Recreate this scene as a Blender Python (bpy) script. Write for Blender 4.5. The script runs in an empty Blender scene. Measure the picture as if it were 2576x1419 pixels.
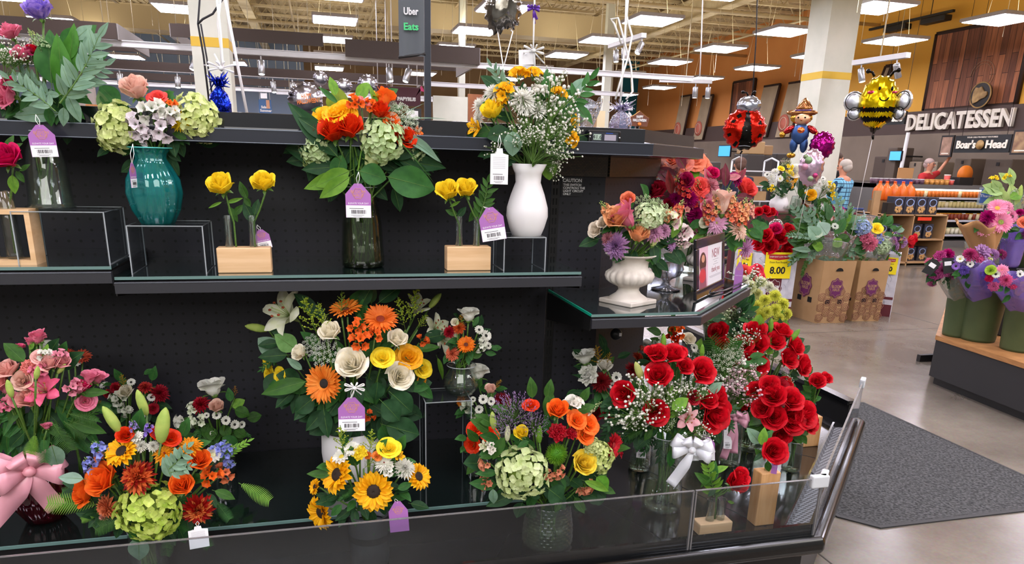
import bpy, math, random
from math import sin, cos, pi, radians as RAD, sqrt, atan2
from mathutils import Vector as V, Matrix, Quaternion
random.seed(7)
S = bpy.context.scene
COL = S.collection

# ---------------------------------------------------------------- camera
CAMH = 1.62
FPX, PPX, PPY = 1800.5, 1288.0, 939.6          # a phone lens: the frame is the upper part of a taller picture
PITCH, ROLL, YAW = 0.288704, 0.0287373, 0.261194
cF = V((sin(YAW)*cos(PITCH), cos(YAW)*cos(PITCH), -sin(PITCH)))
cR0 = V((cos(YAW), -sin(YAW), 0)); cU0 = cR0.cross(cF)
cR = cR0*cos(ROLL) + cU0*sin(ROLL); cU = -cR0*sin(ROLL) + cU0*cos(ROLL)
CAM = V((0, 0, CAMH))
cd = bpy.data.cameras.new('camera'); cam = bpy.data.objects.new('camera', cd); COL.objects.link(cam)
cd.sensor_fit = 'HORIZONTAL'; cd.sensor_width = 36; cd.lens = 36*FPX/2576
cd.shift_y = (PPY-709.5)/2576; cd.clip_start = .05; cd.clip_end = 200
mw = Matrix(((cR.x, cU.x, -cF.x, CAM.x), (cR.y, cU.y, -cF.y, CAM.y), (cR.z, cU.z, -cF.z, CAM.z), (0, 0, 0, 1)))
cam.matrix_world = mw; S.camera = cam

# ---------------------------------------------------------------- world, exposure
wd = bpy.data.worlds.new('world'); S.world = wd; wd.use_nodes = True
wd.node_tree.nodes['Background'].inputs[0].default_value = (1.0, .96, .9, 1)
wd.node_tree.nodes['Background'].inputs[1].default_value = .3
S.view_settings.view_transform = 'Standard'; S.view_settings.look = 'None'
S.view_settings.gamma = 1; S.view_settings.use_curve_mapping = False
S.view_settings.exposure = 0.38
cy = S.cycles
cy.max_bounces = 7; cy.diffuse_bounces = 3; cy.glossy_bounces = 4; cy.transmission_bounces = 5
cy.transparent_max_bounces = 28; cy.caustics_reflective = False; cy.caustics_refractive = False
cy.sample_clamp_indirect = 4; cy.use_denoising = True
def lin(h):
    h = h.lstrip('#'); c = [int(h[i:i+2], 16)/255 for i in (0, 2, 4)]
    return tuple(((x/12.92) if x < .04045 else ((x+.055)/1.055)**2.4) for x in c) + (1,)
# store lighting: the LED troffers hang in a grid over the whole sales floor
PANEL_Z, PANEL_E = 4.5, 17.0
def area(name, loc, sx, sy, power, rot=(0, 0, 0), c=(1, .97, .93)):
    l = bpy.data.lights.new(name, 'AREA'); l.shape = 'RECTANGLE'; l.size = sx; l.size_y = sy; l.energy = power; l.color = c
    o = bpy.data.objects.new(name, l); o.location = loc; o.rotation_euler = rot; COL.objects.link(o); return o
# unseen fill lamps, added behind the camera to brighten the front flowers
area('front_fill_light', (-1.5, -3.2, 3.6), 5.0, 2.0, 150, (RAD(52), 0, RAD(-10)))
area('side_fill_light', (5.5, -1.5, 4.3), 3.0, 2.0, 90, (RAD(25), 0, RAD(30)))

# ---------------------------------------------------------------- pixel helpers: a place in the 2576x1419 frame on a plane of the shop
def ray(x, y): return (cR*((x-PPX)/FPX) - cU*((y-PPY)/FPX) + cF).normalized()
def oz(x, y, z): d = ray(x, y); return CAM + d*((z-CAMH)/d.z)
def oy(x, y, Y): d = ray(x, y); return CAM + d*(Y/d.y)
def ox(x, y, X): d = ray(x, y); return CAM + d*(X/d.x)
def dist(p): return (p-CAM).dot(cF)
def px2m(n, p): return n*dist(p)/FPX

# ---------------------------------------------------------------- materials
MC = {}
def nt(name):
    m = bpy.data.materials.new(name); m.use_nodes = True; t = m.node_tree
    return m, t, t.nodes['Principled BSDF'], t.nodes['Material Output']
def mat(name, c='#808080', rough=.5, metal=0, spec=.5, emit=0, coat=0, alpha=1, noise=0, nscale=20, bump=0, c2=None, bscale=None, sss=0):
    if name in MC: return MC[name]
    m, t, b, o = nt(name); c = lin(c) if isinstance(c, str) else c
    b.inputs['Base Color'].default_value = c; b.inputs['Roughness'].default_value = rough; b.inputs['Metallic'].default_value = metal
    b.inputs['Specular IOR Level'].default_value = spec; b.inputs['Coat Weight'].default_value = coat; b.inputs['Coat Roughness'].default_value = .05
    if emit: b.inputs['Emission Color'].default_value = c; b.inputs['Emission Strength'].default_value = emit
    if sss: b.inputs['Subsurface Weight'].default_value = sss
    if noise or bump or c2:
        tc = t.nodes.new('ShaderNodeTexCoord'); n = t.nodes.new('ShaderNodeTexNoise'); n.inputs['Scale'].default_value = nscale; n.inputs['Detail'].default_value = 5
        t.links.new(tc.outputs['Object'], n.inputs['Vector'])
        if noise or c2:
            mx = t.nodes.new('ShaderNodeMix'); mx.data_type = 'RGBA'
            k = lin(c2) if c2 else tuple(max(0, x*(1-noise)) for x in c[:3]) + (1,)
            mx.inputs[6].default_value = c; mx.inputs[7].default_value = k
            rp = t.nodes.new('ShaderNodeMapRange'); rp.inputs[1].default_value = .35; rp.inputs[2].default_value = .65
            t.links.new(n.outputs['Fac'], rp.inputs[0]); t.links.new(rp.outputs[0], mx.inputs[0]); t.links.new(mx.outputs[2], b.inputs['Base Color'])
        if bump:
            bp = t.nodes.new('ShaderNodeBump'); bp.inputs['Strength'].default_value = bump; bp.inputs['Distance'].default_value = .01
            n2 = n
            if bscale: n2 = t.nodes.new('ShaderNodeTexNoise'); n2.inputs['Scale'].default_value = bscale; t.links.new(tc.outputs['Object'], n2.inputs['Vector'])
            t.links.new(n2.outputs['Fac'], bp.inputs['Height']); t.links.new(bp.outputs[0], b.inputs['Normal'])
    MC[name] = m; return m
def petal_mat(c, c2=None, rough=.55, tr=.28, scale=3.0):
    key = 'petal_'+c+(c2 or '')+str(rough)
    if key in MC: return MC[key]
    m = mat(key, c, rough, spec=.25, c2=c2, noise=0 if c2 else .18, nscale=scale)
    t = m.node_tree; b = t.nodes['Principled BSDF']; o = t.nodes['Material Output']
    tl = t.nodes.new('ShaderNodeBsdfTranslucent'); mx = t.nodes.new('ShaderNodeMixShader'); mx.inputs[0].default_value = tr
    src = [l.from_socket for l in t.links if l.to_socket == b.inputs['Base Color']]
    if src: t.links.new(src[0], tl.inputs[0])
    else: tl.inputs[0].default_value = lin(c)
    t.links.new(b.outputs[0], mx.inputs[1]); t.links.new(tl.outputs[0], mx.inputs[2]); t.links.new(mx.outputs[0], o.inputs[0])
    return m
def clear(name, tint='#ffffff', refl=1.0, body=0.0, bodyc='#ffffff', rough=.02, bump=0, bscale=40):
    """clear thin glass, acrylic or film: see-through with fresnel reflections"""
    if name in MC: return MC[name]
    m, t, b, o = nt(name); t.nodes.remove(b)
    tr = t.nodes.new('ShaderNodeBsdfTransparent'); tr.inputs[0].default_value = lin(tint)
    gl = t.nodes.new('ShaderNodeBsdfGlossy'); gl.inputs['Roughness'].default_value = rough
    fr = t.nodes.new('ShaderNodeLayerWeight'); fr.inputs[0].default_value = .5
    pw = t.nodes.new('ShaderNodeMath'); pw.operation = 'POWER'; pw.inputs[1].default_value = 4
    mu = t.nodes.new('ShaderNodeMath'); mu.operation = 'MULTIPLY_ADD'; mu.inputs[1].default_value = .8*refl; mu.inputs[2].default_value = .04*refl; mu.use_clamp = True
    mx = t.nodes.new('ShaderNodeMixShader'); t.links.new(fr.outputs['Facing'], pw.inputs[0]); t.links.new(pw.outputs[0], mu.inputs[0]); t.links.new(mu.outputs[0], mx.inputs[0])
    t.links.new(gl.outputs[0], mx.inputs[2])
    if body:
        df = t.nodes.new('ShaderNodeBsdfDiffuse'); df.inputs[0].default_value = lin(bodyc)
        m2 = t.nodes.new('ShaderNodeMixShader'); m2.inputs[0].default_value = body
        t.links.new(tr.outputs[0], m2.inputs[1]); t.links.new(df.outputs[0], m2.inputs[2]); t.links.new(m2.outputs[0], mx.inputs[1])
    else: t.links.new(tr.outputs[0], mx.inputs[1])
    if bump:
        tc = t.nodes.new('ShaderNodeTexCoord'); n = t.nodes.new('ShaderNodeTexNoise'); n.inputs['Scale'].default_value = bscale
        bp = t.nodes.new('ShaderNodeBump'); bp.inputs['Strength'].default_value = bump; bp.inputs['Distance'].default_value = .02
        t.links.new(tc.outputs['Object'], n.inputs['Vector']); t.links.new(n.outputs['Fac'], bp.inputs['Height'])
        t.links.new(bp.outputs[0], gl.inputs['Normal']); t.links.new(bp.outputs[0], fr.inputs['Normal'])
    t.links.new(mx.outputs[0], o.inputs[0]); MC[name] = m; return m

# ---------------------------------------------------------------- objects
def tag(o, label=None, cat=None, group=None, kind=None, category=None):
    if label: o['label'] = label
    if cat or category: o['category'] = cat or category
    if group: o['group'] = group
    if kind: o['kind'] = kind
    return o
def empty(name, loc=(0, 0, 0), rz=0, label=None, cat=None, group=None, parent=None, kind=None):
    o = bpy.data.objects.new(name, None); COL.objects.link(o); o.location = loc; o.rotation_euler = (0, 0, rz); o.empty_display_size = .05
    o.parent = parent; return tag(o, label, cat, group, kind)
def put(name, me, parent=None, loc=(0, 0, 0), quat=None, scale=1, **kw):
    o = bpy.data.objects.new(name, me); COL.objects.link(o); o.parent = parent; o.location = loc
    if quat is not None: o.rotation_mode = 'QUATERNION'; o.rotation_quaternion = quat
    o.scale = (scale,)*3 if not hasattr(scale, '__len__') else scale
    return tag(o, **kw)
def clone(o, parent=None):
    c = o.copy(); COL.objects.link(c); c.parent = parent
    for ch in list(o.children): clone(ch, c)
    return c
def basis(o):
    return Matrix.LocRotScale(o.location, o.rotation_quaternion if o.rotation_mode == 'QUATERNION' else o.rotation_euler.to_quaternion(), o.scale)
def aim(d, roll=0, axis='Z', up=V((0, 0, 1))):
    d = V(d).normalized(); q = d.to_track_quat(axis, 'Y' if axis == 'Z' else 'Z')
    return q @ Quaternion((0, 0, 1), roll) if axis == 'Z' else q
def frame_quat(y, n):
    """rotation taking local Y to y and local Z roughly to n"""
    y = V(y).normalized(); n = V(n); x = y.cross(n)
    if x.length < 1e-5: x = y.orthogonal()
    x.normalize(); z = x.cross(y)
    return Matrix((x, y, z)).transposed().to_quaternion()

class MB:
    def __init__(s): s.v = []; s.f = []; s.m = []; s.s = []
    def add(s, vs, fs, m=0, sm=True, T=None):
        b = len(s.v); s.v += [tuple(T @ V(p)) if T is not None else tuple(p) for p in vs]
        for f in fs: s.f.append([b+i for i in f]); s.m.append(m); s.s.append(sm)
        return s
    def box(s, x0, x1, y0, y1, z0, z1, m=0, T=None):
        vs = [(x, y, z) for z in (z0, z1) for y in (y0, y1) for x in (x0, x1)]
        return s.add(vs, [(0, 2, 3, 1), (4, 5, 7, 6), (0, 1, 5, 4), (2, 6, 7, 3), (0, 4, 6, 2), (1, 3, 7, 5)], m, False, T)
    def bbox(s, x0, x1, y0, y1, z0, z1, r=.004, m=0, T=None):
        """box with softened vertical and horizontal edges"""
        pr = []
        for i, (cx, cy, a0) in enumerate([(x1-r, y1-r, 0), (x0+r, y1-r, pi/2), (x0+r, y0+r, pi), (x1-r, y0+r, 1.5*pi)]):
            for k in range(3): a = a0+k*pi/4; pr.append((cx, cy, cos(a), sin(a)))
        rings = [(z0, 0), (z0+r*.3, .7), (z0+r, 1), (z1-r, 1), (z1-r*.3, .7), (z1, 0)]
        n = 12; vs = []
        for z, k in rings: vs += [(px+cx*r*k, py+cy*r*k, z) for px, py, cx, cy in pr]
        fs = [tuple(range(n))[::-1], tuple(range(5*n, 6*n))]
        for j in range(5):
            for i in range(n): fs.append((j*n+i, j*n+(i+1) % n, (j+1)*n+(i+1) % n, (j+1)*n+i))
        return s.add(vs, fs, m, False, T)
    def prism(s, poly, z0, z1, m=0, T=None, sm=False):
        n = len(poly); vs = [(x, y, z0) for x, y in poly]+[(x, y, z1) for x, y in poly]
        fs = [tuple(range(n))[::-1], tuple(range(n, 2*n))]+[(i, (i+1) % n, n+(i+1) % n, n+i) for i in range(n)]
        return s.add(vs, fs, m, sm, T)
    def tube(s, pts, r, n=6, m=0, cap=True, T=None):
        pts = [V(p) for p in pts]; k = len(pts); rs = r if hasattr(r, '__len__') else [r]*k
        vs = []; fs = []; up = None
        for i, p in enumerate(pts):
            d = (pts[min(i+1, k-1)]-pts[max(i-1, 0)])
            if d.length < 1e-9: d = V((0, 0, 1))
            d.normalize()
            if up is None: up = d.orthogonal().normalized()
            else:
                up = up-d*up.dot(d)
                up = up.normalized() if up.length > 1e-6 else d.orthogonal().normalized()
            w = d.cross(up)
            vs += [p+(up*cos(2*pi*j/n)+w*sin(2*pi*j/n))*rs[i] for j in range(n)]
        for i in range(k-1):
            for j in range(n): fs.append((i*n+j, i*n+(j+1) % n, (i+1)*n+(j+1) % n, (i+1)*n+j))
        if cap: fs += [tuple(range(n))[::-1], tuple(range((k-1)*n, k*n))]
        return s.add(vs, fs, m, True, T)
    def lathe(s, prof, n=24, m=0, T=None, mod=None, cap=False):
        vs = []; fs = []
        for i, (r, z) in enumerate(prof):
            for j in range(n):
                a = 2*pi*j/n; rr = r*(mod(a, z) if mod else 1); vs.append((rr*cos(a), rr*sin(a), z))
        for i in range(len(prof)-1):
            for j in range(n): fs.append((i*n+j, i*n+(j+1) % n, (i+1)*n+(j+1) % n, (i+1)*n+j))
        if cap: fs += [tuple(range(n))[::-1], tuple(range((len(prof)-1)*n, len(prof)*n))]
        return s.add(vs, fs, m, True, T)
    def ball(s, c, r, m=0, n=6, k=4, T=None, sq=(1, 1, 1)):
        c = V(c); vs = [c+V((0, 0, -r*sq[2]))]; fs = []
        for i in range(1, k):
            a = -pi/2+pi*i/k
            vs += [c+V((cos(a)*cos(2*pi*j/n)*r*sq[0], cos(a)*sin(2*pi*j/n)*r*sq[1], sin(a)*r*sq[2])) for j in range(n)]
        vs.append(c+V((0, 0, r*sq[2]))); L = len(vs)-1
        for j in range(n):
            fs.append((0, 1+(j+1) % n, 1+j)); fs.append((L, L-n+j, L-n+(j+1) % n))
            for i in range(k-2): b = 1+i*n; fs.append((b+j, b+(j+1) % n, b+n+(j+1) % n, b+n+j))
        return s.add(vs, fs, m, True, T)
    def grid(s, fn, nu, nv, m=0, T=None, sm=True):
        vs = [fn(i/nu, j/nv) for j in range(nv+1) for i in range(nu+1)]; w = nu+1
        fs = [(j*w+i, j*w+i+1, (j+1)*w+i+1, (j+1)*w+i) for j in range(nv) for i in range(nu)]
        return s.add(vs, fs, m, sm, T)
    def merge(s, o, T=None, m=None):
        b = len(s.v); s.v += [tuple(T @ V(p)) if T is not None else p for p in o.v]
        s.f += [[b+i for i in f] for f in o.f]; s.m += o.m if m is None else [m]*len(o.m); s.s += o.s; return s
    def mesh(s, name, mats):
        me = bpy.data.meshes.new(name); me.from_pydata(s.v, [], s.f)
        for x in (mats if isinstance(mats, (list, tuple)) else [mats]): me.materials.append(x)
        me.polygons.foreach_set('material_index', s.m); me.polygons.foreach_set('use_smooth', s.s); me.update(); return me
    def obj(s, name, mats, parent=None, loc=(0, 0, 0), quat=None, scale=1, **kw):
        return put(name, s.mesh(name, mats), parent, loc, quat, scale, **kw)
def solid(o, th):
    md = o.modifiers.new('thickness', 'SOLIDIFY'); md.thickness = th; md.offset = 0; return o
def TR(x=0, y=0, z=0, rx=0, ry=0, rz=0, s=1):
    return Matrix.Translation((x, y, z)) @ Matrix.Rotation(rz, 4, 'Z') @ Matrix.Rotation(ry, 4, 'Y') @ Matrix.Rotation(rx, 4, 'X') @ Matrix.Scale(s, 4)
def text(name, s, size, m, parent, loc, quat, ext=.0006, width=None, bold=0, align='CENTER', space=1, kern=1, **kw):
    """writing as real, slightly raised lettering; local x runs along the line, z comes out of the face"""
    c = bpy.data.curves.new(name, 'FONT'); c.body = s; c.size = size; c.extrude = ext; c.align_x = align; c.align_y = 'CENTER'; c.offset = bold
    c.space_line = space; c.space_character = kern; c.resolution_u = 3
    o = bpy.data.objects.new(name, c); me = bpy.data.meshes.new_from_object(o); bpy.data.objects.remove(o); me.name = name
    me.materials.clear(); me.materials.append(m)
    sc = 1.0
    if width:
        xs = [v.co.x for v in me.vertices]; w = max(xs)-min(xs); sc = (width/w, width/w if width/w < 1 else 1, 1)
        if isinstance(sc, tuple): sc = (width/w, 1, 1)
    return put(name, me, parent, loc, quat, sc, **kw)
def wallquat(xd, zd):
    """x along xd, z out along zd, y up"""
    x = V(xd).normalized(); z = V(zd).normalized(); y = z.cross(x); return Matrix((x, y, z)).transposed().to_quaternion()
# ================================================================ flower heads, each one shared mesh pointing along +Z with a radius of about 1
GREEN = petal_mat('#3f6b25', '#2c5220', .45, .15); DGREEN = petal_mat('#2c5430', '#1f4024', .32, .12); STEM = mat('stem_green', '#567a2c', .5, c2='#3f6322', nscale=8)
LGREEN = petal_mat('#6c9a34', '#4f7f28', .4, .2); GGREEN = petal_mat('#86a68c', '#6b8f78', .5, .12); MGREEN = petal_mat('#3d7434', '#2a5a2a', .35, .15)
def petal(M, az, L, W, a0, a1, cup=0., tip=.5, nu=2, nv=4, r0=0., z0=0., m=0, ruf=0., ph=0., base=.35, twist=0., pts=1.0):
    """strap petal: leaves the axis at angle a0 (degrees from +Z) and bends to a1; tip < .5 pointed, > .5 round"""
    ca, sa = cos(az), sin(az); r, z = r0, z0; sp = []
    for j in range(nv+1):
        t = j/nv; a = RAD(a0+(a1-a0)*t)
        sp.append((r, z, a, t)); r += sin(a)*L/nv; z += cos(a)*L/nv
    vs = []
    for r, z, a, t in sp:
        w = W*(base+(1-base)*sin(min(1, t/.6)*pi/2))*(max(0., 1-max(0, (t-.55)/.45)**(1.2+3*tip)))**.5*.5
        w = max(w, W*.025)
        for i in range(nu+1):
            u = i/nu*2-1; nx, nz = -cos(a), sin(a)
            o = cup*u*u*w*2+ruf*sin(u*5+ph+t*4)*t
            rr = r+nx*o; zz = z+nz*o; lt = u*w+twist*t*w
            vs.append((rr*ca-lt*sa, rr*sa+lt*ca, zz))
    k = nu+1
    M.add(vs, [(j*k+i, j*k+i+1, (j+1)*k+i+1, (j+1)*k+i) for j in range(nv) for i in range(nu)], m, True)
def rose_mb(layers=6, openness=1.0, seed=1, tall=1.0, mi=0):
    R = random.Random(seed); M = MB(); az = R.random()*6
    for k in range(layers):
        q = k/(layers-1); Rk = .07+.86*q**1.05*openness; n = 2 if k == 0 else 3 if k < layers-2 else 5 if k == layers-1 else 4
        de = 1.5-.62*q; top = (1.25-.38*q*openness)*tall; curl = (.02+.32*q*q)*openness
        for i in range(n):
            a0 = az+2*pi*i/n+R.uniform(-.12, .12); hh = top*R.uniform(.94, 1.05); cu = curl*R.uniform(.7, 1.3); ph = R.random()*6; df = R.uniform(.95, 1.05)
            def fn(u, t):
                uu = u*2-1; e = 1-abs(uu)**2.4*.42; h = hh*t*e
                r = Rk*(.22+.78*sin(min(1, t*1.15)*pi/2))*df+.05*q*uu*uu
                if t > .62: r += cu*((t-.62)/.38)**1.7*(1-.35*uu*uu); h -= cu*.55*((t-.62)/.38)**2.2
                r += .03*uu+.018*sin(uu*7+ph)*t
                a = a0+uu*de*(1-.25*(1-t)); return (r*cos(a), r*sin(a), h-.15)
            M.grid(fn, 7, 6, mi)
        az += 2.4
    for i in range(5): petal(M, 2*pi*i/5, .75, .26, 75, 150, tip=.1, nv=3, z0=-.12, m=1)
    M.lathe([(.02, -.42), (.16, -.36), (.2, -.2), (.13, -.08)], 8, 1); return M
def mum_mb(n=110, L=.8, W=.17, a_in=8, a_out=112, cup=.5, seed=1, curl=-28, ctr=None, zz=.25, tip=.6, two=.0):
    R = random.Random(seed); M = MB()
    for i in range(n):
        q = (i+.5)/n; az = i*2.39996+R.uniform(-.1, .1); a = a_in+(a_out-a_in)*q**.75+R.uniform(-5, 5)
        l = L*(.35+.65*q**.6)*R.uniform(.88, 1.1)
        petal(M, az, l, W*R.uniform(.85, 1.15), a, a+curl*(1-.4*q), cup=cup, tip=tip, nv=4, r0=.12*q, z0=zz*(1-q)-.05, m=(2 if R.random() < two*(1.2-q) else 0), twist=R.uniform(-.3, .3))
    if ctr: M.ball((0, 0, zz*.8), ctr, 2, 10, 6, sq=(1, 1, .5))
    M.ball((0, 0, -.12), .16, 1, 8, 4, sq=(1, 1, .9)); return M
def ray_mb(n=24, layers=2, L=.82, W=.2, tip=.5, a0=72, a1=92, disc=.26, seed=1, wob=5, cup=.25, ring=0, dome=.5):
    """daisy-like head: ray petals round a domed disc; slot 0 petals, 1 green back, 2 disc, 3 disc ring"""
    R = random.Random(seed); M = MB()
    for k in range(layers):
        for i in range(n):
            az = 2*pi*(i+.5*k)/n+R.uniform(-.05, .05); e = R.uniform(-wob, wob)
            petal(M, az, L*R.uniform(.9, 1.06)*(1-.08*k), W*R.uniform(.9, 1.1), a0-14*k+e, a1-14*k+e+R.uniform(-wob, wob)*1.5, cup=cup, tip=tip, nv=5, r0=disc*.62, z0=.02+.03*k)
    if ring:
        for i in range(ring): petal(M, 2*pi*i/ring, .26, .06, 30, 70, tip=.5, nv=2, r0=disc*.75, z0=.06, m=3)
    M.lathe([(disc, .0), (disc*.98, .08*dome*2), (disc*.7, .15*dome*2), (disc*.3, .17*dome*2), (.001, .15*dome*2)], 16, 2)
    for i in range(70):
        q = (i+.5)/70; a = i*2.39996; r = disc*q**.5*.97; M.ball((r*cos(a), r*sin(a), .16*dome*2*(1-q*.55)), disc*.085, 3 if q > .72 else 2, 4, 2)
    M.lathe([(.05, -.16), (disc*.9, -.08), (disc*1.05, .02)], 12, 1); return M
def hydrangea_mb(n=98, seed=1, fl=.205):
    R = random.Random(seed); M = MB()
    for i in range(n):
        q = (i+.5)/n; th = math.acos(1-q*1.36); az = i*2.39996+R.uniform(-.1, .1)
        c = V((sin(th)*cos(az), sin(th)*sin(az), cos(th)*.82))*R.uniform(.80, 1.02)
        d = (c.normalized()+V((R.uniform(-.5, .5), R.uniform(-.5, .5), R.uniform(-.4, .5)))).normalized()
        T = Matrix.Translation(c) @ aim(d, R.random()*6).to_matrix().to_4x4() @ Matrix.Scale(fl*R.uniform(.8, 1.2), 4)
        P = MB(); o = R.uniform(-14, 12)
        for k in range(4): petal(P, k*pi/2+R.uniform(-.12, .12), 1.0, 1.0, 66+o, 84+o+R.uniform(-14, 14), cup=.16, tip=.3, nu=4, nv=4, base=.1, ruf=.04, ph=k+i)
        P.ball((0, 0, .05), .11, 2, 4, 2); M.merge(P, T)
    M.ball((0, 0, -.08), .6, 1, 10, 6); return M
def lily_mb(seed=1, open_=1.0):
    R = random.Random(seed); M = MB()
    for i in range(6):
        w = .58 if i % 2 else .42
        petal(M, i*pi/3+R.uniform(-.06, .06), 1.15, w, 14+R.uniform(-3, 3), 60+50*open_+R.uniform(-10, 10), cup=-.16 if i % 2 else .2, tip=.12, nu=4, nv=8, r0=.03, base=.3, ruf=.012, z0=-.1+.01*(i % 2))
    for i in range(6):
        a = i*pi/3+.3; e = V((.28*cos(a), .28*sin(a), .72)); M.tube([(0, 0, 0), tuple(e*.55), tuple(e)], .012, 4, 1)
        M.ball(tuple(e), .05, 3, 5, 4, sq=(1.6, 1, .6))
    M.tube([(0, 0, 0), (.02, 0, .5), (.05, .03, .85)], .016, 4, 1); M.ball((.05, .03, .87), .035, 1, 5, 3)
    M.lathe([(.03, -.4), (.07, -.2), (.06, -.02)], 6, 1); return M
def bud_mb(fat=.145):
    """lily bud from 0 to 1 along +Z"""
    M = MB(); M.lathe([(.025, 0), (fat*.62, .08), (fat*.95, .3), (fat, .5), (fat*.85, .72), (fat*.5, .9), (.015, 1)], 12, 0, mod=lambda a, z: 1+.10*cos(3*a)); return M
def rosebud_mb(seed=1):
    """slim bud seen from the side, pointing along +Z, base at 0 and length 1"""
    R = random.Random(seed); M = MB()
    for k, (Rk, n, top) in enumerate([(.12, 2, 1.0), (.22, 3, .98), (.31, 3, .93)]):
        for i in range(n):
            a0 = k*1.3+2*pi*i/n; cu = .05+.10*k
            def fn(u, t):
                uu = u*2-1; h = top*t*(1-.35*abs(uu)**2.2); r = Rk*(.35+.65*sin(min(1, t*1.5)*pi/2))*(1-.12*t)
                if t > .7: r += cu*((t-.7)/.3)**1.6
                a = a0+uu*1.35; return (r*cos(a), r*sin(a), h)
            M.grid(fn, 6, 6, 0)
    for i in range(5): petal(M, 2*pi*i/5, .5, .16, 40, 165-i*8, tip=.1, nv=4, r0=.08, z0=.02, m=1)
    M.lathe([(.03, -.16), (.11, -.1), (.14, .02), (.1, .1)], 8, 1); return M
def alstro_mb(n=5, seed=1):
    R = random.Random(seed); M = MB()
    for k in range(n):
        az = 2*pi*k/n+R.uniform(-.3, .3); th = RAD(0 if k == 0 else R.uniform(28, 62)); d = V((sin(th)*cos(az), sin(th)*sin(az), cos(th)))
        P = MB()
        for i in range(6): petal(P, i*pi/3, .74, .46 if i % 2 else .34, 8, 76+R.uniform(-12, 12), cup=.25, tip=.55, nu=2, nv=5, r0=.02, m=(0 if i % 2 else 2), base=.22)
        for i in range(3): P.tube([(0, 0, 0), (.06*cos(i*2), .06*sin(i*2), .42)], .012, 3, 1)
        P.tube([(0, 0, -.6), (0, 0, 0)], [.03, .05], 5, 1)
        M.merge(P, Matrix.Translation(d*.45) @ aim(d, R.random()*6).to_matrix().to_4x4())
    return M
def carnation_mb(seed=1, n=44):
    R = random.Random(seed); M = MB()
    for i in range(n):
        q = (i+.5)/n; petal(M, i*2.39996, .5+.42*q, .62, 6+70*q, 20+85*q, cup=.05, tip=1.2, nu=6, nv=3, r0=.03, z0=.1*(1-q), ruf=.085, ph=R.random()*6, base=.15)
    M.lathe([(.06, -.75), (.2, -.6), (.25, -.1), (.3, .05)], 10, 1); return M
def breath_mb(n=64, seed=1, r=.019):
    """gypsophila spray: a fan of fine forked stems and tiny round blooms; base at 0, reaching 1 along +Z"""
    R = random.Random(seed); M = MB()
    for b in range(9):
        az = R.random()*6.28; th = R.uniform(.05, .62); d = V((sin(th)*cos(az), sin(th)*sin(az), cos(th))); j = d*R.uniform(.35, .55)
        M.tube([(0, 0, 0), tuple(j)], .007, 3, 1, False)
        for k in range(n//9):
            e = j+(d+V((R.uniform(-.6, .6), R.uniform(-.6, .6), R.uniform(-.25, .4)))).normalized()*R.uniform(.12, .5)
            M.tube([tuple(j), tuple((j+e)/2+V((0, 0, .02))), tuple(e)], .0045, 3, 1, False); M.ball(tuple(e), r*R.uniform(.75, 1.3), 0, 6, 4)
    return M
def lace_mb(seed=1):
    R = random.Random(seed); M = MB()
    for k in range(26):
        q = (k+.5)/26; az = k*2.39996; c = V((.95*q**.5*cos(az), .95*q**.5*sin(az), .28*(1-q)+R.uniform(-.03, .03)))
        M.tube([(0, 0, -.55), tuple(c)], .012, 3, 1, False)
        for i in range(11):
            a = i*2.4; rr = .155*(i/11)**.5; e = c+V((rr*cos(a), rr*sin(a), .05-.03*(i/11))); M.ball(tuple(e), .030, 0, 5, 3)
    return M
def plume_mb(n=150, seed=1, r=.02, wide=.26, m=0):
    """feathery plume from 0 to 1 along +Z"""
    R = random.Random(seed); M = MB(); M.tube([(0, 0, 0), (.01, 0, .5), (0, .01, 1)], .01, 4, 1)
    for k in range(16):
        z = .14+.8*k/16; az = k*2.4; w = wide*(1-z)*1.25+.03; e = V((w*cos(az), w*sin(az), z+w*.8)); b = V((0, 0, z))
        M.tube([tuple(b), tuple(e)], .006, 3, 1, False)
        for i in range(n//16):
            t = (i+1)/(n//16); p = b.lerp(e, t)+V((R.uniform(-1, 1), R.uniform(-1, 1), R.uniform(-1, 1)))*.022; M.ball(tuple(p), r*R.uniform(.6, 1.2), m, 4, 3)
    return M
def statice_mb(seed=1):
    """sea lavender: flat, twiggy head of short upright sprigs, radius 1, growing along +Z"""
    R = random.Random(seed); M = MB()
    for k in range(46):
        q = (k+.5)/46; az = k*2.39996; c = V((.8*q**.5*cos(az), .8*q**.5*sin(az), .35*(1-q))); d = (c+V((0, 0, .8))).normalized()
        M.tube([(0, 0, -.5), tuple(c*.8), tuple(c+d*.25)], .012, 3, 1, False)
        for i in range(9):
            p = c+d*(i*.06)+V((R.uniform(-1, 1), R.uniform(-1, 1), R.uniform(-.4, 1)))*.07; e = p+(d+V((R.uniform(-1, 1), R.uniform(-1, 1), .4))).normalized()*.10
            M.tube([tuple(p), tuple(e)], [.018, .006], 3, 0, False)
    return M
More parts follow.
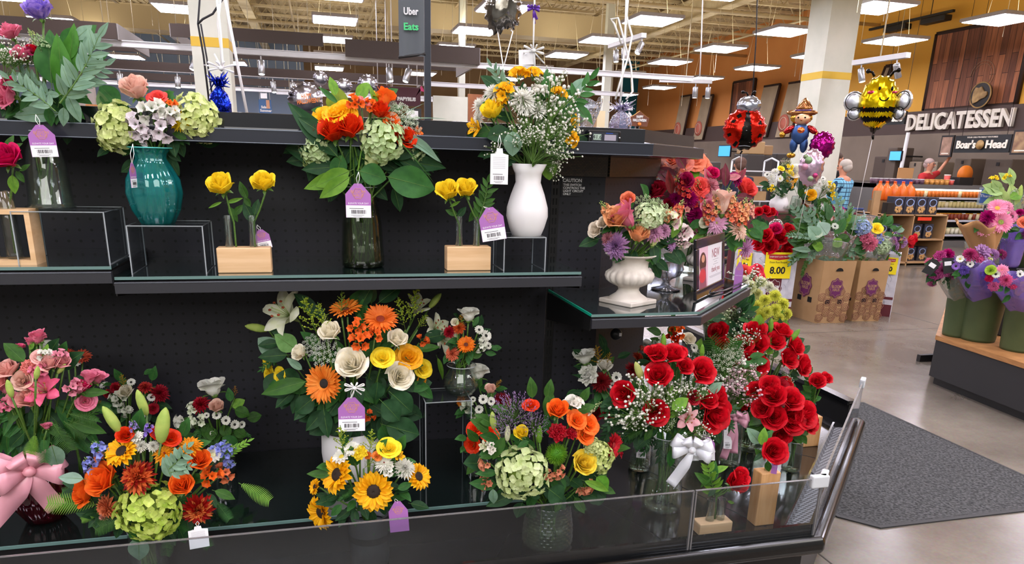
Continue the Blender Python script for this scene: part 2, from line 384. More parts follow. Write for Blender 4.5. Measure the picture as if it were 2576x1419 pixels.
def spike_mb(n=30, seed=1, w=.2, fl=.13, top=.72, shape='frill'):
    """stock, snapdragon or delphinium spike from 0 to 1 along +Z: florets below, green buds at the tip"""
    R = random.Random(seed); M = MB(); M.tube([(0, 0, 0), (0, 0, 1)], .018, 5, 1)
    for k in range(n):
        q = k/n; az = k*2.39996; z = .08+.9*q; r = w*(1-.72*q); d = V((cos(az), sin(az), .35)).normalized(); c = V((r*cos(az), r*sin(az), z))
        if q > top: M.ball(tuple(c*.99), fl*.42*(1.3-q), 2, 5, 4, sq=(1, 1, 1.4)); continue
        P = MB()
        for i in range(5): petal(P, i*1.257, 1, .8, 35, 85, cup=.2, tip=.9, nu=2, nv=3, ruf=.08, ph=i, base=.2)
        for i in range(3): petal(P, i*2.1, .55, .5, 10, 40, cup=.2, tip=.9, nu=2, nv=2, base=.3)
        M.merge(P, Matrix.Translation(c) @ aim(d, R.random()*6).to_matrix().to_4x4() @ Matrix.Scale(fl*(1.25-.5*q), 4))
    return M
def berries_mb():
    M = MB()
    for i in range(7):
        a = i*2.4; q = i/7; c = V((.5*q**.5*cos(a), .5*q**.5*sin(a), .7-.4*q)); M.tube([(0, 0, -.3), tuple(c)], .03, 4, 1)
        M.ball(tuple(c), .21, 0, 8, 6, sq=(1, 1, 1.25))
        for k in range(3): petal(M, k*2.1, .22, .12, 60, 130, tip=.2, nv=2, r0=0, z0=c.z-.2, m=1)
    return M
def pom_mb(seed=1, n=260):
    """fuzzy green trick dianthus ball"""
    R = random.Random(seed); M = MB(); M.ball((0, 0, 0), .75, 1, 10, 6)
    for i in range(n):
        q = (i+.5)/n; th = math.acos(1-2*q*.92); a = i*2.39996; d = V((sin(th)*cos(a), sin(th)*sin(a), cos(th))); e = d*R.uniform(.9, 1.05); s = d.orthogonal()*.03
        for k in range(2): M.tube([tuple(d*.65), tuple(e+V((R.uniform(-.07, .07), R.uniform(-.07, .07), R.uniform(-.07, .07))))], [.035, .01], 3, 0, False)
    return M
# leaves: from 0 to 1 along +Y, face towards +Z
def leaf_mb(w=.45, fold=.12, droop=.22, tip=.9, wave=.02, nu=4, nv=9, peak=.42, seed=0):
    R = random.Random(seed); ph = R.random()*6; M = MB(); e = math.log(.5)/math.log(peak)
    def fn(u, t):
        uu = u*2-1; s = sin(pi*t**e) if 0 < t < 1 else 0; x = uu*w*.5*max(s, 0)**tip
        return (x, t*(1-.12*droop*t), fold*abs(x)*2-droop*t*t*.6+wave*sin(t*9+ph)*abs(uu))
    M.grid(fn, nu, nv, 0); M.tube([fn(.5, t/6) for t in range(0, 7)], [.012, .011, .010, .008, .006, .004, .002], 4, 1, False)
    M.tube([(0, -.12, -.01), (0, 0, 0)], .012, 4, 1, False); return M
def branch_mb(n=9, lw=.42, ll=.36, seed=1, pair=True, spread=55, droop=.3):
    """leafy branch along +Y (ruscus, eucalyptus, pittosporum)"""
    R = random.Random(seed); M = MB(); L = leaf_mb(lw, seed=seed)
    sp = [V((.04*sin(t*3), t, -droop*t*t*.5)) for t in [i/8 for i in range(9)]]
    M.tube([tuple(p) for p in sp], [.016-.0014*i for i in range(9)], 4, 1, False)
    for i in range(n):
        t = .12+.84*i/(n-1); p = V((.04*sin(t*3), t, -droop*t*t*.5))
        for sd in ((-1, 1) if pair and i < n-1 else ((1,) if i % 2 else (-1,)) if i < n-1 else (0,)):
            a = RAD(sd*spread*R.uniform(.75, 1.15)*(1-.3*t)); k = ll*R.uniform(.8, 1.1)*(1-.25*t)
            T = Matrix.Translation(p) @ Matrix.Rotation(-a, 4, 'Z') @ Matrix.Rotation(R.uniform(-.35, .5), 4, 'X') @ Matrix.Rotation(R.uniform(-.5, .5), 4, 'Y') @ Matrix.Scale(k, 4)
            M.merge(L, T)
    return M
def fern_mb(n=20, seed=1, w=.36):
    R = random.Random(seed); M = MB(); M.tube([(0, t/6, -.15*(t/6)**2) for t in range(7)], [.012-.0015*i for i in range(7)], 4, 1, False)
    for i in range(n):
        t = .1+.88*i/n; l = w*.55*sin(pi*min(1, .18+.82*(1-t)))*1.05+.02; z = -.15*t*t
        for sd in (-1, 1):
            vs = []; k = 5
            for j in range(k+1):
                q = j/k; wd = .013*(1-q**2)+.001; dx = sd*l*q; dy = t+l*q*.45; vs += [(dx, dy-wd, z-.08*q*q*l), (dx, dy+wd*1.2, z-.08*q*q*l+.006)]
            M.add(vs, [(2*j, 2*j+2, 2*j+3, 2*j+1) for j in range(k)], 0, True)
    return M
def blade_mb(): 
    M = MB(); M.grid(lambda u, t: ((u-.5)*.028*(1-t)**.6, t*(1-.1*t), -.18*t*t+.006*abs(u-.5)), 2, 12, 0); return M
FM = {}
def fmesh(kind, col):
    key = (kind, col)
    if key in FM: return FM[key]
    c = col.split('/'); p0 = petal_mat(c[0], c[1] if len(c) > 1 else None); g = STEM
    c3 = c[2] if len(c) > 2 else None
    if kind == 'rose': me = rose_mb(7, .86, len(FM), 1.1).mesh('rose', [p0, g])
    elif kind == 'cuprose': me = rose_mb(6, .72, len(FM), 1.25).mesh('rose', [p0, g])
    elif kind == 'spray': me = rose_mb(5, 1.15, len(FM), .8).mesh('spray_rose', [p0, g])
    elif kind == 'bud': me = rosebud_mb(len(FM)).mesh('rosebud', [p0, g])
    elif kind == 'mum': me = mum_mb(130, two=.0 if not c3 else .75, seed=len(FM)).mesh('mum', [p0, g, petal_mat(c3) if c3 else p0])
    elif kind == 'spider': me = mum_mb(90, L=.95, W=.10, a_in=5, a_out=100, curl=8, seed=len(FM), tip=.3).mesh('spider_mum', [p0, g, p0])
    elif kind == 'cushion': me = mum_mb(80, L=.9, W=.16, a_in=40, a_out=98, curl=12, ctr=.2, seed=len(FM), zz=.12).mesh('cushion_mum', [p0, g, mat('disc_'+(c3 or '#7a1a10'), c3 or '#7a1a10', .8, bump=.6, nscale=30)])
    elif kind == 'gerbera': me = ray_mb(30, 2, .78, .15, .75, 74, 90, .24, len(FM), 5, ring=40).mesh('gerbera', [p0, g, mat('disc_'+(c3 or '#1d1410'), c3 or '#1d1410', .8), p0])
    elif kind == 'sunflower': me = ray_mb(20, 2, .68, .26, .22, 70, 88, .34, len(FM), 9, cup=.4, dome=.7).mesh('sunflower', [p0, g, mat('disc_sun', '#22150b', .85), mat('disc_ring', '#4a2c12', .85)])
    elif kind == 'daisy': me = ray_mb(13, 2, .7, .3, .9, 78, 92, .26, len(FM), 4).mesh('daisy', [p0, g, mat('disc_'+(c3 or '#1c1c14'), c3 or '#1c1c14', .8), mat('disc_rim', '#6f7a3c', .8)])
    elif kind == 'hydrangea': me = hydrangea_mb(100, len(FM)).mesh('hydrangea', [p0, petal_mat('#93a94e'), mat('floret_eye', '#d8dc9a', .6)])
    elif kind == 'lily': me = lily_mb(len(FM), 1.0).mesh('lily', [p0, petal_mat('#b9cf82'), p0, mat('anther', '#8a3d1c', .8)])
    elif kind == 'trumpet': me = lily_mb(len(FM), .35).mesh('lily', [p0, petal_mat('#b9cf82'), p0, mat('anther', '#8a3d1c', .8)])
    elif kind == 'lilybud': me = bud_mb().mesh('lily_bud', [p0])
    elif kind == 'alstro': me = alstro_mb(5, len(FM)).mesh('alstroemeria', [p0, g, petal_mat(c3) if c3 else p0])
    elif kind == 'carnation': me = carnation_mb(len(FM)).mesh('carnation', [p0, g])
    elif kind == 'breath': me = breath_mb(108, len(FM)).mesh('babys_breath', [p0, g])
    elif kind == 'lace': me = lace_mb(len(FM)).mesh('queen_annes_lace', [p0, g])
    elif kind == 'plume': me = plume_mb(seed=len(FM)).mesh('goldenrod', [p0, g])
    elif kind == 'statice': me = statice_mb(len(FM)).mesh('sea_lavender', [p0, g])
    elif kind == 'stock': me = spike_mb(34, len(FM), .19, .12).mesh('stock_spike', [p0, g, petal_mat('#c9d67e')])
    elif kind == 'snap': me = spike_mb(24, len(FM), .12, .10, .4).mesh('snapdragon', [p0, g, petal_mat('#cdd0a0')])
    elif kind == 'delph': me = spike_mb(14, len(FM), .22, .2, .85).mesh('delphinium', [p0, g, petal_mat('#9fb070')])
    elif kind == 'berries': me = berries_mb().mesh('berry_sprig', [p0, g])
    elif kind == 'pom': me = pom_mb().mesh('green_dianthus', [p0, petal_mat('#4f8f1e')])
    elif kind == 'leaf': me = leaf_mb(.5, seed=len(FM)).mesh('leaf', [p0, g])
    elif kind == 'wleaf': me = leaf_mb(.78, .1, .18, .8, .03, 6, 9, .45, len(FM)).mesh('broad_leaf', [p0, g])
    elif kind == 'nleaf': me = leaf_mb(.26, .2, .3, .9, .01, 4, 9, .4, len(FM)).mesh('narrow_leaf', [p0, g])
    elif kind == 'ruscus': me = branch_mb(8, .36, .34, len(FM)).mesh('ruscus_branch', [p0, g])
    elif kind == 'euca': me = branch_mb(6, .5, .42, len(FM), spread=60).mesh('eucalyptus_branch', [p0, g])
    elif kind == 'myrtle': me = branch_mb(14, .42, .2, len(FM), spread=62).mesh('greenery_sprig', [p0, g])
    elif kind == 'fern': me = fern_mb().mesh('fern_frond', [p0, g])
    elif kind == 'blade': me = blade_mb().mesh('grass_blade', [p0])
    FM[key] = me; return me
LONG = {'bud', 'lilybud', 'breath', 'plume', 'stock', 'snap', 'delph'}            # base -> tip along +Z
FLAT = {'leaf', 'wleaf', 'nleaf', 'ruscus', 'euca', 'myrtle', 'fern', 'blade'}     # base -> tip along +Y
C = dict(red='#dc0c24/#b40a1c', crimson='#b8182e/#8e0e20', orange='#fa7d26/#f0601a', dkorange='#e8400f/#d02c0a', yellow='#fce63c/#f6d422', gold='#fcc81e/#f4ae0a', cream='#fbf6e6/#f2e9cc',
         white='#f2f1ea/#dfe0d2', blush='#efcdbb/#e6b5a4', pink='#e98ba3/#d96c8c', hot='#dd1160/#b00c50', magenta='#c4107a/#8f0a5c', lilac='#cfa3cf/#b182b8', salmon='#ee8f6c/#e0704e',
         peach='#f3bd8c/#e9a06c', coral='#ee5a50/#d83c3c', lime='#e6edb0/#cddb86', blue='#9aa6e4/#7c86d4', purple='#6b54c4/#b79ae0', rust='#c4421a/#8c2010', g=None)
# ================================================================ bouquets, vases, tags
def vz(x, y, P): return oy(x, y, P.y).z                    # height above a known foot point seen at a pixel row
def parse_xy(s): a, b = s.split(','); return float(a), float(b)
CLEARG = clear('vase_glass', '#f4f8f6', 1.3, .012, '#dfe9e4'); ACRYL = clear('acrylic', '#eef2f4', 1.0, .015, '#c8d0d8')
AEDGE = clear('acrylic_edge', '#c9d2d6', 1.5, .42, '#dfe6ea', .2); DECKG = clear('shelf_glass', '#9fb8b0', 1.5, .03, '#30564a')
SHORT = {'g': '#3f6b25/#2c5220', 'dg': '#2c5430/#1f4024', 'lg': '#7aa83a/#578a2a', 'gg': '#86a68c/#6b8f78', 'mg': '#3d7434/#2a5a2a', 'bud': '#bccf6c/#9db95a', 'straw': '#c8921e/#a8741a', 'wine': '#7a2c3c/#5a1c2a', 'sage': '#a3b98c/#7f9b6c'}
def colour(s):
    a, _, b = s.partition('//'); a = C.get(a) or SHORT.get(a) or a
    if b and '/' not in a: a = a+'/'+a
    return a+('/'+b if b else '')
def bouquet(label, cat, bind, C0, R, Y0, items, foot=None, fill=(), seed=1, name='flower_bouquet', group=None, spread=.02, flat=.75, stems=True, kscale=1.0):
    """bind: where the stems cross; C0, R: middle and radius of the dome of flowers; Y0: how far away its middle stands"""
    Rn = random.Random(seed); Pc = oy(C0[0], C0[1], Y0); Rw = px2m(R, Pc)
    foot = foot or bind; root = empty(name, foot, 0, label, cat, group)
    core = Pc + V((0, Rw*.55, -Rw*.35))
    def dep(x, y, k=1.0):
        q = ((x-C0[0])**2+(y-C0[1])**2)/(R*R); return -Rw*flat*k*sqrt(1-q) if q < 1 else Rw*.12*(sqrt(q)-1)
    def add(kind, col, a, b, size, dy, tilt, depth_k=1.0):
        me = fmesh(kind, colour(col))
        Y = Y0 + (dep(*a, depth_k) if dy is None else dy)
        P = oy(a[0], a[1], Y)
        nm = me.name.split('.')[0]
        if b is not None:
            Y2 = Y + (0 if tilt is None else tilt[0])
            Q = oy(b[0], b[1], Y2); L = (Q-P).length
            if kind in FLAT: q = frame_quat(Q-P, ((P-core).normalized()*.5+(CAM-P).normalized()*.7+V((Rn.uniform(-.25, .25), Rn.uniform(-.25, .25), .25))))
            else: q = aim(Q-P, Rn.random()*6)
            o = put(nm, me, root, P-V(foot), q, L*(1 if not size else 1)); 
            if size and size != 1: e = size if kind in FLAT else 1+(size-1)*(.45 if kind != 'breath' else .8); o.scale = (L*e, L if kind in FLAT else L*e, L)
            head = P
        else:
            n = (P-core).normalized()
            if tilt: n = (cR*tilt[0]+cU*tilt[1]-cF*.8).normalized()
            s = px2m(size, P)*.5*kscale*(.84 if kind in ('rose', 'cuprose', 'spray') else 1); o = put(nm, me, root, P-V(foot), aim(n, Rn.random()*6), s); head = P-n*s*.4
        if stems and kind not in FLAT and kind != 'breath':
            inv = (Matrix.Translation(V(foot)) @ basis(o)).inverted(); B = V(bind)+V((Rn.uniform(-1, 1), Rn.uniform(-1, 1), 0))*spread*.5
            mid = (head+B)/2+(head-B).cross(V((0, 0, 1)))*0+V((0, 0, (head-B).length*-.06))
            pts = [head, head.lerp(mid, .5)-(V((0, 0, 1))*.0), mid, B]
            if foot is not bind:
                a = Rn.random()*6.28; E = V(foot)+V((cos(a), sin(a), 0))*spread*Rn.uniform(.1, .62)+V((0, 0, .012)); pts += [B.lerp(E, .5), E]
            M = MB().tube([inv @ p for p in pts], .0027/max(o.scale), 5)
            M.obj('stem', STEM, o)
        return o
    for it in items.replace('\n', ';').split(';'):
        w = it.split()
        if not w: continue
        kind, col = w[0], w[1]; b = None; size = None; dy = None; tilt = None
        a = w[2]
        if '>' in a: a, b = a.split('>'); b = parse_xy(b)
        a = parse_xy(a)
        for x in w[3:]:
            if x[0] == '@': dy = float(x[1:])
            elif x[0] == '^': tilt = parse_xy(x[1:]) if ',' in x else (float(x[1:]), 0)
            else: size = float(x)
        add(kind, col, a, b, size, dy, tilt)
    for (kind, col, n, lpx, zone) in fill:              # greenery between the flowers; zone: 'low', 'all', 'rim'
        for i in range(n):
            a = Rn.random()*6.283; r = R*(.15+.75*Rn.random()**.6)
            if zone == 'rim': r = R*Rn.uniform(.75, .98)
            x, y = C0[0]+r*cos(a), C0[1]+r*sin(a)*(.85)
            if zone == 'low': y = C0[1]+abs(y-C0[1])*.9+R*.1
            if zone == 'mid': x, y = C0[0]+r*.75*cos(a), C0[1]+r*.75*sin(a)
            aa = atan2(y-C0[1]-R*.25*0, x-C0[0])+Rn.uniform(-.7, .7); l = lpx*Rn.uniform(.7, 1.15)
            k = .62 if zone != 'rim' else .9
            dy = dep(x, y, k)
            add(kind, col, (x, y), (x+l*cos(aa), y+l*sin(aa)), None, dy, (Rn.uniform(-.04, .01), 0))
    return root
def glass_vase(label, foot, prof, m=None, name='glass_vase', cat='vase', mod=None, n=40, water=None, group=None, wm=None):
    """prof: (radius, height) pairs of the outer wall in metres, foot to lip"""
    th = .0025
    root = empty(name, foot, 0, label, cat, group)
    M = MB(); M.lathe([(0.0005, .0)]+prof, n, 0, mod=mod); inner = [(max(r-th, .002), z+(th if i == 0 else 0)) for i, (r, z) in enumerate(prof)]
    M.lathe(inner[::-1]+[(.0005, .006)], n, 0, mod=mod)
    M.obj('body', m or CLEARG, root)
    rr, zz = prof[-1]; MB().tube([(rr*cos(a), rr*sin(a), zz) for a in [i*2*pi/32 for i in range(33)]], .0016, 6, cap=False).obj('rim', AEDGE if m is None else (wm or AEDGE), root)
    if water:
        wp = [(max(r-th*1.6, .001), z) for r, z in prof if z <= water]
        if len(wp) > 1: MB().lathe([(.0005, .006)]+[(r, max(z, .006)) for r, z in wp]+[(.0005, wp[-1][1])], n, 0, mod=mod).obj('water', clear('water', '#eef4ea', .9, .01, '#a8b890'), root)
    return root
def prof(H, *rz): return [(r, z*H) for r, z in rz]
PURPLE = mat('tag_purple', '#a265ad', .5); TWHITE = mat('tag_white', '#efeff2', .5); INK = mat('ink', '#16161a', .6); TGOLD = mat('tag_gold', '#c98f62', .5); STRING = mat('string_white', '#e9e9e6', .7)
def price_tag(label, x, y, wpx, Y, rz=0, tilt=0, style='purple', string=(0, -26), turn=0, bar=True, hpx=None):
    """hang tag whose punched hole is seen at x,y; tilt leans it in its own plane"""
    P = oy(x, y, Y); w = px2m(wpx, P); h = w*1.27 if not hpx else px2m(hpx, P)
    t = empty('price_tag', P, 0, label, 'tag', 'purple hang tags' if style == 'purple' else 'white hang tags')
    n = (CAM-P); n.z *= .3; q = wallquat((-n.y, n.x, 0), n) @ Quaternion((0, 1, 0), turn) @ Quaternion((0, 0, 1), tilt)
    card = empty('card', (0, 0, 0), parent=t); card.rotation_mode = 'QUATERNION'; card.rotation_quaternion = q
    bpy.data.objects.remove(card)
    M = MB()
    if style == 'purple': poly = [(-w*.5, -h), (w*.5, -h), (w*.5, -h*.28), (w*.14, 0.05*h), (-w*.14, .05*h), (-w*.5, -h*.28)]
    else: poly = [(-w*.5, -h), (w*.5, -h), (w*.5, -h*.16), (w*.2, -h*.12), (w*.16, .02*h), (-w*.16, .02*h), (-w*.2, -h*.12), (-w*.5, -h*.14)]
    M.prism(poly, -.0006, .0, 0); c = M.obj('card', PURPLE if style == 'purple' else TWHITE, t, (0, 0, 0), q)
    if style == 'purple':
        text('lettering', 'BLOOM\nHAUS', w*.17, TGOLD, c, (0, -h*.26, .0002), Quaternion(), .0001, space=.8)
        MB().tube([(w*.2*cos(a)*(1+.1*cos(6*a)), -h*.26+w*.2*sin(a)*(1+.1*cos(6*a)), .0003) for a in [i*2*pi/36 for i in range(37)]], w*.009, 4, cap=False).obj('emblem', TGOLD, c)
        text('lettering', 'ELEVATE YOUR DAY', w*.10, TWHITE, c, (0, -h*.56, .0002), Quaternion(), .0001, width=w*.8)
    if bar:
        b = MB().box(-w*.49, w*.49, -h*.995, -h*.62 if style == 'purple' else -h*.72, .0001, .0006).obj('barcode_label', TWHITE, c)
        M = MB(); R = random.Random(int(x)); xx = -w*.28
        while xx < w*.28: k = w*R.choice([.01, .02, .03]); M.box(xx, xx+k, -h*.88, -h*.76, .0007, .0008); xx += k+w*R.choice([.012, .022])
        M.box(-w*.36, w*.2, -h*.72, -h*.705, .0007, .0008); M.box(-w*.3, w*.22, -h*.93, -h*.92, .0007, .0008); M.box(-w*.22, w*.14, -h*.96, -h*.95, .0007, .0008)
        M.obj('barcode', INK, b)
    if style == 'white':
        M = MB()
        for i in range(7): M.box(-w*.36, w*.34, -h*(.24+.05*i), -h*(.232+.05*i), .0001, .0003)
        M.obj('printing', mat('grey_ink', '#9a96a0', .6), c)
    s0 = V((0, 0, 0)); s1 = oy(x+string[0], y+string[1], Y+.012)-P
    M = MB(); M.tube([s0, s0.lerp(s1, .5)+V((.004, 0, 0)), s1], .0009, 4); M.tube([s0, s0.lerp(s1, .5)-V((.005, 0, 0)), s1], .0009, 4); M.obj('string', STRING, t)
    return t
def riser(label, x0, x1, ytop, ybot, P, depth, group='acrylic risers', th=.004, yaw=0):
    """clear U-shaped stand turned upside down, front face seen between two columns of pixels, standing at P"""
    w = px2m(x1-x0, P); h = vz(x0, ytop, P)-P.z
    t = empty('acrylic_riser', P, yaw, label, 'riser', group)
    MB().box(-w/2, w/2, 0, depth, h-th, h).obj('top', ACRYL, t)
    for s in (-1, 1): MB().box(s*w/2-(th if s > 0 else 0), s*w/2+(th if s < 0 else 0), 0, depth, 0, h-th).obj('side', ACRYL, t)
    M = MB(); e = .0014
    for s in (-1, 1):
        for yy in (0, depth): M.box(s*w/2-e, s*w/2+e, yy-e, yy+e, 0, h)
        M.box(s*w/2-e, s*w/2+e, 0, depth, h-e, h+e*.5); M.box(s*w/2-e, s*w/2+e, 0, depth, 0, e*1.4)
    for yy in (0, depth): M.box(-w/2, w/2, yy-e, yy+e, h-e, h+e*.5)
    M.obj('edge', AEDGE, t); return t
WOOD = mat('light_wood', '#d9b78c', .55, c2='#c9a273', nscale=6, bump=.05)
def woodmat(name, a, b, sc=(2, 2, 30)):
    if name in MC: return MC[name]
    m = mat(name, a, .5, c2=b, nscale=3); t = m.node_tree; mp = t.nodes.new('ShaderNodeMapping'); mp.inputs['Scale'].default_value = sc
    n = [x for x in t.nodes if x.type == 'TEX_NOISE'][0]; tc = [x for x in t.nodes if x.type == 'TEX_COORD'][0]
    t.links.new(tc.outputs['Object'], mp.inputs[0]); t.links.new(mp.outputs[0], n.inputs['Vector']); return m
PINE = woodmat('pine', '#e0bd92', '#cda373', (1, 4, 14)); PINEV = woodmat('pine_upright', '#d3a471', '#bb8850', (16, 16, 1.5))
def bud_block(label, x0, x1, ytop, ybot, P, depth, tubes, tube_h, group=None, tube_r=.011, m=None):
    w = px2m(x1-x0, P); h = vz(x0, ytop, P)-P.z; t = empty('wooden_bud_vase', P, 0, label, 'vase', group)
    MB().bbox(-w/2, w/2, 0, depth, 0, h, .003).obj('wooden_block', m or PINE, t)
    for tx in tubes:
        c = (tx*w, depth*.5, h-.02); M = MB(); M.lathe([(.0005, 0), (tube_r*.8, .001), (tube_r, .008), (tube_r, tube_h+.02), (tube_r*1.06, tube_h+.021), (tube_r*.92, tube_h+.02), (tube_r*.9, .01), (.0005, .004)], 18)
        M.obj('glass_tube', CLEARG, t, c)
    return t, h
def bow(name, label, P, w, m, tails=((-.4, -1.5), (.35, -1.4)), group=None, cat='bow', sz=.3, facing=None, turn=0):
    """ribbon bow: two big loops, two small loops, a knot and hanging tails"""
    P = V(P); n = (CAM-P); n.z *= .3; t = empty(name, P, 0, label, cat, group); q = wallquat((-n.y, n.x, 0), n) @ Quaternion((0, 1, 0), turn)
    def strip(pts, wd, part, side=None):
        M = MB(); k = len(pts); vs = []
        for i, p in enumerate(pts):
            d = (pts[min(i+1, k-1)]-pts[max(i-1, 0)]).normalized(); sd = side if side is not None else V((1, 0, .15)); sd = (sd-d*sd.dot(d)).normalized(); u = i/(k-1)
            ww = wd*((.3+.7*sin(pi*u)**.6) if part == 'loop' else (.35+.65*min(1, u*2.5))); vs += [p-sd*ww/2, p+V((0, 0, -ww*.06)), p+sd*ww/2]
        M.add(vs, [(3*i+j, 3*i+3+j, 3*i+4+j, 3*i+1+j) for i in range(k-1) for j in (0, 1)], 0, True); solid(M.obj(part, m, t, (0, 0, 0), q), .0005)
    for (ang, L, zz) in ((24, .50, 0), (152, .52, 0), (-8, .46, .03), (186, .46, .02), (66, .34, .05), (118, .34, .06)):
        a = RAD(ang); d = V((cos(a), sin(a), 0)); pts = []
        for i in range(15):
            u = i/14; pts.append(d*(w*L*sin(pi*u)**.7)+V((0, 0, w*(.20*sin(2*pi*u)+.06+zz)))+V((0, -w*.06*sin(pi*u), 0)))
        strip(pts, w*sz*(1 if abs(zz) < .04 else .8), 'loop', V((-d.y, d.x, 0)))
    MB().ball((0, 0, w*.12), w*.10, 0, 10, 6).obj('knot', m, t, (0, 0, 0), q)
    for tx, ty in tails:
        pts = [V((tx*w*u**1.3, ty*w*u*(1+.0*u), w*.08*sin(u*5)*(1-u*.3)+w*.06)) for u in [i/12 for i in range(13)]]; strip(pts, w*sz*.85, 'tail')
    return t
# ================================================================ the refrigerated-look flower display case
BLK = mat('case_black', '#0b0b0d', .45); BLKG = mat('case_gloss', '#060608', .12, coat=.6); SHLIP = mat('shelf_lip', '#24252b', .38, spec=.6); BUMP = mat('bumper', '#050506', .2, coat=.25)
def pegmat():
    m, t, b, o = nt('pegboard'); N = t.nodes.new; L = t.links.new
    tc = N('ShaderNodeTexCoord'); sp = N('ShaderNodeSeparateXYZ'); L(tc.outputs['Object'], sp.inputs[0])
    def cell(s):
        d = N('ShaderNodeMath'); d.operation = 'DIVIDE'; d.inputs[1].default_value = .0333; L(s, d.inputs[0])
        f = N('ShaderNodeMath'); f.operation = 'FRACT'; L(d.outputs[0], f.inputs[0])
        u = N('ShaderNodeMath'); u.operation = 'SUBTRACT'; u.inputs[1].default_value = .5; L(f.outputs[0], u.inputs[0])
        q = N('ShaderNodeMath'); q.operation = 'MULTIPLY'; L(u.outputs[0], q.inputs[0]); L(u.outputs[0], q.inputs[1]); return q
    a, c = cell(sp.outputs[0]), cell(sp.outputs[2]); s = N('ShaderNodeMath'); s.operation = 'ADD'; L(a.outputs[0], s.inputs[0]); L(c.outputs[0], s.inputs[1])
    h = N('ShaderNodeMath'); h.operation = 'LESS_THAN'; h.inputs[1].default_value = .017; L(s.outputs[0], h.inputs[0])
    n = N('ShaderNodeTexNoise'); n.inputs['Scale'].default_value = 6; L(tc.outputs['Object'], n.inputs['Vector'])
    g = N('ShaderNodeMix'); g.data_type = 'RGBA'; g.inputs[6].default_value = lin('#24242c'); g.inputs[7].default_value = lin('#17171c'); L(n.outputs['Fac'], g.inputs[0])
    mx = N('ShaderNodeMix'); mx.data_type = 'RGBA'; L(h.outputs[0], mx.inputs[0]); L(g.outputs[2], mx.inputs[6]); mx.inputs[7].default_value = (.001, .001, .001, 1)
    L(mx.outputs[2], b.inputs['Base Color']); b.inputs['Roughness'].default_value = .55; b.inputs['Specular IOR Level'].default_value = .35; return m
PEG = pegmat()
def sweep(M, path, pf, m=0, closed=True):
    """carry a closed profile (outward offset, height) along a floor path, mitred at its corners"""
    n = len(path); k = len(pf); vs = []
    for i, p in enumerate(path):
        p = V(p).to_2d(); ds = []
        if i > 0: ds.append((p-V(path[i-1]).to_2d()).normalized())
        if i < n-1: ds.append((V(path[i+1]).to_2d()-p).normalized())
        ns = [V((d.y, -d.x)) for d in ds]; nn = ns[0] if len(ns) == 1 else (ns[0]+ns[1])/(1+ns[0].dot(ns[1]))
        vs += [(p.x+nn.x*a, p.y+nn.y*a, z) for a, z in pf]
    fs = [(i*k+j, (i+1)*k+j, (i+1)*k+(j+1) % k, i*k+(j+1) % k) for i in range(n-1) for j in range(k)]
    fs += [tuple(range(k)), tuple(range((n-1)*k, n*k))[::-1]]
    return M.add(vs, fs, m, False)
XL = -2.4; F = [(XL, 1.74), (1.475, 1.74), (2.375, 2.64), (2.375, 4.3)]
YP = 2.471; ZS = 1.30; ZT = .62; ZD = .50
case = empty('flower_display_case', (0, 2.2, 0), 0, 'black flower display case with pegboard back, glass shelves and low clear guard', 'display case')
def cpart(M, name, mats, parent=case, **kw):
    o = M.obj(name, mats, parent, **kw)
    if parent is case: o.location = (0, -2.2, 0)
    return o
M = MB(); sweep(M, F, [(-.02, .10), (-.02, .44), (-.05, .44), (-.05, .10)]); cpart(M, 'base_panel', BLK)
M = MB(); sweep(M, F, [(-.07, 0), (-.07, .1), (-.1, .1), (-.1, 0)]); cpart(M, 'kick_plate', mat('kick', '#101012', .5))
M = MB(); sweep(M, F, [(.0, .455), (.012, .445), (.035, .445), (.045, .46), (.045, .49), (.035, .505), (.012, .505), (0, .495)]); b_ = cpart(M, 'bumper_rail', BUMP)
b_.modifiers.new('round', 'BEVEL').width = .009; b_.modifiers['round'].segments = 3
M = MB(); sweep(M, F[:3], [(0.0, .44), (0, .535), (-.012, .535), (-.012, .44)]); cpart(M, 'inner_rim', BLKG)
# front tray, deck and raised tier
deck = [(XL, 1.75), (1.38, 1.75), (2.20, 2.57), (2.20, 4.3), (1.36, 4.3), (1.36, 2.86), (.99, 2.49), (XL, 2.49)]
M = MB().prism(deck, ZD-.03, ZD); cpart(M, 'deck', mat('deck_black', '#0c0d0f', .13, spec=.6, coat=.35, c2='#141517', nscale=9))
M = MB()
for a, b in [((1.0, 1.76), (.74, 2.45)), ((.42, 1.76), (.62, 2.1)), ((1.38, 1.75), (1.08, 2.5)), ((1.9, 2.27), (1.5, 2.75))]:
    a = V(a); b = V(b); d = (b-a).normalized(); n_ = V((-d.y, d.x))*.0018; M.prism([tuple(a-n_), tuple(b-n_), tuple(b+n_), tuple(a+n_)], ZD, ZD+.0006)
cpart(M, 'deck_joint', mat('joint', '#020202', .8))
M = MB().box(XL, .60, 1.935, 2.471, ZD, ZT-.006); cpart(M, 'tier', BLK)
M = MB().box(XL, .60, 1.93, 2.465, ZT-.006, ZT); o_ = cpart(M, 'tier_glass', mat('tier_glass', '#0b1413', .07, spec=.7, coat=.7))
M = MB().box(XL, .60, 1.926, 1.931, ZT-.007, ZT+.001); cpart(M, 'glass_edge', mat('glass_edge', '#5f7d78', .3), o_)
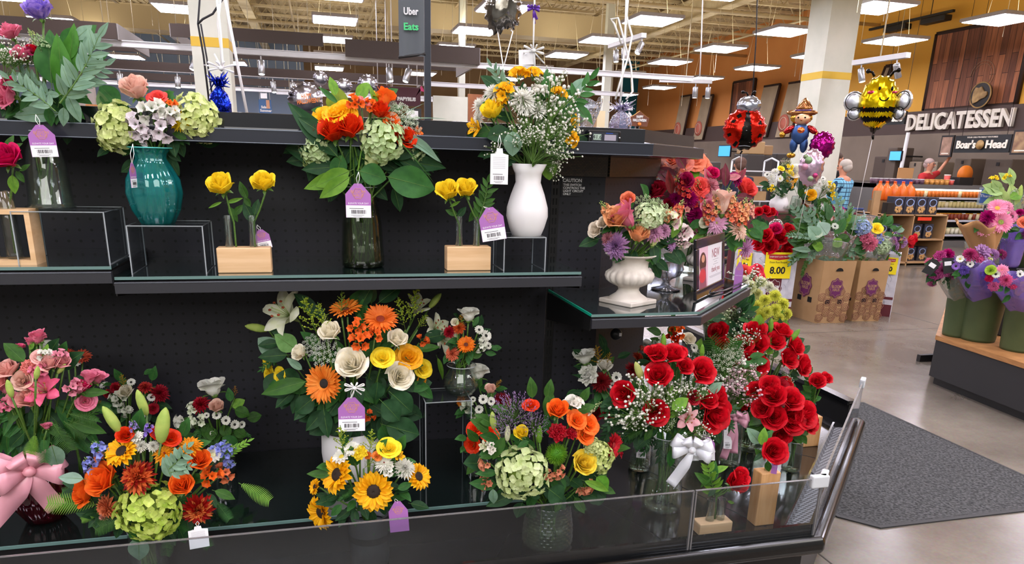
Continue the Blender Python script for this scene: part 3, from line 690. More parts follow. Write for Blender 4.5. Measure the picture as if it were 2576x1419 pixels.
# perforated grille along the corner
g_, t_, b2_, o2_ = nt('grille'); N_ = t_.nodes.new
tc_ = N_('ShaderNodeTexCoord'); mp_ = N_('ShaderNodeMapping'); mp_.inputs['Rotation'].default_value = (0, 0, RAD(-45)); mp_.inputs['Scale'].default_value = (44, 88, 1); br_ = N_('ShaderNodeTexBrick')
for k_, v_ in (('Color1', (.006, .006, .007, 1)), ('Color2', (.006, .006, .007, 1)), ('Mortar', (.33, .34, .36, 1))): br_.inputs[k_].default_value = v_
br_.inputs['Scale'].default_value = 1; br_.inputs['Mortar Size'].default_value = .2; br_.inputs['Brick Width'].default_value = 1; br_.inputs['Row Height'].default_value = 1
t_.links.new(tc_.outputs['Object'], mp_.inputs[0]); t_.links.new(mp_.outputs[0], br_.inputs[0]); t_.links.new(br_.outputs[0], b2_.inputs['Base Color']); b2_.inputs['Roughness'].default_value = .4
M = MB().prism([(1.38, 1.755), (1.462, 1.755), (1.90, 2.193), (1.82, 2.193)], ZD-.035, ZD-.030); cpart(M, 'perforated_grille', g_)
M = MB().prism([(1.825, 2.2), (1.907, 2.2), (2.345, 2.638), (2.27, 2.642)], ZD-.035, ZD-.030); cpart(M, 'perforated_grille', g_)
M = MB().prism([(1.376, 1.755), (1.384, 1.755), (2.204, 2.57), (2.196, 2.574)], ZD-.03, ZD+.028); cpart(M, 'deck_lip', mat('lip_black', '#0a0a0b', .2, coat=.5))
M = MB().prism([(2.20, 2.57), (2.20, 4.3), (2.36, 4.3), (2.36, 2.64), (2.27, 2.645)], ZD-.04, ZD-.035); cpart(M, 'side_tray', BLK)
M = MB().box(2.345, 2.37, 2.66, 4.3, .3, .575); cpart(M, 'side_wall', mat('wall_black', '#08080a', .6))
M = MB().box(2.335, 2.385, 2.66, 4.3, .57, .59); cpart(M, 'side_cap', BLKG)
# clear guard panels with white corner clips
def guard(a, b, z0, z1):
    a = V(a); b = V(b); d = (b-a).normalized(); n = V((d.y, -d.x))*.003
    M = MB().prism([tuple(a+n), tuple(b+n), tuple(b-n), tuple(a-n)], z0, z1); g = cpart(M, 'guard_panel', clear('guard_acrylic', '#eef1f3', .8, .012, '#9aa2aa'))
    M = MB(); e = .0013
    def bar(p, q, za, zb):
        p = V(p); q = V(q); nn = n.normalized()*.0036; M.prism([tuple(p+nn), tuple(q+nn), tuple(q-nn), tuple(p-nn)], za, zb)
    bar(a, b, z1-e, z1+e*.5); bar(a, a+d*.004, z0, z1); bar(b-d*.004, b, z0, z1)
    M.obj('polished_edge', clear('guard_edge', '#c9cdd0', 1.2, .3, '#b8b4b4', .2), g)
guard((XL, 1.728), (1.03, 1.728), .50, .70); guard((1.035, 1.728), (1.47, 1.728), .50, .70); guard((1.475, 1.732), (2.372, 2.629), .50, .70)
CLIP = mat('clip_white', '#c8ccd0', .35)
for p, a in (((1.46, 1.728), 0), ((1.49, 1.745), 45), ((2.362, 2.62), 45)):
    M = MB().bbox(-.03, .03, -.011, .011, .672, .712, .004, T=Matrix.Translation((p[0], p[1], 0)) @ Matrix.Rotation(RAD(a), 4, 'Z')); cpart(M, 'guard_clip', CLIP)
# pegboard back panels and slotted uprights
def peg(a, b, z0, z1):
    a = V(a); b = V(b); L = (b-a).length; an = atan2(b.y-a.y, b.x-a.x); M = MB().box(0, L, 0, .012, z0, z1)
    o = M.obj('pegboard_panel', PEG, case, (a.x, a.y-2.2, 0)); o.rotation_euler = (0, 0, an); return o
peg((XL, YP), (-1.1, YP), .44, 1.70); peg((-1.098, YP), (.780, YP), .44, 1.70); peg((.812, YP), (.985, YP), .44, 1.70); peg((.985, YP), (1.36, YP+.375), .44, 1.70); peg((1.36, YP+.375), (1.36, 4.3), .44, 1.70)
for X in (-1.115, .782):
    M = MB().box(X, X+.03, YP-.006, YP+.02, .44, 1.70)
    u = cpart(M, 'slotted_upright', mat('upright', '#0a0a0c', .4)); M = MB()
    for k in range(30):
        for s in (.007, .018): M.box(X+s, X+s+.005, YP-.0068, YP-.006, .66+k*.034, .682+k*.034)
    M.obj('slot', mat('slot_dark', '#000000', .9), u)
zv = oy(1439, 443, YP).z
M = MB().box(XL, -.35, YP-.010, YP, 1.66, 1.72).box(.60, .985, YP-.014, YP-.002, zv, 1.643)
weave, t_, b2_, o2_ = nt('cane_weave'); br_ = t_.nodes.new('ShaderNodeTexBrick'); tc_ = t_.nodes.new('ShaderNodeTexCoord'); mp_ = t_.nodes.new('ShaderNodeMapping'); mp_.inputs['Rotation'].default_value = (RAD(90), 0, 0)
for k_, v_ in (('Color1', lin('#4a3826')), ('Color2', lin('#362a1e')), ('Mortar', lin('#0c0a08'))): br_.inputs[k_].default_value = v_
br_.inputs['Scale'].default_value = 45; br_.inputs['Mortar Size'].default_value = .03; t_.links.new(tc_.outputs['Object'], mp_.inputs[0]); t_.links.new(mp_.outputs[0], br_.inputs[0]); t_.links.new(br_.outputs[0], b2_.inputs['Base Color'])
cpart(M, 'woven_valance', weave)
o_ = MB().box(0, .53, -.014, -.002, zv, 1.643).obj('woven_valance', weave, case, (.985, YP-2.2, 0)); o_.rotation_euler = (0, 0, RAD(45))
# canopy with its glossy fascia
CP = [(XL, 2.2), (1.0, 2.2), (1.37, 2.57), (1.37, 4.3)]
M = MB(); sweep(M, CP, [(-.27, 1.70), (-.02, 1.728), (0, 1.726), (0, 1.688), (-.27, 1.66)]); cn = cpart(M, 'canopy', mat('canopy_gloss', '#15171d', .12, spec=.6, coat=.6))
M = MB(); sweep(M, CP, [(.0, 1.688), (.036, 1.682), (.036, 1.648), (.02, 1.644), (-.26, 1.644), (-.26, 1.66)]); M.obj('canopy_lip', mat('canopy_lip', '#2a2d36', .22, metal=.3, coat=.4), cn)
M = MB(); sweep(M, CP, [(.0365, 1.6835), (.0375, 1.6835), (.0375, 1.681), (.0365, 1.681)]); sweep(M, CP, [(.0365, 1.6490), (.0378, 1.6490), (.0378, 1.6470), (.0365, 1.6470)]); M.obj('canopy_highlight', mat('highlight_line', '#8a92a0', .25, metal=.8), cn)  # thin bright strips stand in for highlights along the canopy edges
# thermometer display on the canopy
P = oy(1518, 346, 2.19); t = empty('temperature_display', P, 0, 'small black temperature display mounted on the canopy fascia beside the caution sign', 'display')
w = px2m(86, P); h = px2m(33, P)
MB().bbox(-w/2, w/2, -.012, .0, -h/2, h/2, .004).obj('body', mat('disp_black', '#0c0d10', .3), t)
MB().box(-w*.40, w*.40, -.0135, -.012, -h*.34, h*.36).obj('bezel', mat('disp_bezel', '#2c2f36', .3), t)
MB().box(-w*.36, -w*.12, -.0145, -.0135, -h*.2, h*.22).obj('lcd_window', mat('lcd', '#9fb3a4', .3), t)
MB().box(-w*.02, w*.34, -.0145, -.0135, -h*.22, h*.2).obj('grey_sticker', mat('sticker_grey', '#9a94a0', .5), t)
MB().box(w*.02, w*.24, -.0145, -.0135, h*.27, h*.33).obj('blue_strip', mat('blue_strip', '#2c4a9a', .4), t)
text('digits', '41.6', h*.42, INK, t, (-w*.24, -.0148, 0), wallquat((1, 0, 0), (0, -1, 0)), .0002)
for s in (-1, 1): MB().ball((s*w*.46, -.012, 0), .003, 0, 8, 4).obj('screw', mat('screw', '#c8c8c8', .3, metal=1), t)
# caution notice
P = oy(1439, 470, YP-.003); t = empty('caution_sign', P, 0, 'black caution notice in white capitals on pegboard between glass shelf and canopy', 'sign')
w = px2m(56, P); MB().box(-w/2, w/2, .0, .001, -w*.42, w*.42).obj('plate', mat('plate_dark', '#1b1b20', .4), t)
WH = mat('white_print', '#f4f4f6', .5); qf = wallquat((1, 0, 0), (0, -1, 0))
text('heading', 'CAUTION', w*.21, WH, t, (0, -.0005, w*.27), qf, .0002, width=w*.9, bold=.0004)
text('lettering', 'THIS SWITCH\nCONTROLS THE\nLIGHT CIRCUIT\nONLY', w*.14, WH, t, (-w*.42, -.0005, -w*.12), qf, .0002, align='LEFT', space=.95, bold=.0003)
P = oy(1408, 432, YP-.003); w = px2m(34, P); t = empty('switch_label', P, 0, 'small white printed strip on the pegboard above the caution sign', 'label')
MB().box(-w/2, w/2, 0, .001, -w*.12, w*.12).obj('strip', mat('strip_white', '#bdbdbd', .5), t); text('lettering', 'LIGHT SWITCH', w*.14, INK, t, (0, -.0004, 0), qf, .0001, width=w*.85)
P = oy(1549, 840, YP-.03); t = empty('power_outlet', P, 0, 'round grey socket cover on case wall under the corner glass shelf', 'outlet')
MB().lathe([(.022, 0), (.022, .01), (.016, .02), (.001, .022)], 20, T=Matrix.Rotation(RAD(90), 4, 'X')).obj('cover', mat('outlet_grey', '#2a2a2e', .3), t); MB().box(.004, .014, -.024, -.0215, -.004, .008).obj('paper_label', TWHITE, t)
# glass shelves on steel brackets
def shelf(label, poly, z, lip, lh=.042, ends=()):
    s = empty('glass_shelf', (poly[0][0], poly[0][1], z), 0, label, 'shelf', 'glass shelves'); o0 = V((poly[0][0], poly[0][1], z))
    T = Matrix.Translation(-o0)
    MB().prism(poly, z-.006, z, T=T).obj('glass_pane', mat('shelf_pane', '#0c1a19', .06, spec=.75, coat=.8), s)
    M = MB(); sweep(M, lip, [(.008, z-.012), (.012, z-.016), (.012, z-lh), (.002, z-lh-.002), (-.006, z-lh), (-.006, z-.012)]); M.v = [tuple(V(p)-o0) for p in M.v]; M.obj('front_lip', SHLIP, s)
    M = MB(); sweep(M, lip, [(.002, z+.001), (.004, z+.001), (.004, z-.007), (.002, z-.007)]); M.v = [tuple(V(p)-o0) for p in M.v]; M.obj('glass_edge', mat('glass_edge', '#5f7d78', .3), s)
    M = MB(); sweep(M, lip, [(.0118, z-.0125), (.0128, z-.0125), (.0128, z-.0145), (.0118, z-.0145)]); M.v = [tuple(V(p)-o0) for p in M.v]; M.obj('lip_highlight', mat('highlight_line', '#8a92a0', .25, metal=.8), s)  # bright strip modelled in place of the lip's highlight
    M = MB()
    for a, b in ends:
        a = V(a+(z,)); b = V(b+(z,)); n = V((0, 0, 1)); d = (b-a).normalized(); sd = V((-d.y, d.x, 0))*.0015; vs = []
        for e in (-1, 1): vs += [a+sd*e-n*.012-o0, b+sd*e-n*.012-o0, b+sd*e-n*.05-o0, a+sd*e-n*.11-o0]
        M.add(vs, [(0, 1, 2, 3), (7, 6, 5, 4), (0, 4, 5, 1), (1, 5, 6, 2), (2, 6, 7, 3), (3, 7, 4, 0)], 0, False)
    M.obj('shelf_bracket', mat('bracket', '#0a0a0b', .5), s); return s
YS = 2.062
ZL = oy(200, 683, YS).z+.012
x1 = oy(283, 690, YS).x
shelf('shorter glass shelf set a little higher, holding the wooden frame vase', [(XL, YS), (x1, YS), (x1, 2.468), (XL, 2.468)], ZL, [(XL, YS), (x1, YS)], ends=[((x1, 2.468), (x1, YS))])
x2 = oz(1474, 690, ZS).x
shelf('long glass shelf carrying the teal vase and the white vase', [(x1+.004, YS), (x2, YS), (x2, 2.468), (x1+.004, 2.468)], ZS, [(x1+.004, YS), (x2, YS)], ends=[((x1+.004, 2.468), (x1+.004, YS)), ((x2, 2.468), (x2, YS))])
ZC = 1.175
cs = shelf('angled corner glass shelf carrying the stone urn', [(.785, 2.02), (1.15, 2.02), (1.62, 2.49), (1.62, 3.3), (1.37, 3.3), (1.37, 2.84), (1.0, 2.46), (.785, 2.46)], ZC, [(.785, 2.02), (1.15, 2.02), (1.62, 2.49), (1.62, 3.3)], ends=[((.785, 2.46), (.785, 2.02))])
MB().box(-.001, .003, 0, .44, -.006, .002).obj('green_edge', mat('green_edge', '#12a284', .25, spec=.6), cs)
# ================================================================ the shop hall
XW, YB, ZCEIL = 16.0, 36.5, 6.75
def structure(M, name, mats, **kw): return M.obj(name, mats, None, kind='structure', **kw)
# polished concrete floor
fm, t_, b2_, o2_ = nt('polished_concrete'); N_ = t_.nodes.new; L_ = t_.links.new
tc_ = N_('ShaderNodeTexCoord'); n1 = N_('ShaderNodeTexNoise'); n1.inputs['Scale'].default_value = .9; n1.inputs['Detail'].default_value = 7; n1.inputs['Roughness'].default_value = .65
n2 = N_('ShaderNodeTexNoise'); n2.inputs['Scale'].default_value = 60; n2.inputs['Detail'].default_value = 3
r1 = N_('ShaderNodeValToRGB'); e = r1.color_ramp.elements; e[0].position = .34; e[0].color = lin('#6a6259'); e[1].position = .68; e[1].color = lin('#91887b')
L_(tc_.outputs['Object'], n1.inputs[0]); L_(tc_.outputs['Object'], n2.inputs[0]); L_(n1.outputs['Fac'], r1.inputs[0])
mx = N_('ShaderNodeMix'); mx.data_type = 'RGBA'; mx.blend_type = 'MULTIPLY'; mx.inputs[0].default_value = .35; L_(r1.outputs[0], mx.inputs[6]); L_(n2.outputs['Color'], mx.inputs[7]); 
L_(mx.outputs[2], b2_.inputs['Base Color']); rr = N_('ShaderNodeMapRange'); rr.inputs[3].default_value = .12; rr.inputs[4].default_value = .3; L_(n1.outputs['Fac'], rr.inputs[0]); L_(rr.outputs[0], b2_.inputs['Roughness']); b2_.inputs['Specular IOR Level'].default_value = .55
structure(MB().box(-16, XW, -6, YB, -.06, 0), 'floor', fm)
M = MB(); J = mat('floor_joint', '#3f3a34', .7)
for X in (2.05, 6.6, 11.2): M.box(X-.004, X+.004, -4, 30, 0, .001)
for Y in (2.05, 6.2, 10.4): M.box(-8, XW, Y-.004, Y+.004, 0, .001)
structure(M, 'trim_1', J)
MB().box(2.372, 3.76, 2.49, 6.0, 0, .012).obj('floor_mat', mat('carpet_grey', '#5b5c5c', .95, spec=.1, c2='#3a3b3c', nscale=70, bump=.9, bscale=120), None, label='dark grey ribbed floor mat lying beside the flower display case', category=None) if 0 else None
fmat = empty('floor_mat', (2.38, 2.49, 0), 0, 'large dark grey carpet mat on concrete floor beside the flower display case', 'mat')
mt_ = mat('carpet_grey', '#5e5f5f', .95, spec=.1, c2='#343536', nscale=75, bump=.9, bscale=120)
MB().prism([(.0, .15), (.12, .02), (1.36, .02), (1.36, 1.62), (.0, 1.62)], 0.001, .011).obj('pile', mt_, fmat)
M = MB(); sweep(M, [(-.02, 1.64), (-.02, .14), (.11, 0), (1.38, 0), (1.38, 1.64), (-.02, 1.64)], [(-.0, .0), (.0, .007), (-.03, .012), (-.03, 0)]); M.obj('rubber_border', mat('rubber', '#2c2d2e', .6), fmat)
# walls
WO = mat('wall_orange', '#f0a45c', .7, c2='#ec9e56', nscale=1); WY = mat('wall_yellow', '#f8bb4a', .65, c2='#f4b644', nscale=1)
def zx(x, y): return ox(x, y, XW)
yo = zx(2100, 230).y
structure(MB().box(XW, XW+.2, yo, YB, 0, 7.2), 'wall_right', WO)
structure(MB().box(XW, XW+.2, -6, yo, 0, 7.2), 'wall_right_front', WY)
xt = oy(1560, 280, YB).x; xb_ = oy(770, 280, YB).x
structure(MB().box(xt, XW+.2, YB, YB+.2, 0, 7.2), 'wall_back', mat('wall_teal', '#1e7c92', .7))
structure(MB().box(xb_, xt, YB, YB+.2, 0, 7.2), 'wall_back_middle', mat('wall_tan', '#a58a66', .8, c2='#8a6f50', nscale=.5))
structure(MB().box(-16, xb_, YB, YB+.2, 0, 7.2), 'wall_back_left', mat('wall_pale_blue', '#9fb7d8', .7))
structure(MB().box(-16.2, -16, -6, YB, 0, 7.2), 'wall_left', mat('wall_beige', '#a8957a', .8))
# ceiling: ribbed roof deck, bar joists and girders
CB = mat('roof_deck', '#d6c4a0', .8, c2='#b5a380', nscale=.6); CJ = mat('joist_paint', '#eadcb8', .6, c2='#d2c094', nscale=2)
M = MB()
M.box(-16, XW, -6, YB, ZCEIL, ZCEIL+.05)
for k in range(140): x = -16+.23*k; M.box(x, x+.11, -6, YB, ZCEIL-.04, ZCEIL)
structure(M, 'ceiling', CB)
jm = MB(); L0, L1 = -16, XW
for z0, z1 in ((6.62, 6.7), (6.12, 6.19)): jm.box(L0, L1, -.05, .05, z0, z1)
k = 0; x = L0
while x < L1-.6: jm.tube([(x, 0, 6.64), (x+.38, 0, 6.16)], .016, 4, cap=False); jm.tube([(x+.38, 0, 6.16), (x+.76, 0, 6.64)], .016, 4, cap=False); x += .76
jme = jm.mesh('roof_joist', CJ)
for i, Y in enumerate([-4.5+1.55*k for k in range(26)]): put('trim_joist', jme, None, (0, Y, 0), kind='structure')
gm = MB().box(-.16, .16, -6, YB, 6.05, 6.09).box(-.16, .16, -6, YB, 6.6, 6.64).box(-.02, .02, -6, YB, 6.09, 6.6)
gme = gm.mesh('girder', CJ)
for X in (-9.5, -2.0, 5.4, 11.6): put('trim_girder', gme, None, (X, 0, -.05), kind='structure')
M = MB()
for X, Z in ((-7, 5.9), (-5.6, 5.8), (-.6, 5.75), (1.8, 5.9), (3.9, 5.7), (8.2, 5.85), (13.6, 5.7)): M.tube([(X, -6, Z), (X, YB, Z)], .035, 6)
for Y, Z in ((6.5, 5.6), (12.2, 5.65), (19.5, 5.7), (26.5, 5.7)): M.tube([(-16, Y, Z), (XW, Y, Z)], .05, 8)
structure(M, 'trim_pipes', mat('pipe_paint', '#cdbb95', .5))
M = MB(); R = random.Random(5)
for i in range(70):
    X = R.uniform(-12, 15); Y = R.uniform(9, 30); M.tube([(X, Y, R.uniform(3.6, 4.6)), (X, Y, 6.6)], .006, 3, cap=False)
structure(M, 'trim_hangers', mat('wire_paint', '#d8cba8', .5))
M = MB(); M.tube([(-10, 8.5, 5.3), (2, 8.5, 5.3)], .17, 12); M.box(2.0, 9, 21.8, 22.5, 5.1, 5.75); M.box(-15, -3, 24, 24.7, 4.9, 5.5); structure(M, 'trim_duct', mat('duct', '#c9b78e', .6))
# troffers: one housing, one glowing diffuser each
lm = mat('led_diffuser', '#ffffff', .5); b = lm.node_tree.nodes['Principled BSDF']; b.inputs['Emission Color'].default_value = lin('#f4efff'); b.inputs['Emission Strength'].default_value = PANEL_E
hou = mat('troffer_housing', '#b9b3b5', .5)
hm = MB(); LX, LY = .46, .48
hm.bbox(-LX-.04, LX+.04, -LY-.04, LY+.04, .0, .07, .02); hme = hm.mesh('housing', hou)
um = mat('uplight_fill', '#ffffff', .5); b = um.node_tree.nodes['Principled BSDF']; b.inputs['Emission Color'].default_value = lin('#fff3e0'); b.inputs['Emission Strength'].default_value = 6  # upward glow added on top of each housing to brighten the ceiling
ume = MB().box(-LX*.85, LX*.85, -LY*.85, LY*.85, .071, .078).mesh('added_uplight', um)
dm = MB(); dm.box(-LX, LX, -LY, LY, -.012, .0); dme = dm.mesh('diffuser', lm)
wm_ = MB()
for sx in (-.45, .45): wm_.tube([(sx*.8, 0, .07), (sx*.3, 0, 1.5)], .004, 3)
wme = wm_.mesh('hanger_wire', mat('wire_paint', '#d8cba8', .5))
lights = []
for j, Y in enumerate([12.42, 15.2, 17.95, 20.8, 24.0, 27.5, 31.0]):
    for i in range(-6, 3):
        X = 6.87+3.19*i+(0 if i < 2 else -.3); lights.append((X, Y))
for Y in (9.6, 6.8, 4.0, 1.2, -1.6):
    for i in range(-4, 3): lights.append((6.87+3.19*i, Y))
for X, Y in lights:
    if abs(X-.5) < 1 and Y in (12.42,): continue
    seen = pxy = None
    t = empty('ceiling_light', (X, Y, PANEL_Z), 0, 'bright white square lamp hanging in the long rows under roof', 'light', 'lamps in rows under the roof')
    put('housing', hme, t); put('diffuser', dme, t); put('added_uplight', ume, t)
    if Y > 4: put('hanger_wire', wme, t)
# white steel columns with a yellow band, and slim ones
CW = mat('column_white', '#d9dacb', .6, c2='#cdd0c0', nscale=2); YEL = mat('column_band', '#d9b33a', .6)
def column(label_n, X, Y, w, zb, top=6.6):
    M = MB().box(X-w/2, X+w/2, Y, Y+w, 0, top); o = structure(M, label_n, CW)
    MB().box(X-w/2-.004, X+w/2+.004, Y-.004, Y+w+.004, zb, zb+.12).obj('band', YEL, o)
P = oy(528, 108, 11.2); column('wall_column', P.x, 11.2, px2m(88, P), P.z-.05)
P = oy(2105, 190, 11.9); column('wall_column', P.x, 11.9, .60, P.z-.06)
P = oy(1527, 240, 20); structure(MB().box(P.x-.1, P.x+.1, 20, 20.2, 0, 6.1), 'trim_2', CW)
P = oy(1163, 200, 18); structure(MB().box(P.x-.07, P.x+.07, 18, 18.15, 0, 6.1), 'trim_3', CW)
# brown fascia boards hung from the roof
FB = mat('fascia_brown', '#3b2d25', .6); FG = mat('fascia_side', '#8d8783', .7)
def fascia(x0, x1, yt, yb, Y, side=None, grp='hung brown boards', lab=None):
    a = oy(x0, yt, Y); b_ = oy(x1, yt, Y); c = oy((x0+x1)/2, (yb+yt)/2, Y); h = px2m(yb-yt, c)*1.02; z1 = (a.z+b_.z)/2
    t = empty('hanging_soffit_board', ((a.x+b_.x)/2, Y, z1-h), 0, lab, 'hanging board'); w = b_.x-a.x
    MB().box(-w/2, w/2, 0, .04, 0, h).obj('front_board', FB, t)
    for s in (-1, 1):
        if side and s in side: MB().box(s*w/2-.02, s*w/2+.02, .04, 2.2, 0, h).obj('side_board', FG, t)
    M = MB()
    for s in (-.4, 0, .4): M.tube([(w*s, .02, h), (w*s, .02, 6.5-z1+h)], .006, 3)
    M.obj('wire', mat('wire_paint', '#d8cba8', .5), t); return t
fascia(-40, 289, 47, 84, 13.2, (1,), lab='brown hanging board above the tall pink bouquet, under the roof')
fascia(428, 812, 72, 101, 13.2, (-1,), lab='brown hanging board crossing in front of banded white column')
fascia(868, 1207, 109, 148, 13.2, (1,), lab='brown hanging board behind the grey hanging banner')
for Y, xm, yt, yb, x0, x1, nm in ((15.6, 700, 143, 152, -16, 3.0, 'thin brown hanging board right beneath the uppermost white rail'), (16.2, 700, 173, 194, -16, 2.2, 'first long brown hanging board between the two white rails'), (19.6, 700, 201, 218, -18, 2.6, 'second long brown hanging board, behind the lower white rail'), (25, 700, 222, 231, -22, 3.5, 'last long brown hanging board above the pale blue wall')):
    z1, z0 = oy(xm, yt, Y).z, oy(xm, yb, Y).z; x0 = max(x0, -15.5); t = empty('hanging_soffit_board', ((x0+x1)/2, Y, z0), 0, nm, 'hanging board'); w = (x1-x0)/2
    MB().box(-w, w, 0, .05, 0, z1-z0).obj('front_board', FB, t); MB().box(w-.03, w+.02, .05, .8, 0, z1-z0).obj('side_board', FG, t)
    M = MB()
    for k in range(7): M.tube([(-w+2*w*k/6, .02, z1-z0), (-w+2*w*k/6, .02, 6.5-z0)], .006, 3)
    M.obj('wire', mat('wire_paint', '#d8cba8', .5), t)
# white rails with spotlights
RW = mat('rail_white', '#dfe0e2', .35, spec=.6); SPM = mat('spot_silver', '#b9bcc0', .25, metal=.7); SPE = mat('spot_lens', '#ffffff', .5, emit=6)
def spot(P, dirv, label, s=1.0, par=None):
    t = empty('spotlight', P, 0, label, 'spotlight', 'small silver spotlights on white rails'); q = aim(V(dirv))
    MB().lathe([(.001, -.02), (.05, -.02), (.055, 0), (.055, .2), (.05, .205)], 14).obj('can', SPM, t, (0, 0, 0), q, s)
    MB().lathe([(.001, .2), (.046, .2), (.046, .203)], 14).obj('lens', SPE, t, (0, 0, 0), q, s); MB().tube([(0, 0, .0), (0, 0, .09*s)], .012).obj('bracket', RW, t); return t
def rail(x0, x1, Y, z, label, spots=(), zslope=0):
    t = empty('track_rail', ((x0+x1)/2, Y, z), 0, label, 'rail'); w = x1-x0
    M = MB().box(-w/2, w/2, -.05, .05, -.03, .05); M.box(-w/2, w/2, -.07, .07, .05, .062); M.obj('rail_profile', RW, t); M = MB()
    for k in range(int(w/2.4)+1): M.tube([(-w/2+.3+k*2.4, 0, .06), (-w/2+.3+k*2.4, 0, 6.5-z)], .007, 3)
    M.obj('wire', mat('wire_paint', '#d8cba8', .5), t)
    for X, dx in spots: spot((X, Y, z-.13), (dx, -.25, -1), 'small silver spotlight hanging from a white rail')
r1 = oy(700, 137, 13.45); rail(-12, 7.0, 13.45, r1.z, 'uppermost long white rail with spotlights, above the flower display', [(oy(x, 160, 13.45).x, d) for x, d in ((222, .1), (496, -.4), (657, 0), (978, .1), (1028, -.35))])
r2 = oy(600, 187, 17.3); rail(-15, 7.2, 17.3, r2.z, 'second long white rail, just beneath the uppermost', [(oy(x, 200, 17.3).x, d) for x, d in ((303, 0), (447, 0), (686, .1), (735, 0), (1302, 0), (1432, .1))])
r3 = oy(650, 228, 22.0); rail(-15.5, 9.5, 22.0, r3.z, 'third long white rail deep in the shop', [(oy(x, 240, 22).x, d) for x, d in ((1120, -.4), (1175, .3), (1585, .5))])
rail(-.9, 4.2, 19.0, oy(1150, 256, 19).z, 'short low white rail beside the dark red shop sign', [(oy(x, 268, 19).x, d) for x, d in ((1107, .1), (1143, -.2))])
def yrail(p0, p1, z, label, spots):
    a = oz(*p0, z); b = oz(*p1, z); t = empty('track_rail', (a+b)/2, 0, label, 'rail'); d = (b-a)/2
    M = MB(); n = V((-d.y, d.x, 0)).normalized()*.05; M.prism([tuple((-d-n).xy), tuple((d-n).xy), tuple((d+n).xy), tuple((-d+n).xy)], -.03, .05); M.obj('rail_profile', RW, t)
    MB().tube([(0, 0, .05), (0, 0, 6.4-z)], .012, 4).obj('wire', mat('wire_paint', '#d8cba8', .5), t)
    for k, dd in spots: spot(a.lerp(b, k)-V((0, 0, .12)), dd, 'small silver spotlight hanging from a white rail')
yrail((2148, 160), (2285, 140), 3.4, 'short white rail above the bee balloon', [(.16, (.1, -.3, -1)), (.82, (.5, .1, -1))])
yrail((1535, 118), (1620, 90), 3.9, 'short white rail above the long white ribbon bow', [(.2, (0, -.2, -1)), (.45, (0, -.2, -1)), (.95, (-.5, -.2, -1))])
yrail((1660, 203), (1790, 207), 3.35, 'short white rail in front of the orange wall', [(.7, (0, 0, -1)), (.95, (0, 0, -1))])
a = zx(2225, 78); b = zx(2440, 34)
t = empty('track_rail', (XW-.5, (a.y+b.y)/2, a.z), 0, 'black rail with two flood lamps high above the wood plank panel', 'rail'); BK = mat('rail_black', '#1c1a1a', .5); l_ = abs(a.y-b.y)/2
MB().box(-.04, .04, -l_, l_, -.03, .03).obj('rail_profile', BK, t); MB().tube([(0, -l_*.5, .03), (0, -l_*.5, 1)], .01, 4).obj('wire', BK, t)
for k in (-.65, .25): MB().bbox(-.14, .1, k*l_-.4, k*l_+.4, -.2, -.06, .02).obj('flood_lamp', BK, t)
# ---- delicatessen wall
BR = mat('deli_brown', '#4d3c36', .6); TAN = mat('board_tan', '#b3a083', .7, c2='#a8957a', nscale=3); DKB = mat('frame_dark', '#3a241c', .6)
def plank():
    m, t, b, o = nt('reclaimed_planks'); N = t.nodes.new; L = t.links.new
    tc = N('ShaderNodeTexCoord'); mp = N('ShaderNodeMapping'); mp.inputs['Rotation'].default_value = (0, RAD(90), 0); br = N('ShaderNodeTexBrick'); br.offset = .37; br.squash = 1
    L(tc.outputs['Object'], mp.inputs[0])
    sep = N('ShaderNodeSeparateXYZ'); cmb = N('ShaderNodeCombineXYZ'); L(tc.outputs['Object'], sep.inputs[0]); L(sep.outputs[2], cmb.inputs[0]); L(sep.outputs[1], cmb.inputs[1]); L(cmb.outputs[0], br.inputs[0])
    br.inputs['Scale'].default_value = 1; br.inputs['Brick Width'].default_value = 1.15; br.inputs['Row Height'].default_value = .17; br.inputs['Mortar Size'].default_value = .006; br.inputs['Bias'].default_value = -.1
    br.inputs['Color1'].default_value = lin('#7a4a36'); br.inputs['Color2'].default_value = lin('#c27a52'); br.inputs['Mortar'].default_value = lin('#3a2018')
    n = N('ShaderNodeTexNoise'); mp2 = N('ShaderNodeMapping'); mp2.inputs['Scale'].default_value = (3, 14, 1.2); n.inputs['Scale'].default_value = 1.4; n.inputs['Detail'].default_value = 6; L(tc.outputs['Object'], mp2.inputs[0]); L(mp2.outputs[0], n.inputs['Vector'])
    mx = N('ShaderNodeMix'); mx.data_type = 'RGBA'; mx.blend_type = 'OVERLAY'; mx.inputs[0].default_value = .75; L(br.outputs[0], mx.inputs[6]); L(n.outputs['Fac'], mx.inputs[7]); L(mx.outputs[2], b.inputs['Base Color']); b.inputs['Roughness'].default_value = .6; return m
PLK = plank()
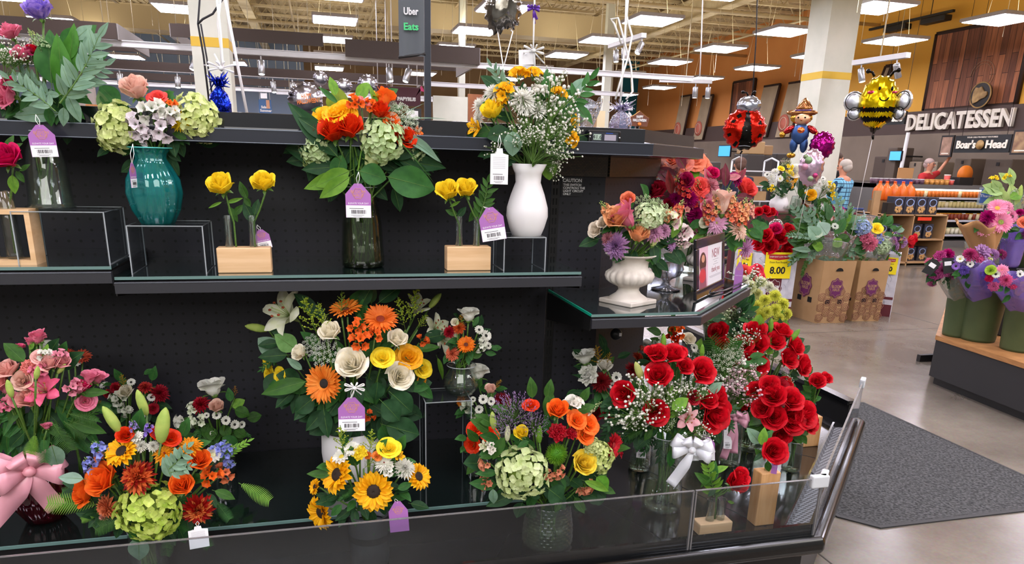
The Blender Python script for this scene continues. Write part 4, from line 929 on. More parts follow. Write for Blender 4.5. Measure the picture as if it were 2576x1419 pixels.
def wallpanel(name, label, cat, x0, y0, x1, y1, m, frame=None, lean=0, th=.05, off=.03, xb=None):
    """panel on the long side wall between two pixel corners (upper-left, lower-right of its face)"""
    a = zx(x0, y0); c = zx(x1, y1); ya, yb = a.y, c.y; z1, z0 = a.z, c.z
    t = empty(name, (XW, (ya+yb)/2, z0), 0, label, cat); w = abs(ya-yb)/2; h = z1-z0; M = MB()
    M.add([(-off-th, -w+lean, 0), (-off-th, w+lean, 0), (-off-th, w, h), (-off-th, -w, h), (-off, -w+lean, 0), (-off, w+lean, 0), (-off, w, h), (-off, -w, h)], [(0, 1, 2, 3), (7, 6, 5, 4), (0, 4, 5, 1), (1, 5, 6, 2), (2, 6, 7, 3), (3, 7, 4, 0)], 0, False); M.obj('panel_face', m, t)
    if frame:
        f = .06; M = MB()
        for (p, q) in (((-w+lean, 0), (w+lean, 0)), ((w+lean, 0), (w, h)), ((w, h), (-w, h)), ((-w, h), (-w+lean, 0))): M.tube([(-off-th/2, p[0], p[1]), (-off-th/2, q[0], q[1])], f, 4)
        M.obj('edging', frame, t)
    return t
band0 = zx(2576, 326); zb0, zb1 = 2.62, 3.21
t = empty('fascia_band', (XW, 20, zb0), 0, 'long dark brown fascia band that carries the raised white delicatessen lettering', 'fascia'); MB().box(-.2, -.02, -9, YB-20.3, .005, zb1-zb0).obj('band_board', BR, t)
a = zx(2302, 312); b = zx(2572, 300); ym = (a.y+b.y)/2; LW = mat('letter_white', '#efe8d8', .5); qw = wallquat((0, -1, 0), (-1, 0, 0))
t = empty('letter_sign', (XW-.21, ym, 2.9), 0, 'raised cream DELICATESSEN lettering mounted on the brown fascia band', 'sign')
text('lettering', 'DELICATESSEN', .56, LW, t, (-.05, 0, 0), qw, .04, width=abs(a.y-b.y), bold=.018)
wallpanel('wood_panel', 'large reclaimed wood plank panel above the raised delicatessen lettering', 'wall panel', 2363, 86, 2560, 262, PLK, DKB)
wallpanel('wood_panel', 'wood plank panel on the orange wall behind the ladybug balloon', 'wall panel', 1850, 208, 1888, 338, PLK, DKB)
t = empty('ghost_emblem', (XW-.09, zx(2478, 190).y, zx(2478, 190).z), 0, 'pale circular outline drawn on the wood plank panel', 'emblem')
M = MB(); r_ = .34
for k in (1, .8): M.tube([(0, r_*k*cos(a), r_*k*sin(a)) for a in [i*pi/14 for i in range(22)]], .008, 4, cap=False)
M.obj('outline', mat('ghost_line', '#a9846a', .7), t)
for (x0, y0, x1, y1, ln, lab) in ((1752, 240, 1722, 352, .5, 'slanted tan board with red emblem, first along the orange wall'), (1807, 240, 1765, 352, .5, 'slanted tan board with red emblem, second along the orange wall'), (1977, 213, 1938, 345, .45, 'slanted tan board behind the ladybug balloon'), (2040, 205, 2000, 345, .4, 'slanted tan board behind the scarecrow balloon')):
    a = zx(x0, y0); wpx = 26 if x0 < 1900 else 40; c = zx(x0-wpx, y0+4); z0 = zx(x1, y1).z; w = abs(c.y-a.y)/2; h = a.z-z0; t = empty('slanted_board', (XW, (a.y+c.y)/2+ln*.9, z0), 0, lab, 'wall board'); M = MB()
    l = ln; M.add([(-.28, -w+l*0, 0), (-.28, w, 0), (-.28, w-l, h), (-.28, -w-l, h), (-.22, -w, 0), (-.22, w, 0), (-.22, w-l, h), (-.22, -w-l, h)], [(0, 1, 2, 3), (7, 6, 5, 4), (0, 4, 5, 1), (1, 5, 6, 2), (2, 6, 7, 3), (3, 7, 4, 0)], 0, False); M.obj('panel_face', TAN, t)
    M = MB()
    for p, q in (((-w, 0), (-w-l, h)), ((-w-l, h), (w-l, h))): M.tube([(-.25, p[0], p[1]), (-.25, q[0], q[1])], .05, 4)
    M.obj('edging', DKB, t)
    MB().lathe([(.001, 0), (.30, 0), (.30, .02), (.001, .02)], 24, T=Matrix.Translation((-.31, 0, .45)) @ Matrix.Rotation(RAD(90), 4, 'Y')).obj('emblem', mat('emblem_red', '#c8705c', .6), t)
    MB().tube([(-.32, .2*cos(a), .45+.2*sin(a)) for a in [i*pi/10 for i in range(21)]], .018, 4, cap=False).obj('emblem_ring', mat('emblem_pale', '#e0b8a0', .6), t)
t = wallpanel('slanted_board', 'wide slanted tan board behind the bee balloon', 'wall board', 2250, 165, 2215, 285, TAN, DKB, lean=.45)
a = zx(2497, 241); t = empty('round_emblem', (XW-.32, a.y, a.z), 0, 'round black and gold emblem above the delicatessen lettering', 'emblem'); q = aim((-1, 0, 0)); r_ = .29
MB().lathe([(.001, 0), (r_, 0), (r_, .05), (r_*.93, .055), (.001, .055)], 32, 0).obj('disc', mat('emb_black', '#140f0c', .5), t, (0, 0, 0), q)
GOLD = mat('emb_gold', '#b8955c', .5, c2='#8a6a3a', nscale=9, bump=.5); MB().tube([(-.05, r_*cos(a), r_*sin(a)) for a in [i*2*pi/32 for i in range(33)]], .018, 6, cap=False).obj('ring', GOLD, t)
# boar-like head in relief, facing right
hp = [(-.21, -.1), (-.16, -.2), (-.04, -.16), (.05, -.1), (.17, -.07), (.22, 0), (.2, .07), (.12, .08), (.06, .14), (.02, .2), (-.06, .17), (-.15, .19), (-.2, .1)]
MB().prism([(x*.95, y*.95) for x, y in hp], 0, .03).obj('head_relief', GOLD, t, (-.055, 0, 0), qw)
# dark zone beneath the band: recessed kitchen wall
GW = mat('deli_grey', '#857768', .7, c2='#7a6c5e', nscale=1); 
structure(MB().box(XW-.22, XW-.02, 6, YB, 0, zb0), 'wall_deli', GW)
M = MB()
for i, (x, y) in enumerate(((2190, 450), (2250, 450), (2300, 452), (2350, 452), (2450, 450))): pass
def hungsign(label, x, y, wpx, hpx, X, lines, m, parts=()):
    P = ox(x, y, X); w = px2m(wpx, P)*1.28; h = px2m(hpx, P); t = empty('hanging_sign', P, 0, label, 'sign')
    MB().box(-.03, .03, -w/2, w/2, -h/2, h/2).obj('board', m, t)
    M = MB()
    for s in (-.4, .4): M.tube([(0, w*s, h/2), (0, w*s, 6.5-P.z)], .005, 4)
    M.obj('hanger', BK, t); return t, w, h
BH = mat('sign_black', '#15191b', .5)
t, w, h = hungsign('hanging black sign reading Boar\'s Head beneath the delicatessen lettering', 2471, 362, 128, 42, 14.6, 0, BH)
for s_, yy in (("Boar's", .27), ('Head', -.27)): text('lettering', s_, h*.62, LW, t, (-.04, w*yy, -.02), qw, .01, width=w*.36, bold=.008)
MB().lathe([(.001, 0), (h*.27, 0), (h*.27, .02), (.001, .02)], 20).obj('emblem', GOLD, t, (-.05, 0, -.02), aim((-1, 0, 0)))
text('lettering', 'THERE NEVER PROUDLY PRESENTS', h*.12, LW, t, (-.04, 0, h*.38), qw, .004, width=w*.55) if 0 else text('lettering', 'YOUR DELI PROUDLY FEATURES', h*.12, LW, t, (-.04, 0, h*.38), qw, .004, width=w*.55)
t, w, h = hungsign('small black sign ending in ead, beside the bee balloon', 2245, 298, 70, 30, 13.6, 0, BH)
text('lettering', 'Head', h*.8, LW, t, (-.04, -w*.12, 0), qw, .01, width=w*.62, bold=.01)
def poster(label, x, y, wpx, hpx, X, c1, c2):
    P = ox(x, y, X); w = px2m(wpx, P)*1.28; h = px2m(hpx, P); t = empty('framed_poster', P, 0, label, 'poster')
    MB().box(-.02, .02, -w/2, w/2, -h/2, h/2).obj('frame', BK, t); MB().box(-.026, -.02, -w*.4, w*.4, -h*.42, h*.42).obj('print', mat('poster_'+c1, c1, .5, c2=c2, nscale=6), t)
    MB().tube([(0, 0, h/2), (0, 0, 6.5-P.z)], .005, 4).obj('hanger', BK, t)
    for dz in (1, ): MB().box(-.03, -.026, -w*.28, w*.28, -h*.36, -h*.31).obj('caption', LW, t)
poster('small dark framed food poster hanging between deli sign and white pipe', 2382, 368, 30, 52, 14.7, '#8a6f5c', '#b08c78')
poster('dark framed food poster cropped by the photo edge, beside the black hanging sign', 2572, 358, 44, 60, 14.4, '#7a5a44', '#a98a64')
# ================================================================ upper glass shelf
def at(x, y, z, Y): p = oy(x, y, Y); return V((p.x, Y, z))
# --- tall pink bouquet on a riser (shorter shelf)
PA = at(75, 600, ZL, 2.13); ra = empty('x'); bpy.data.objects.remove(ra)
PR = at(168, 690, ZL, 2.10); riser('clear acrylic riser under the tall pink bouquet in clear vase', 66, 270, 532, 690, PR, .20)
hr = vz(168, 532, PR)
FA = at(132, 525, hr, 2.20); W = px2m(1, FA)
H_ = vz(110, 330, FA)-hr
vA = glass_vase('tall clear glass vase of green stems on an acrylic riser beside the wooden frame vase', FA, prof(H_, (50*W, 0), (54*W, .03), (50*W, .08), (46*W, .5), (40*W, .75), (30*W, .88), (36*W, 1.0)), water=H_*.6, name='glass_vase')
bouquet('tall bouquet of pink roses and a purple bloom with trailing grey-green branches', 'bouquet', FA+V((0, 0, H_*.95)), (110, 190), 160, 2.25, '''
cuprose purple 103,42 84 ^0,.9
rose pink 32,92 68 ^-.2,.8; cuprose pink 62,148 62 ^-.1,.6; rose pink 30,240 84 ^-.6,-.1; rose hot 30,218 52 ^-.4,.5; rose #c0306a 82,130 34; bud red 84,140>80,112
breath white 10,210>20,90 @-.12; breath white 40,190>10,120 @-.14; breath white 50,180>80,100 @-.1; stock sage 120,130>75,75; snap lg 110,170>70,70 @-.1
leaf #4c8a2c/#356b20 160,230>145,80 .7 ^-.02; leaf #4c8a2c/#356b20 150,250>185,70 .6; leaf #4c8a2c/#356b20 175,150>190,55 .6; wleaf mg 130,210>120,90 .8
ruscus gg 150,260>250,90 .9 @-.15; ruscus gg 150,240>265,160 @-.12; ruscus gg 140,260>40,170 .8; ruscus gg 140,280>15,190 @-.15; ruscus gg 150,240>185,110 @-.1
leaf gg 150,285>20,290 .7 @-.1; leaf gg 150,240>110,235 @-.12; leaf mg 165,250>220,240 @-.1; leaf gg 170,240>205,310 .9 @-.12; leaf gg 160,270>160,320 1 @-.12; leaf mg 150,240>215,300 .8; leaf mg 120,270>130,320 1
leaf gg 200,150>265,165 @-.1; leaf gg 210,130>255,80 @-.1; leaf gg 190,100>230,60 @-.1; leaf gg 170,200>220,230
''', foot=FA, fill=(('leaf', 'mg', 16, 70, 'mid'), ('leaf', 'dg', 14, 70, 'low')), seed=3, spread=.06)
price_tag('purple hang tag on tall clear vase of the pink rose bouquet', 100, 318, 58, 2.10, tilt=.04, string=(-10, -30))
# --- wooden frame vase with one hot pink rose
PF = at(-20, 668, ZL, 2.10); w_ = px2m(100, PF); hF = vz(0, 527, PF)-ZL
t = empty('wooden_bud_vase', PF, 0, 'light wooden frame holding a glass tube, at the end of shorter shelf', 'vase')
M = MB(); k_ = px2m(12, PF); dpt = .07
M.box(-w_, w_, 0, dpt, 0, k_).box(-w_, w_, 0, dpt, hF-k_, hF).box(w_-k_, w_, 0, dpt, k_, hF-k_).box(-w_, -w_+k_, 0, dpt, k_, hF-k_); M.obj('wooden_frame', PINE, t)
M = MB(); M.lathe([(.0005, 0), (.016, .001), (.019, .008), (.019, hF+.03), (.017, hF+.032), (.016, .01), (.0005, .005)], 20); M.obj('glass_tube', CLEARG, t, (w_*.42, dpt*.5, k_)); M.obj('glass_tube', CLEARG, t, (-w_*.1, dpt*.5, k_))
B0 = PF+V((w_*.42, dpt*.5, hF)); bouquet('single hot pink rose with pale base in the wooden frame vase', 'rose', B0, (25, 420), 60, 2.13, '''
cuprose hot 25,408 96 ^.1,.35; leaf g 15,385>32,338 .8 @-.02; leaf g 15,385>55,358 .7 @-.02; leaf g 40,430>62,460 1 @-.03; leaf lg 30,440>38,490 1 @-.03; leaf g 50,430>75,412 .8
''', foot=B0-V((0, 0, hF*.9)), name='single_rose', spread=.01)
# --- teal vase
PR = at(427, 685, ZS, 2.10); riser('clear acrylic riser under the ribbed teal vase', 340, 512, 568, 685, PR, .17)
hr = vz(427, 572, PR); FB = at(398, 566, hr, 2.18); W = px2m(1, FB); H_ = vz(398, 372, FB)-hr
TEAL = clear('teal_glass', '#94e2dc', 1.6, .13, '#34ccd0'); rib = lambda a, z: 1+.03*cos(12*a+z*6)
tv = glass_vase('ribbed teal glass vase on an acrylic riser, holding green hydrangeas', FB, prof(H_, (34*W, 0), (40*W, .03), (56*W, .2), (65*W, .42), (61*W, .6), (44*W, .78), (35*W, .86), (38*W, .93), (52*W, 1)), TEAL, mod=rib, n=72, water=None, wm=mat('teal_rim', '#5cc7c2', .15))
MB().lathe([(.0005, .008)]+[(r*.93, z) for r, z in prof(H_, (34*W, .03), (56*W, .2), (65*W, .42), (58*W, .55))]+[(.0005, H_*.55)], 40).obj('water', clear('teal_water', '#9fe0c8', .8, .03, '#2f9a70'), tv)
bouquet('bouquet of lime hydrangeas, a cream rose and white alstroemeria in the teal vase', 'bouquet', FB+V((0, 0, H_*.9)), (388, 300), 145, 2.26, '''
hydrangea lime 296,318 118 ^-.5,.0; hydrangea lime 492,292 108 ^.5,.15; cuprose blush 347,240 92 ^0,.7; spray coral 397,247 44 ^.1,.5; alstro white 385,283 78; alstro #efe9ee/#e2d4dc 350,318 74; alstro #efe9ee/#e2d4dc 405,322 78; alstro white 425,290 60
cushion #f0d020 452,305 56 ^.3,-.2; alstro orange 425,268 44; wleaf mg 300,265>248,212 1 @-.06; leaf mg 430,280>425,222 1.1 @-.03; leaf g 470,350>430,330 1 @-.1; leaf g 330,350>365,365 1; leaf #7fa06a/#5f8a50 270,285>245,225 1
alstro #efe9ee/#e2d4dc 372,345 50; hydrangea lime 510,330 60 ^.6,-.1; hydrangea #d4e08e/#b9cc66 280,345 70 ^-.5,-.3
''', foot=FB, fill=(('leaf', 'dg', 18, 55, 'low'), ('leaf', 'mg', 8, 55, 'mid')), seed=4, spread=.06)
price_tag('narrow purple hang tag seen edge-on beside the teal vase', 332, 412, 46, 2.10, turn=1.25, string=(2, -50))
# --- bud vase blocks with yellow roses
PB = at(617, 684, ZS, 2.11); bud_block('pale wooden block with two glass tubes beside the teal vase', 553, 681, 624, 684, PB, .05, (-.27, .18), .085, 'wooden bud vases on the long shelf')
for (lab, items, cx, c0, sd) in (('yellow rose leaning over the first tube of wooden block by the teal vase', 'cuprose yellow 562,478 84 ^-.1,.55; leaf g 575,520>600,560 .8 @.0; leaf lg 558,508>522,524 .4; leaf lg 570,510>612,498 .5; leaf g 588,540>612,515 1', 588, (562, 478), 5), ('yellow rose in the second tube of wooden block by the teal vase', 'cuprose yellow 666,471 76 ^.05,.55; leaf g 622,500>600,455 .9 @0; leaf dg 640,560>610,505 1; leaf dg 640,540>650,500 1; leaf g 630,520>612,490 1', 638, (660, 471), 6)):
    b0 = at(cx, 575, 0, PB.y+.025); b0.z = vz(cx, 560, V((0, PB.y+.025, 0))); bouquet(lab, 'rose', b0, c0, 40, PB.y+.04, items, foot=V((b0.x, b0.y, ZS+.045)), name='single_rose', spread=.006, seed=sd)
price_tag('small purple hang tag behind the second tube of the wooden block by the teal vase', 655, 580, 36, PB.y+.06, tilt=.2, string=(-8, -14))
PB2 = at(1180, 684, ZS, 2.11); bud_block('pale wooden block with two glass tubes beside the white vase', 1124, 1236, 621, 684, PB2, .05, (-.2, .2), .085, 'wooden bud vases on the long shelf')
for (lab, items, cx, c0, sd) in (('yellow rose in the first tube of wooden block by the white vase', 'cuprose yellow 1129,493 78 ^-.1,.6; leaf g 1150,540>1120,528 1; leaf dg 1150,545>1175,520 1; leaf lg 1132,520>1160,505 .5', 1157, (1129, 493), 7), ('yellow rose with leafy sprig in the second tube of wooden block by the white vase', 'cuprose yellow 1173,486 72 ^.05,.6; ruscus g 1200,560>1228,455 1.1 @-.02; leaf g 1200,530>1245,500 1; leaf g 1200,525>1180,560 1; leaf g 1212,510>1225,470 1; leaf g 1205,545>1258,530 1', 1203, (1180, 486), 8)):
    b0 = at(cx, 575, 0, PB2.y+.025); b0.z = vz(cx, 565, V((0, PB2.y+.025, 0))); bouquet(lab, 'rose', b0, c0, 40, PB2.y+.04, items, foot=V((b0.x, b0.y, ZS+.045)), name='single_rose', spread=.006, seed=sd)
price_tag('purple hang tag tilted in front of the white vase', 1232, 526, 62, 2.07, tilt=.18, string=(-16, -6))
# --- central bouquet
FC = at(914, 668, ZS, 2.22); W = px2m(1, FC); H_ = vz(914, 470, FC)-ZS
glass_vase('wide clear glass vase of dark stems at the middle of the long shelf', FC, prof(H_, (47*W, 0), (52*W, .02), (53*W, .1), (48*W, .55), (41*W, .75), (36*W, .82), (40*W, 1)), clear('smoky_glass', '#e2e6de', 1.2, .012, '#6c7060'), water=H_*.6, n=48)
bouquet('round bouquet of orange roses and pale green hydrangeas at the middle of the shelf', 'bouquet', FC+V((0, 0, H_*.85)), (915, 330), 165, 2.28, '''
cuprose dkorange 842,345 92 ^-.1,.55; cuprose dkorange 881,337 90 ^.1,.6; rose dkorange 790,325 50 ^-.5,.2; cuprose dkorange 955,290 66 ^.2,.7; rose dkorange 1015,352 66 ^.5,.1; spray gold 845,288 58 ^-.1,.5; spray gold 868,282 50; spray gold 815,300 52; spray gold 880,290 40; spray gold 800,310 40
hydrangea #d3e4b6/#b4cf8e 962,352 108 ^.15,.15; hydrangea #d3e4b6/#b4cf8e 792,372 80 ^-.5,-.1; hydrangea #d3e4b6/#b4cf8e 1040,378 60 ^.7,.0; hydrangea #cfe09a/#a9c46a 790,400 62 ^-.5,-.2
lace #dfe7d6/#c6d6bc 1010,290 88 ^.4,.5; lace #dfe7d6/#c6d6bc 1030,320 70 ^.6,.2; lace #dfe7d6/#c6d6bc 985,270 46; wleaf #8a9a2a/#6c8424 850,290>850,218 1.1 @-.05; wleaf lg 900,250>925,205 .8 @-.02; leaf lg 845,240>830,190 1; leaf mg 850,260>800,215 .5
trumpet gold 950,250 46 ^.1,.9; alstro orange 895,262 50; alstro orange 935,268 44; berries #ee8f88/#e2706a 908,262 44 ^0,.9; berries #ee8f88/#e2706a 930,272 36; trumpet orange 1045,333 40 ^1,.1; spray orange 985,305 40; bud orange 960,270>975,222 1.2; leaf lg 960,300>925,200 .3
blade gg 1010,300>1140,288 1 @-.1; blade g 990,340>1115,470 1 @-.15; blade gg 1000,300>870,230; blade gg 1010,290>1075,250; blade lg 900,430>925,290 1 @-.14; leaf gg 1000,330>1120,405 .4
leaf dg 860,400>740,300 .9 @-.04; leaf dg 850,395>720,250 .6; leaf dg 860,410>712,370 .8 @-.08; leaf dg 850,420>755,425 .8; leaf dg 830,350>745,290 .8; leaf lg 880,430>790,470 .9 @-.14; leaf lg 880,445>800,500 .8 @-.15; leaf lg 870,440>760,475 .7 @-.12; leaf dg 850,450>830,510 1 @-.1
wleaf mg 905,430>975,450 1 @-.16; wleaf mg 975,445>1100,475 .8 @-.14; wleaf dg 990,450>1060,480 1 @-.12; leaf dg 980,400>1130,420 .6 @-.1; leaf dg 980,395>1110,380 .6 @-.08; leaf dg 990,400>1075,355 .7; leaf dg 990,470>1010,535 1 @-.1; leaf mg 860,390>840,460 1.2 @-.12
bud lime 925,420>960,350; leaf dg 1000,400>1090,440 .6
''', foot=FC, fill=(('leaf', 'dg', 34, 80, 'low'), ('leaf', 'mg', 16, 60, 'mid')), seed=5, spread=.07)
price_tag('purple hang tag hanging in front of the round orange rose bouquet', 900, 466, 63, 2.04, string=(2, -34))
# --- white vase bouquet
PR = at(1319, 681, ZS, 2.10); riser('clear acrylic riser under the matt white vase', 1266, 1373, 597, 681, PR, .14)
hr = vz(1319, 600, PR); FD = at(1324, 596, hr, 2.17); W = px2m(1, FD); H_ = vz(1324, 412, FD)-hr
WV = mat('white_ceramic', '#e4e3e3', .45, spec=.5)
def white_vase(label, P, W, H_, nm='ceramic_vase', group=None):
    t = empty(nm, P, 0, label, 'vase', group); o = prof(H_, (33*W, 0), (37*W, .02), (44*W, .12), (52*W, .28), (51*W, .4), (42*W, .58), (31*W, .75), (33*W, .87), (45*W, 1))
    MB().lathe([(.0005, 0)]+o+[(r*.94, z) for r, z in o[::-1][:6]]+[(.0005, H_*.35)], 40).obj('body', WV, t); return t
white_vase('matt white hourglass vase on an acrylic riser, topped with daisies and small white sprays', FD, W, H_)
bouquet('loose bouquet of white daisies, yellow blooms and fine white sprays in the white vase', 'bouquet', FD+V((0, 0, H_*.95)), (1325, 300), 140, 2.25, '''
spider white 1243,236 66 ^-.3,.6; spider white 1315,252 78 ^0,.4; spider white 1352,282 56 ^.1,.5; cushion white//#c9c43a 1318,262 70 ^-.05,.3; spider white 1210,268 60 ^-.7,.2; cushion white 1360,225 50 ^.2,.7; spider white 1205,300 44 ^-.8,0
cuprose yellow 1243,290 74 ^-.4,.75; trumpet gold 1205,322 64 ^-.8,-.2; alstro gold 1272,242 66 ^-.2,.5; alstro gold 1305,205 66 ^0,.9; alstro gold 1340,200 56 ^.1,.9; alstro gold 1400,248 56 ^.4,.5; trumpet gold 1435,308 50 ^.8,.1; alstro gold 1430,350 52; sunflower gold 1260,255 60 ^-.4,.5; alstro gold 1190,330 40 ^-.9,0
breath white 1350,420>1385,180 .9 @-.1; breath white 1340,420>1400,280 1.2 @-.14; breath white 1340,410>1330,300 1.3 @-.17; breath white 1350,410>1440,340 1.3 @-.12; breath white 1345,410>1430,400 1.2 @-.1; breath white 1310,410>1240,330 1.2 @-.1; breath white 1360,380>1410,230 1.1 @-.12; breath white 1330,400>1300,330 1.2 @-.16; breath white 1370,300>1380,160 .9 @-.05; breath white 1380,400>1450,260 1; breath white 1340,410>1380,330 1.4 @-.18
ruscus gg 1290,260>1235,165 .8; ruscus mg 1400,300>1490,190 1 @-.08; leaf mg 1365,250>1395,180 1.1 @-.1; leaf mg 1400,270>1440,310 1 @-.1; leaf mg 1440,260>1500,310 .8; leaf gg 1430,240>1480,190 .8; leaf gg 1450,280>1420,250
wleaf dg 1280,330>1225,345 1 @-.12; wleaf gg 1290,330>1290,395 1 @-.16; wleaf lg 1375,400>1385,455 1 @-.06; leaf g 1260,320>1240,370 1
''', foot=FD, fill=(('leaf', 'dg', 22, 60, 'all'), ('leaf', 'mg', 14, 50, 'mid')), seed=6, stems=True, spread=.04)
price_tag('long white hang tag with printed lines beside the matt white vase', 1257, 375, 45, 2.06, style='white', string=(0, -36), hpx=86)
# ================================================================ corner shelf
STONE = mat('stone_urn', '#d9d2c8', .75, c2='#c6bdb2', nscale=12, bump=.25)
def urn(label, P, s, rz):
    """fluted stone urn on a square foot, unit height 1, scaled by s"""
    t = empty('stone_urn', P, rz, label, 'urn'); 
    M = MB(); M.bbox(-.42*s, .42*s, -.42*s, .42*s, 0, .09*s, .02*s); M.obj('plinth', STONE, t)
    fl = lambda a, z: 1+.13*(abs(sin(9*a))**.6-.5)*(1 if .38*s < z < .68*s else 0)
    pr = [(.40, .09), (.38, .12), (.26, .2), (.21, .27), (.22, .33), (.33, .38), (.44, .46), (.475, .55), (.46, .62), (.40, .68), (.36, .74), (.36, .82), (.42, .92), (.52, .98), (.52, 1.0), (.49, 1.0), (.36, .85), (.3, .6), (.001, .5)]
    pr2 = []
    for i in range(len(pr)-1): pr2 += [pr[i], ((pr[i][0]+pr[i+1][0])/2, (pr[i][1]+pr[i+1][1])/2)]
    M = MB(); M.lathe([(r*s, z*s) for r, z in pr2+[pr[-1]]], 90, mod=fl); M.obj('body', STONE, t); return t
PU = oz(1597, 770, ZC); sU = vz(1610, 640, PU+V((0, .04, 0)))-ZC
PU = V((PU.x, PU.y+.06, ZC)); urn('weathered white stone urn with fluted belly at the front of corner shelf', PU, sU, RAD(28))
bouquet('pastel bouquet of peach roses and lilac mums overflowing the front stone urn', 'bouquet', PU+V((0, 0, sU*.9)), (1610, 575), 120, PU.y+.03, '''
mum lilac//#b98fc4 1549,618 84 ^-.5,-.2; cuprose peach 1555,560 84 ^-.3,.4; cuprose peach 1606,602 70 ^.0,.9; rose #f3e9d8/#e3d3bc 1503,580 46 ^-.8,.1; rose #f3e9d8/#e3d3bc 1520,565 40 ^-.5,.5
stock peach 1545,560>1510,505 1.2; hydrangea #dce6c0/#b9cfa0 1632,545 76 ^0,.5; mum #e2b3cf/#cf95bb 1645,585 66 ^.1,.2; mum #e2b3cf/#cf95bb 1670,580 50 ^.3,.2; alstro #eef0d6/#d9dfae//#e8c2cc 1680,560 62 ^.3,.4; alstro #f2ece4/#e9c9cf 1712,595 62 ^.7,.1; stock #f4e2e0/#e2b9c4 1700,590>1715,625 1.6 @-.08; lace #d8e4c0/#b8cf98 1625,515 60; lace #d8e4c0/#b8cf98 1655,530 70
leaf #a04a44/#7a3030 1590,590>1570,500 .6 @-.1; leaf #a04a44/#7a3030 1600,590>1555,540 .6; stock salmon 1690,560>1720,500; stock peach 1670,560>1690,520; bud pink 1590,570>1555,515 1; spider #c98a94/#a9646e 1530,600 44 ^-.6,0; rose salmon 1580,505 44; cushion lilac 1690,615 40; bud lime 1640,620>1650,590 1.5
leaf lg 1690,600>1720,530 .6; leaf g 1620,640>1640,660 1; trumpet #e5ecc8/#c8d698 1668,548 50 ^.1,.8
''', foot=PU+V((0, 0, sU*.55)), fill=(('leaf', 'dg', 18, 50, 'low'), ('leaf', 'mg', 14, 45, 'mid')), seed=7, spread=.05)
PU2 = oz(1820, 722, ZC); PU2 = V((PU2.x, PU2.y+.16, ZC)); sU2 = (vz(1835, 612, PU2)-ZC)
urn('second white stone urn half hidden behind the black photo frame', PU2, sU2, RAD(40))
bouquet('bouquet of pink daisies and salmon stock in the second urn behind black photo frame', 'bouquet', PU2+V((0, 0, sU2*.9)), (1830, 545), 85, PU2.y+.02, '''
cushion #eec3dc/#dfa3c6//#a9b04a 1802,562 66 ^-.1,.1; cushion #f2d8c8/#e8bfa8//#a9b04a 1858,580 60 ^.4,.2; spider #e7b8dc/#d59cc8 1872,625 66 ^.6,-.3; rose #eeead8/#d8d4b4 1795,590 34; rose #f2f0dc/#e0dcb8 1773,560 30; rose #eeead8/#d8d4b4 1768,600 30
stock salmon 1830,560>1850,490 1.3; stock peach 1860,560>1878,495 1.4; stock peach 1800,540>1805,480 1.2; stock salmon 1790,560>1770,500; bud blush 1815,540>1822,475 .8 @-.1; rose pink 1782,520 40; leaf #6f8a4c 1805,540>1800,505 1; stock #f0b8a4/#e29a86 1880,550>1892,500 1.3; stock peach 1840,530>1832,470 1; stock salmon 1862,570>1870,520 1.4
''', foot=PU2+V((0, 0, sU2*.55)), fill=(('leaf', 'mg', 16, 50, 'low'), ('nleaf', 'lg', 10, 50, 'low')), seed=8, spread=.05)
# big magenta / coral bouquet further back on the corner shelf
PM = oz(1765, 700, ZC); PM = V((PM.x+.02, PM.y+.14, ZC)); W = px2m(1, PM)
glass_vase('cut glass vase almost hidden beneath the magenta and coral bouquet', PM, prof(.17, (30*W, 0), (32*W, .1), (36*W, .5), (42*W, 1)))
bouquet('large magenta, coral and red bouquet rising behind the front stone urn', 'bouquet', PM+V((0, 0, .16)), (1750, 500), 120, PM.y+.10, '''
mum magenta 1752,540 66 ^-.2,.1; mum magenta 1735,500 60; mum magenta 1700,500 50; rose coral 1870,480 66 ^.4,.4; rose #d22a4a/#a8182e 1650,488 66 ^-.3,.5; rose #d22a4a/#a8182e 1620,500 50; mum #dc9aa6/#c87a88 1785,468 66 ^.1,.5; stock coral 1760,520>1755,450; stock coral 1725,500>1700,440; rose #c2185a/#8f0a44 1725,460 50
leaf #7a3040/#5a1c2a 1825,470>1826,408 .7 @-.1; leaf #cf8088/#a85a64 1830,450>1868,440 .9 @-.1; leaf #d88a90/#b05a64 1722,500>1712,430 .8 @-.1; leaf #c24a4a/#903030 1690,490>1680,425 .7; leaf #d87888/#b04a5a 1790,480>1775,420 .8; leaf #e9c0c4/#c88a90 1700,500>1700,450 .6; rose hot 1790,440 40; leaf #6a2c38 1600,470>1580,430 .8; wleaf mg 1600,480>1595,440 1; stock salmon 1610,510>1590,460
mum #b01050/#80083a 1810,500 60; spray coral 1760,470 44; mum magenta 1850,450 50; leaf #8a3040/#6a2030 1850,460>1880,420 .7; rose #b8143c/#900a28 1680,520 40; snap #f0a8a0/#e07c7c 1720,540>1740,440 1; mum #d07a9a/#b85a80 1735,590 60; mum #d8a0b4/#c0809a 1720,600 50; rose #e79ab0 1775,510 44
''', foot=PM+V((0, 0, .02)), fill=(('leaf', '#7a3040/#4c1a24', 14, 50, 'all'), ('leaf', 'dg', 14, 45, 'low')), seed=9, spread=.05)
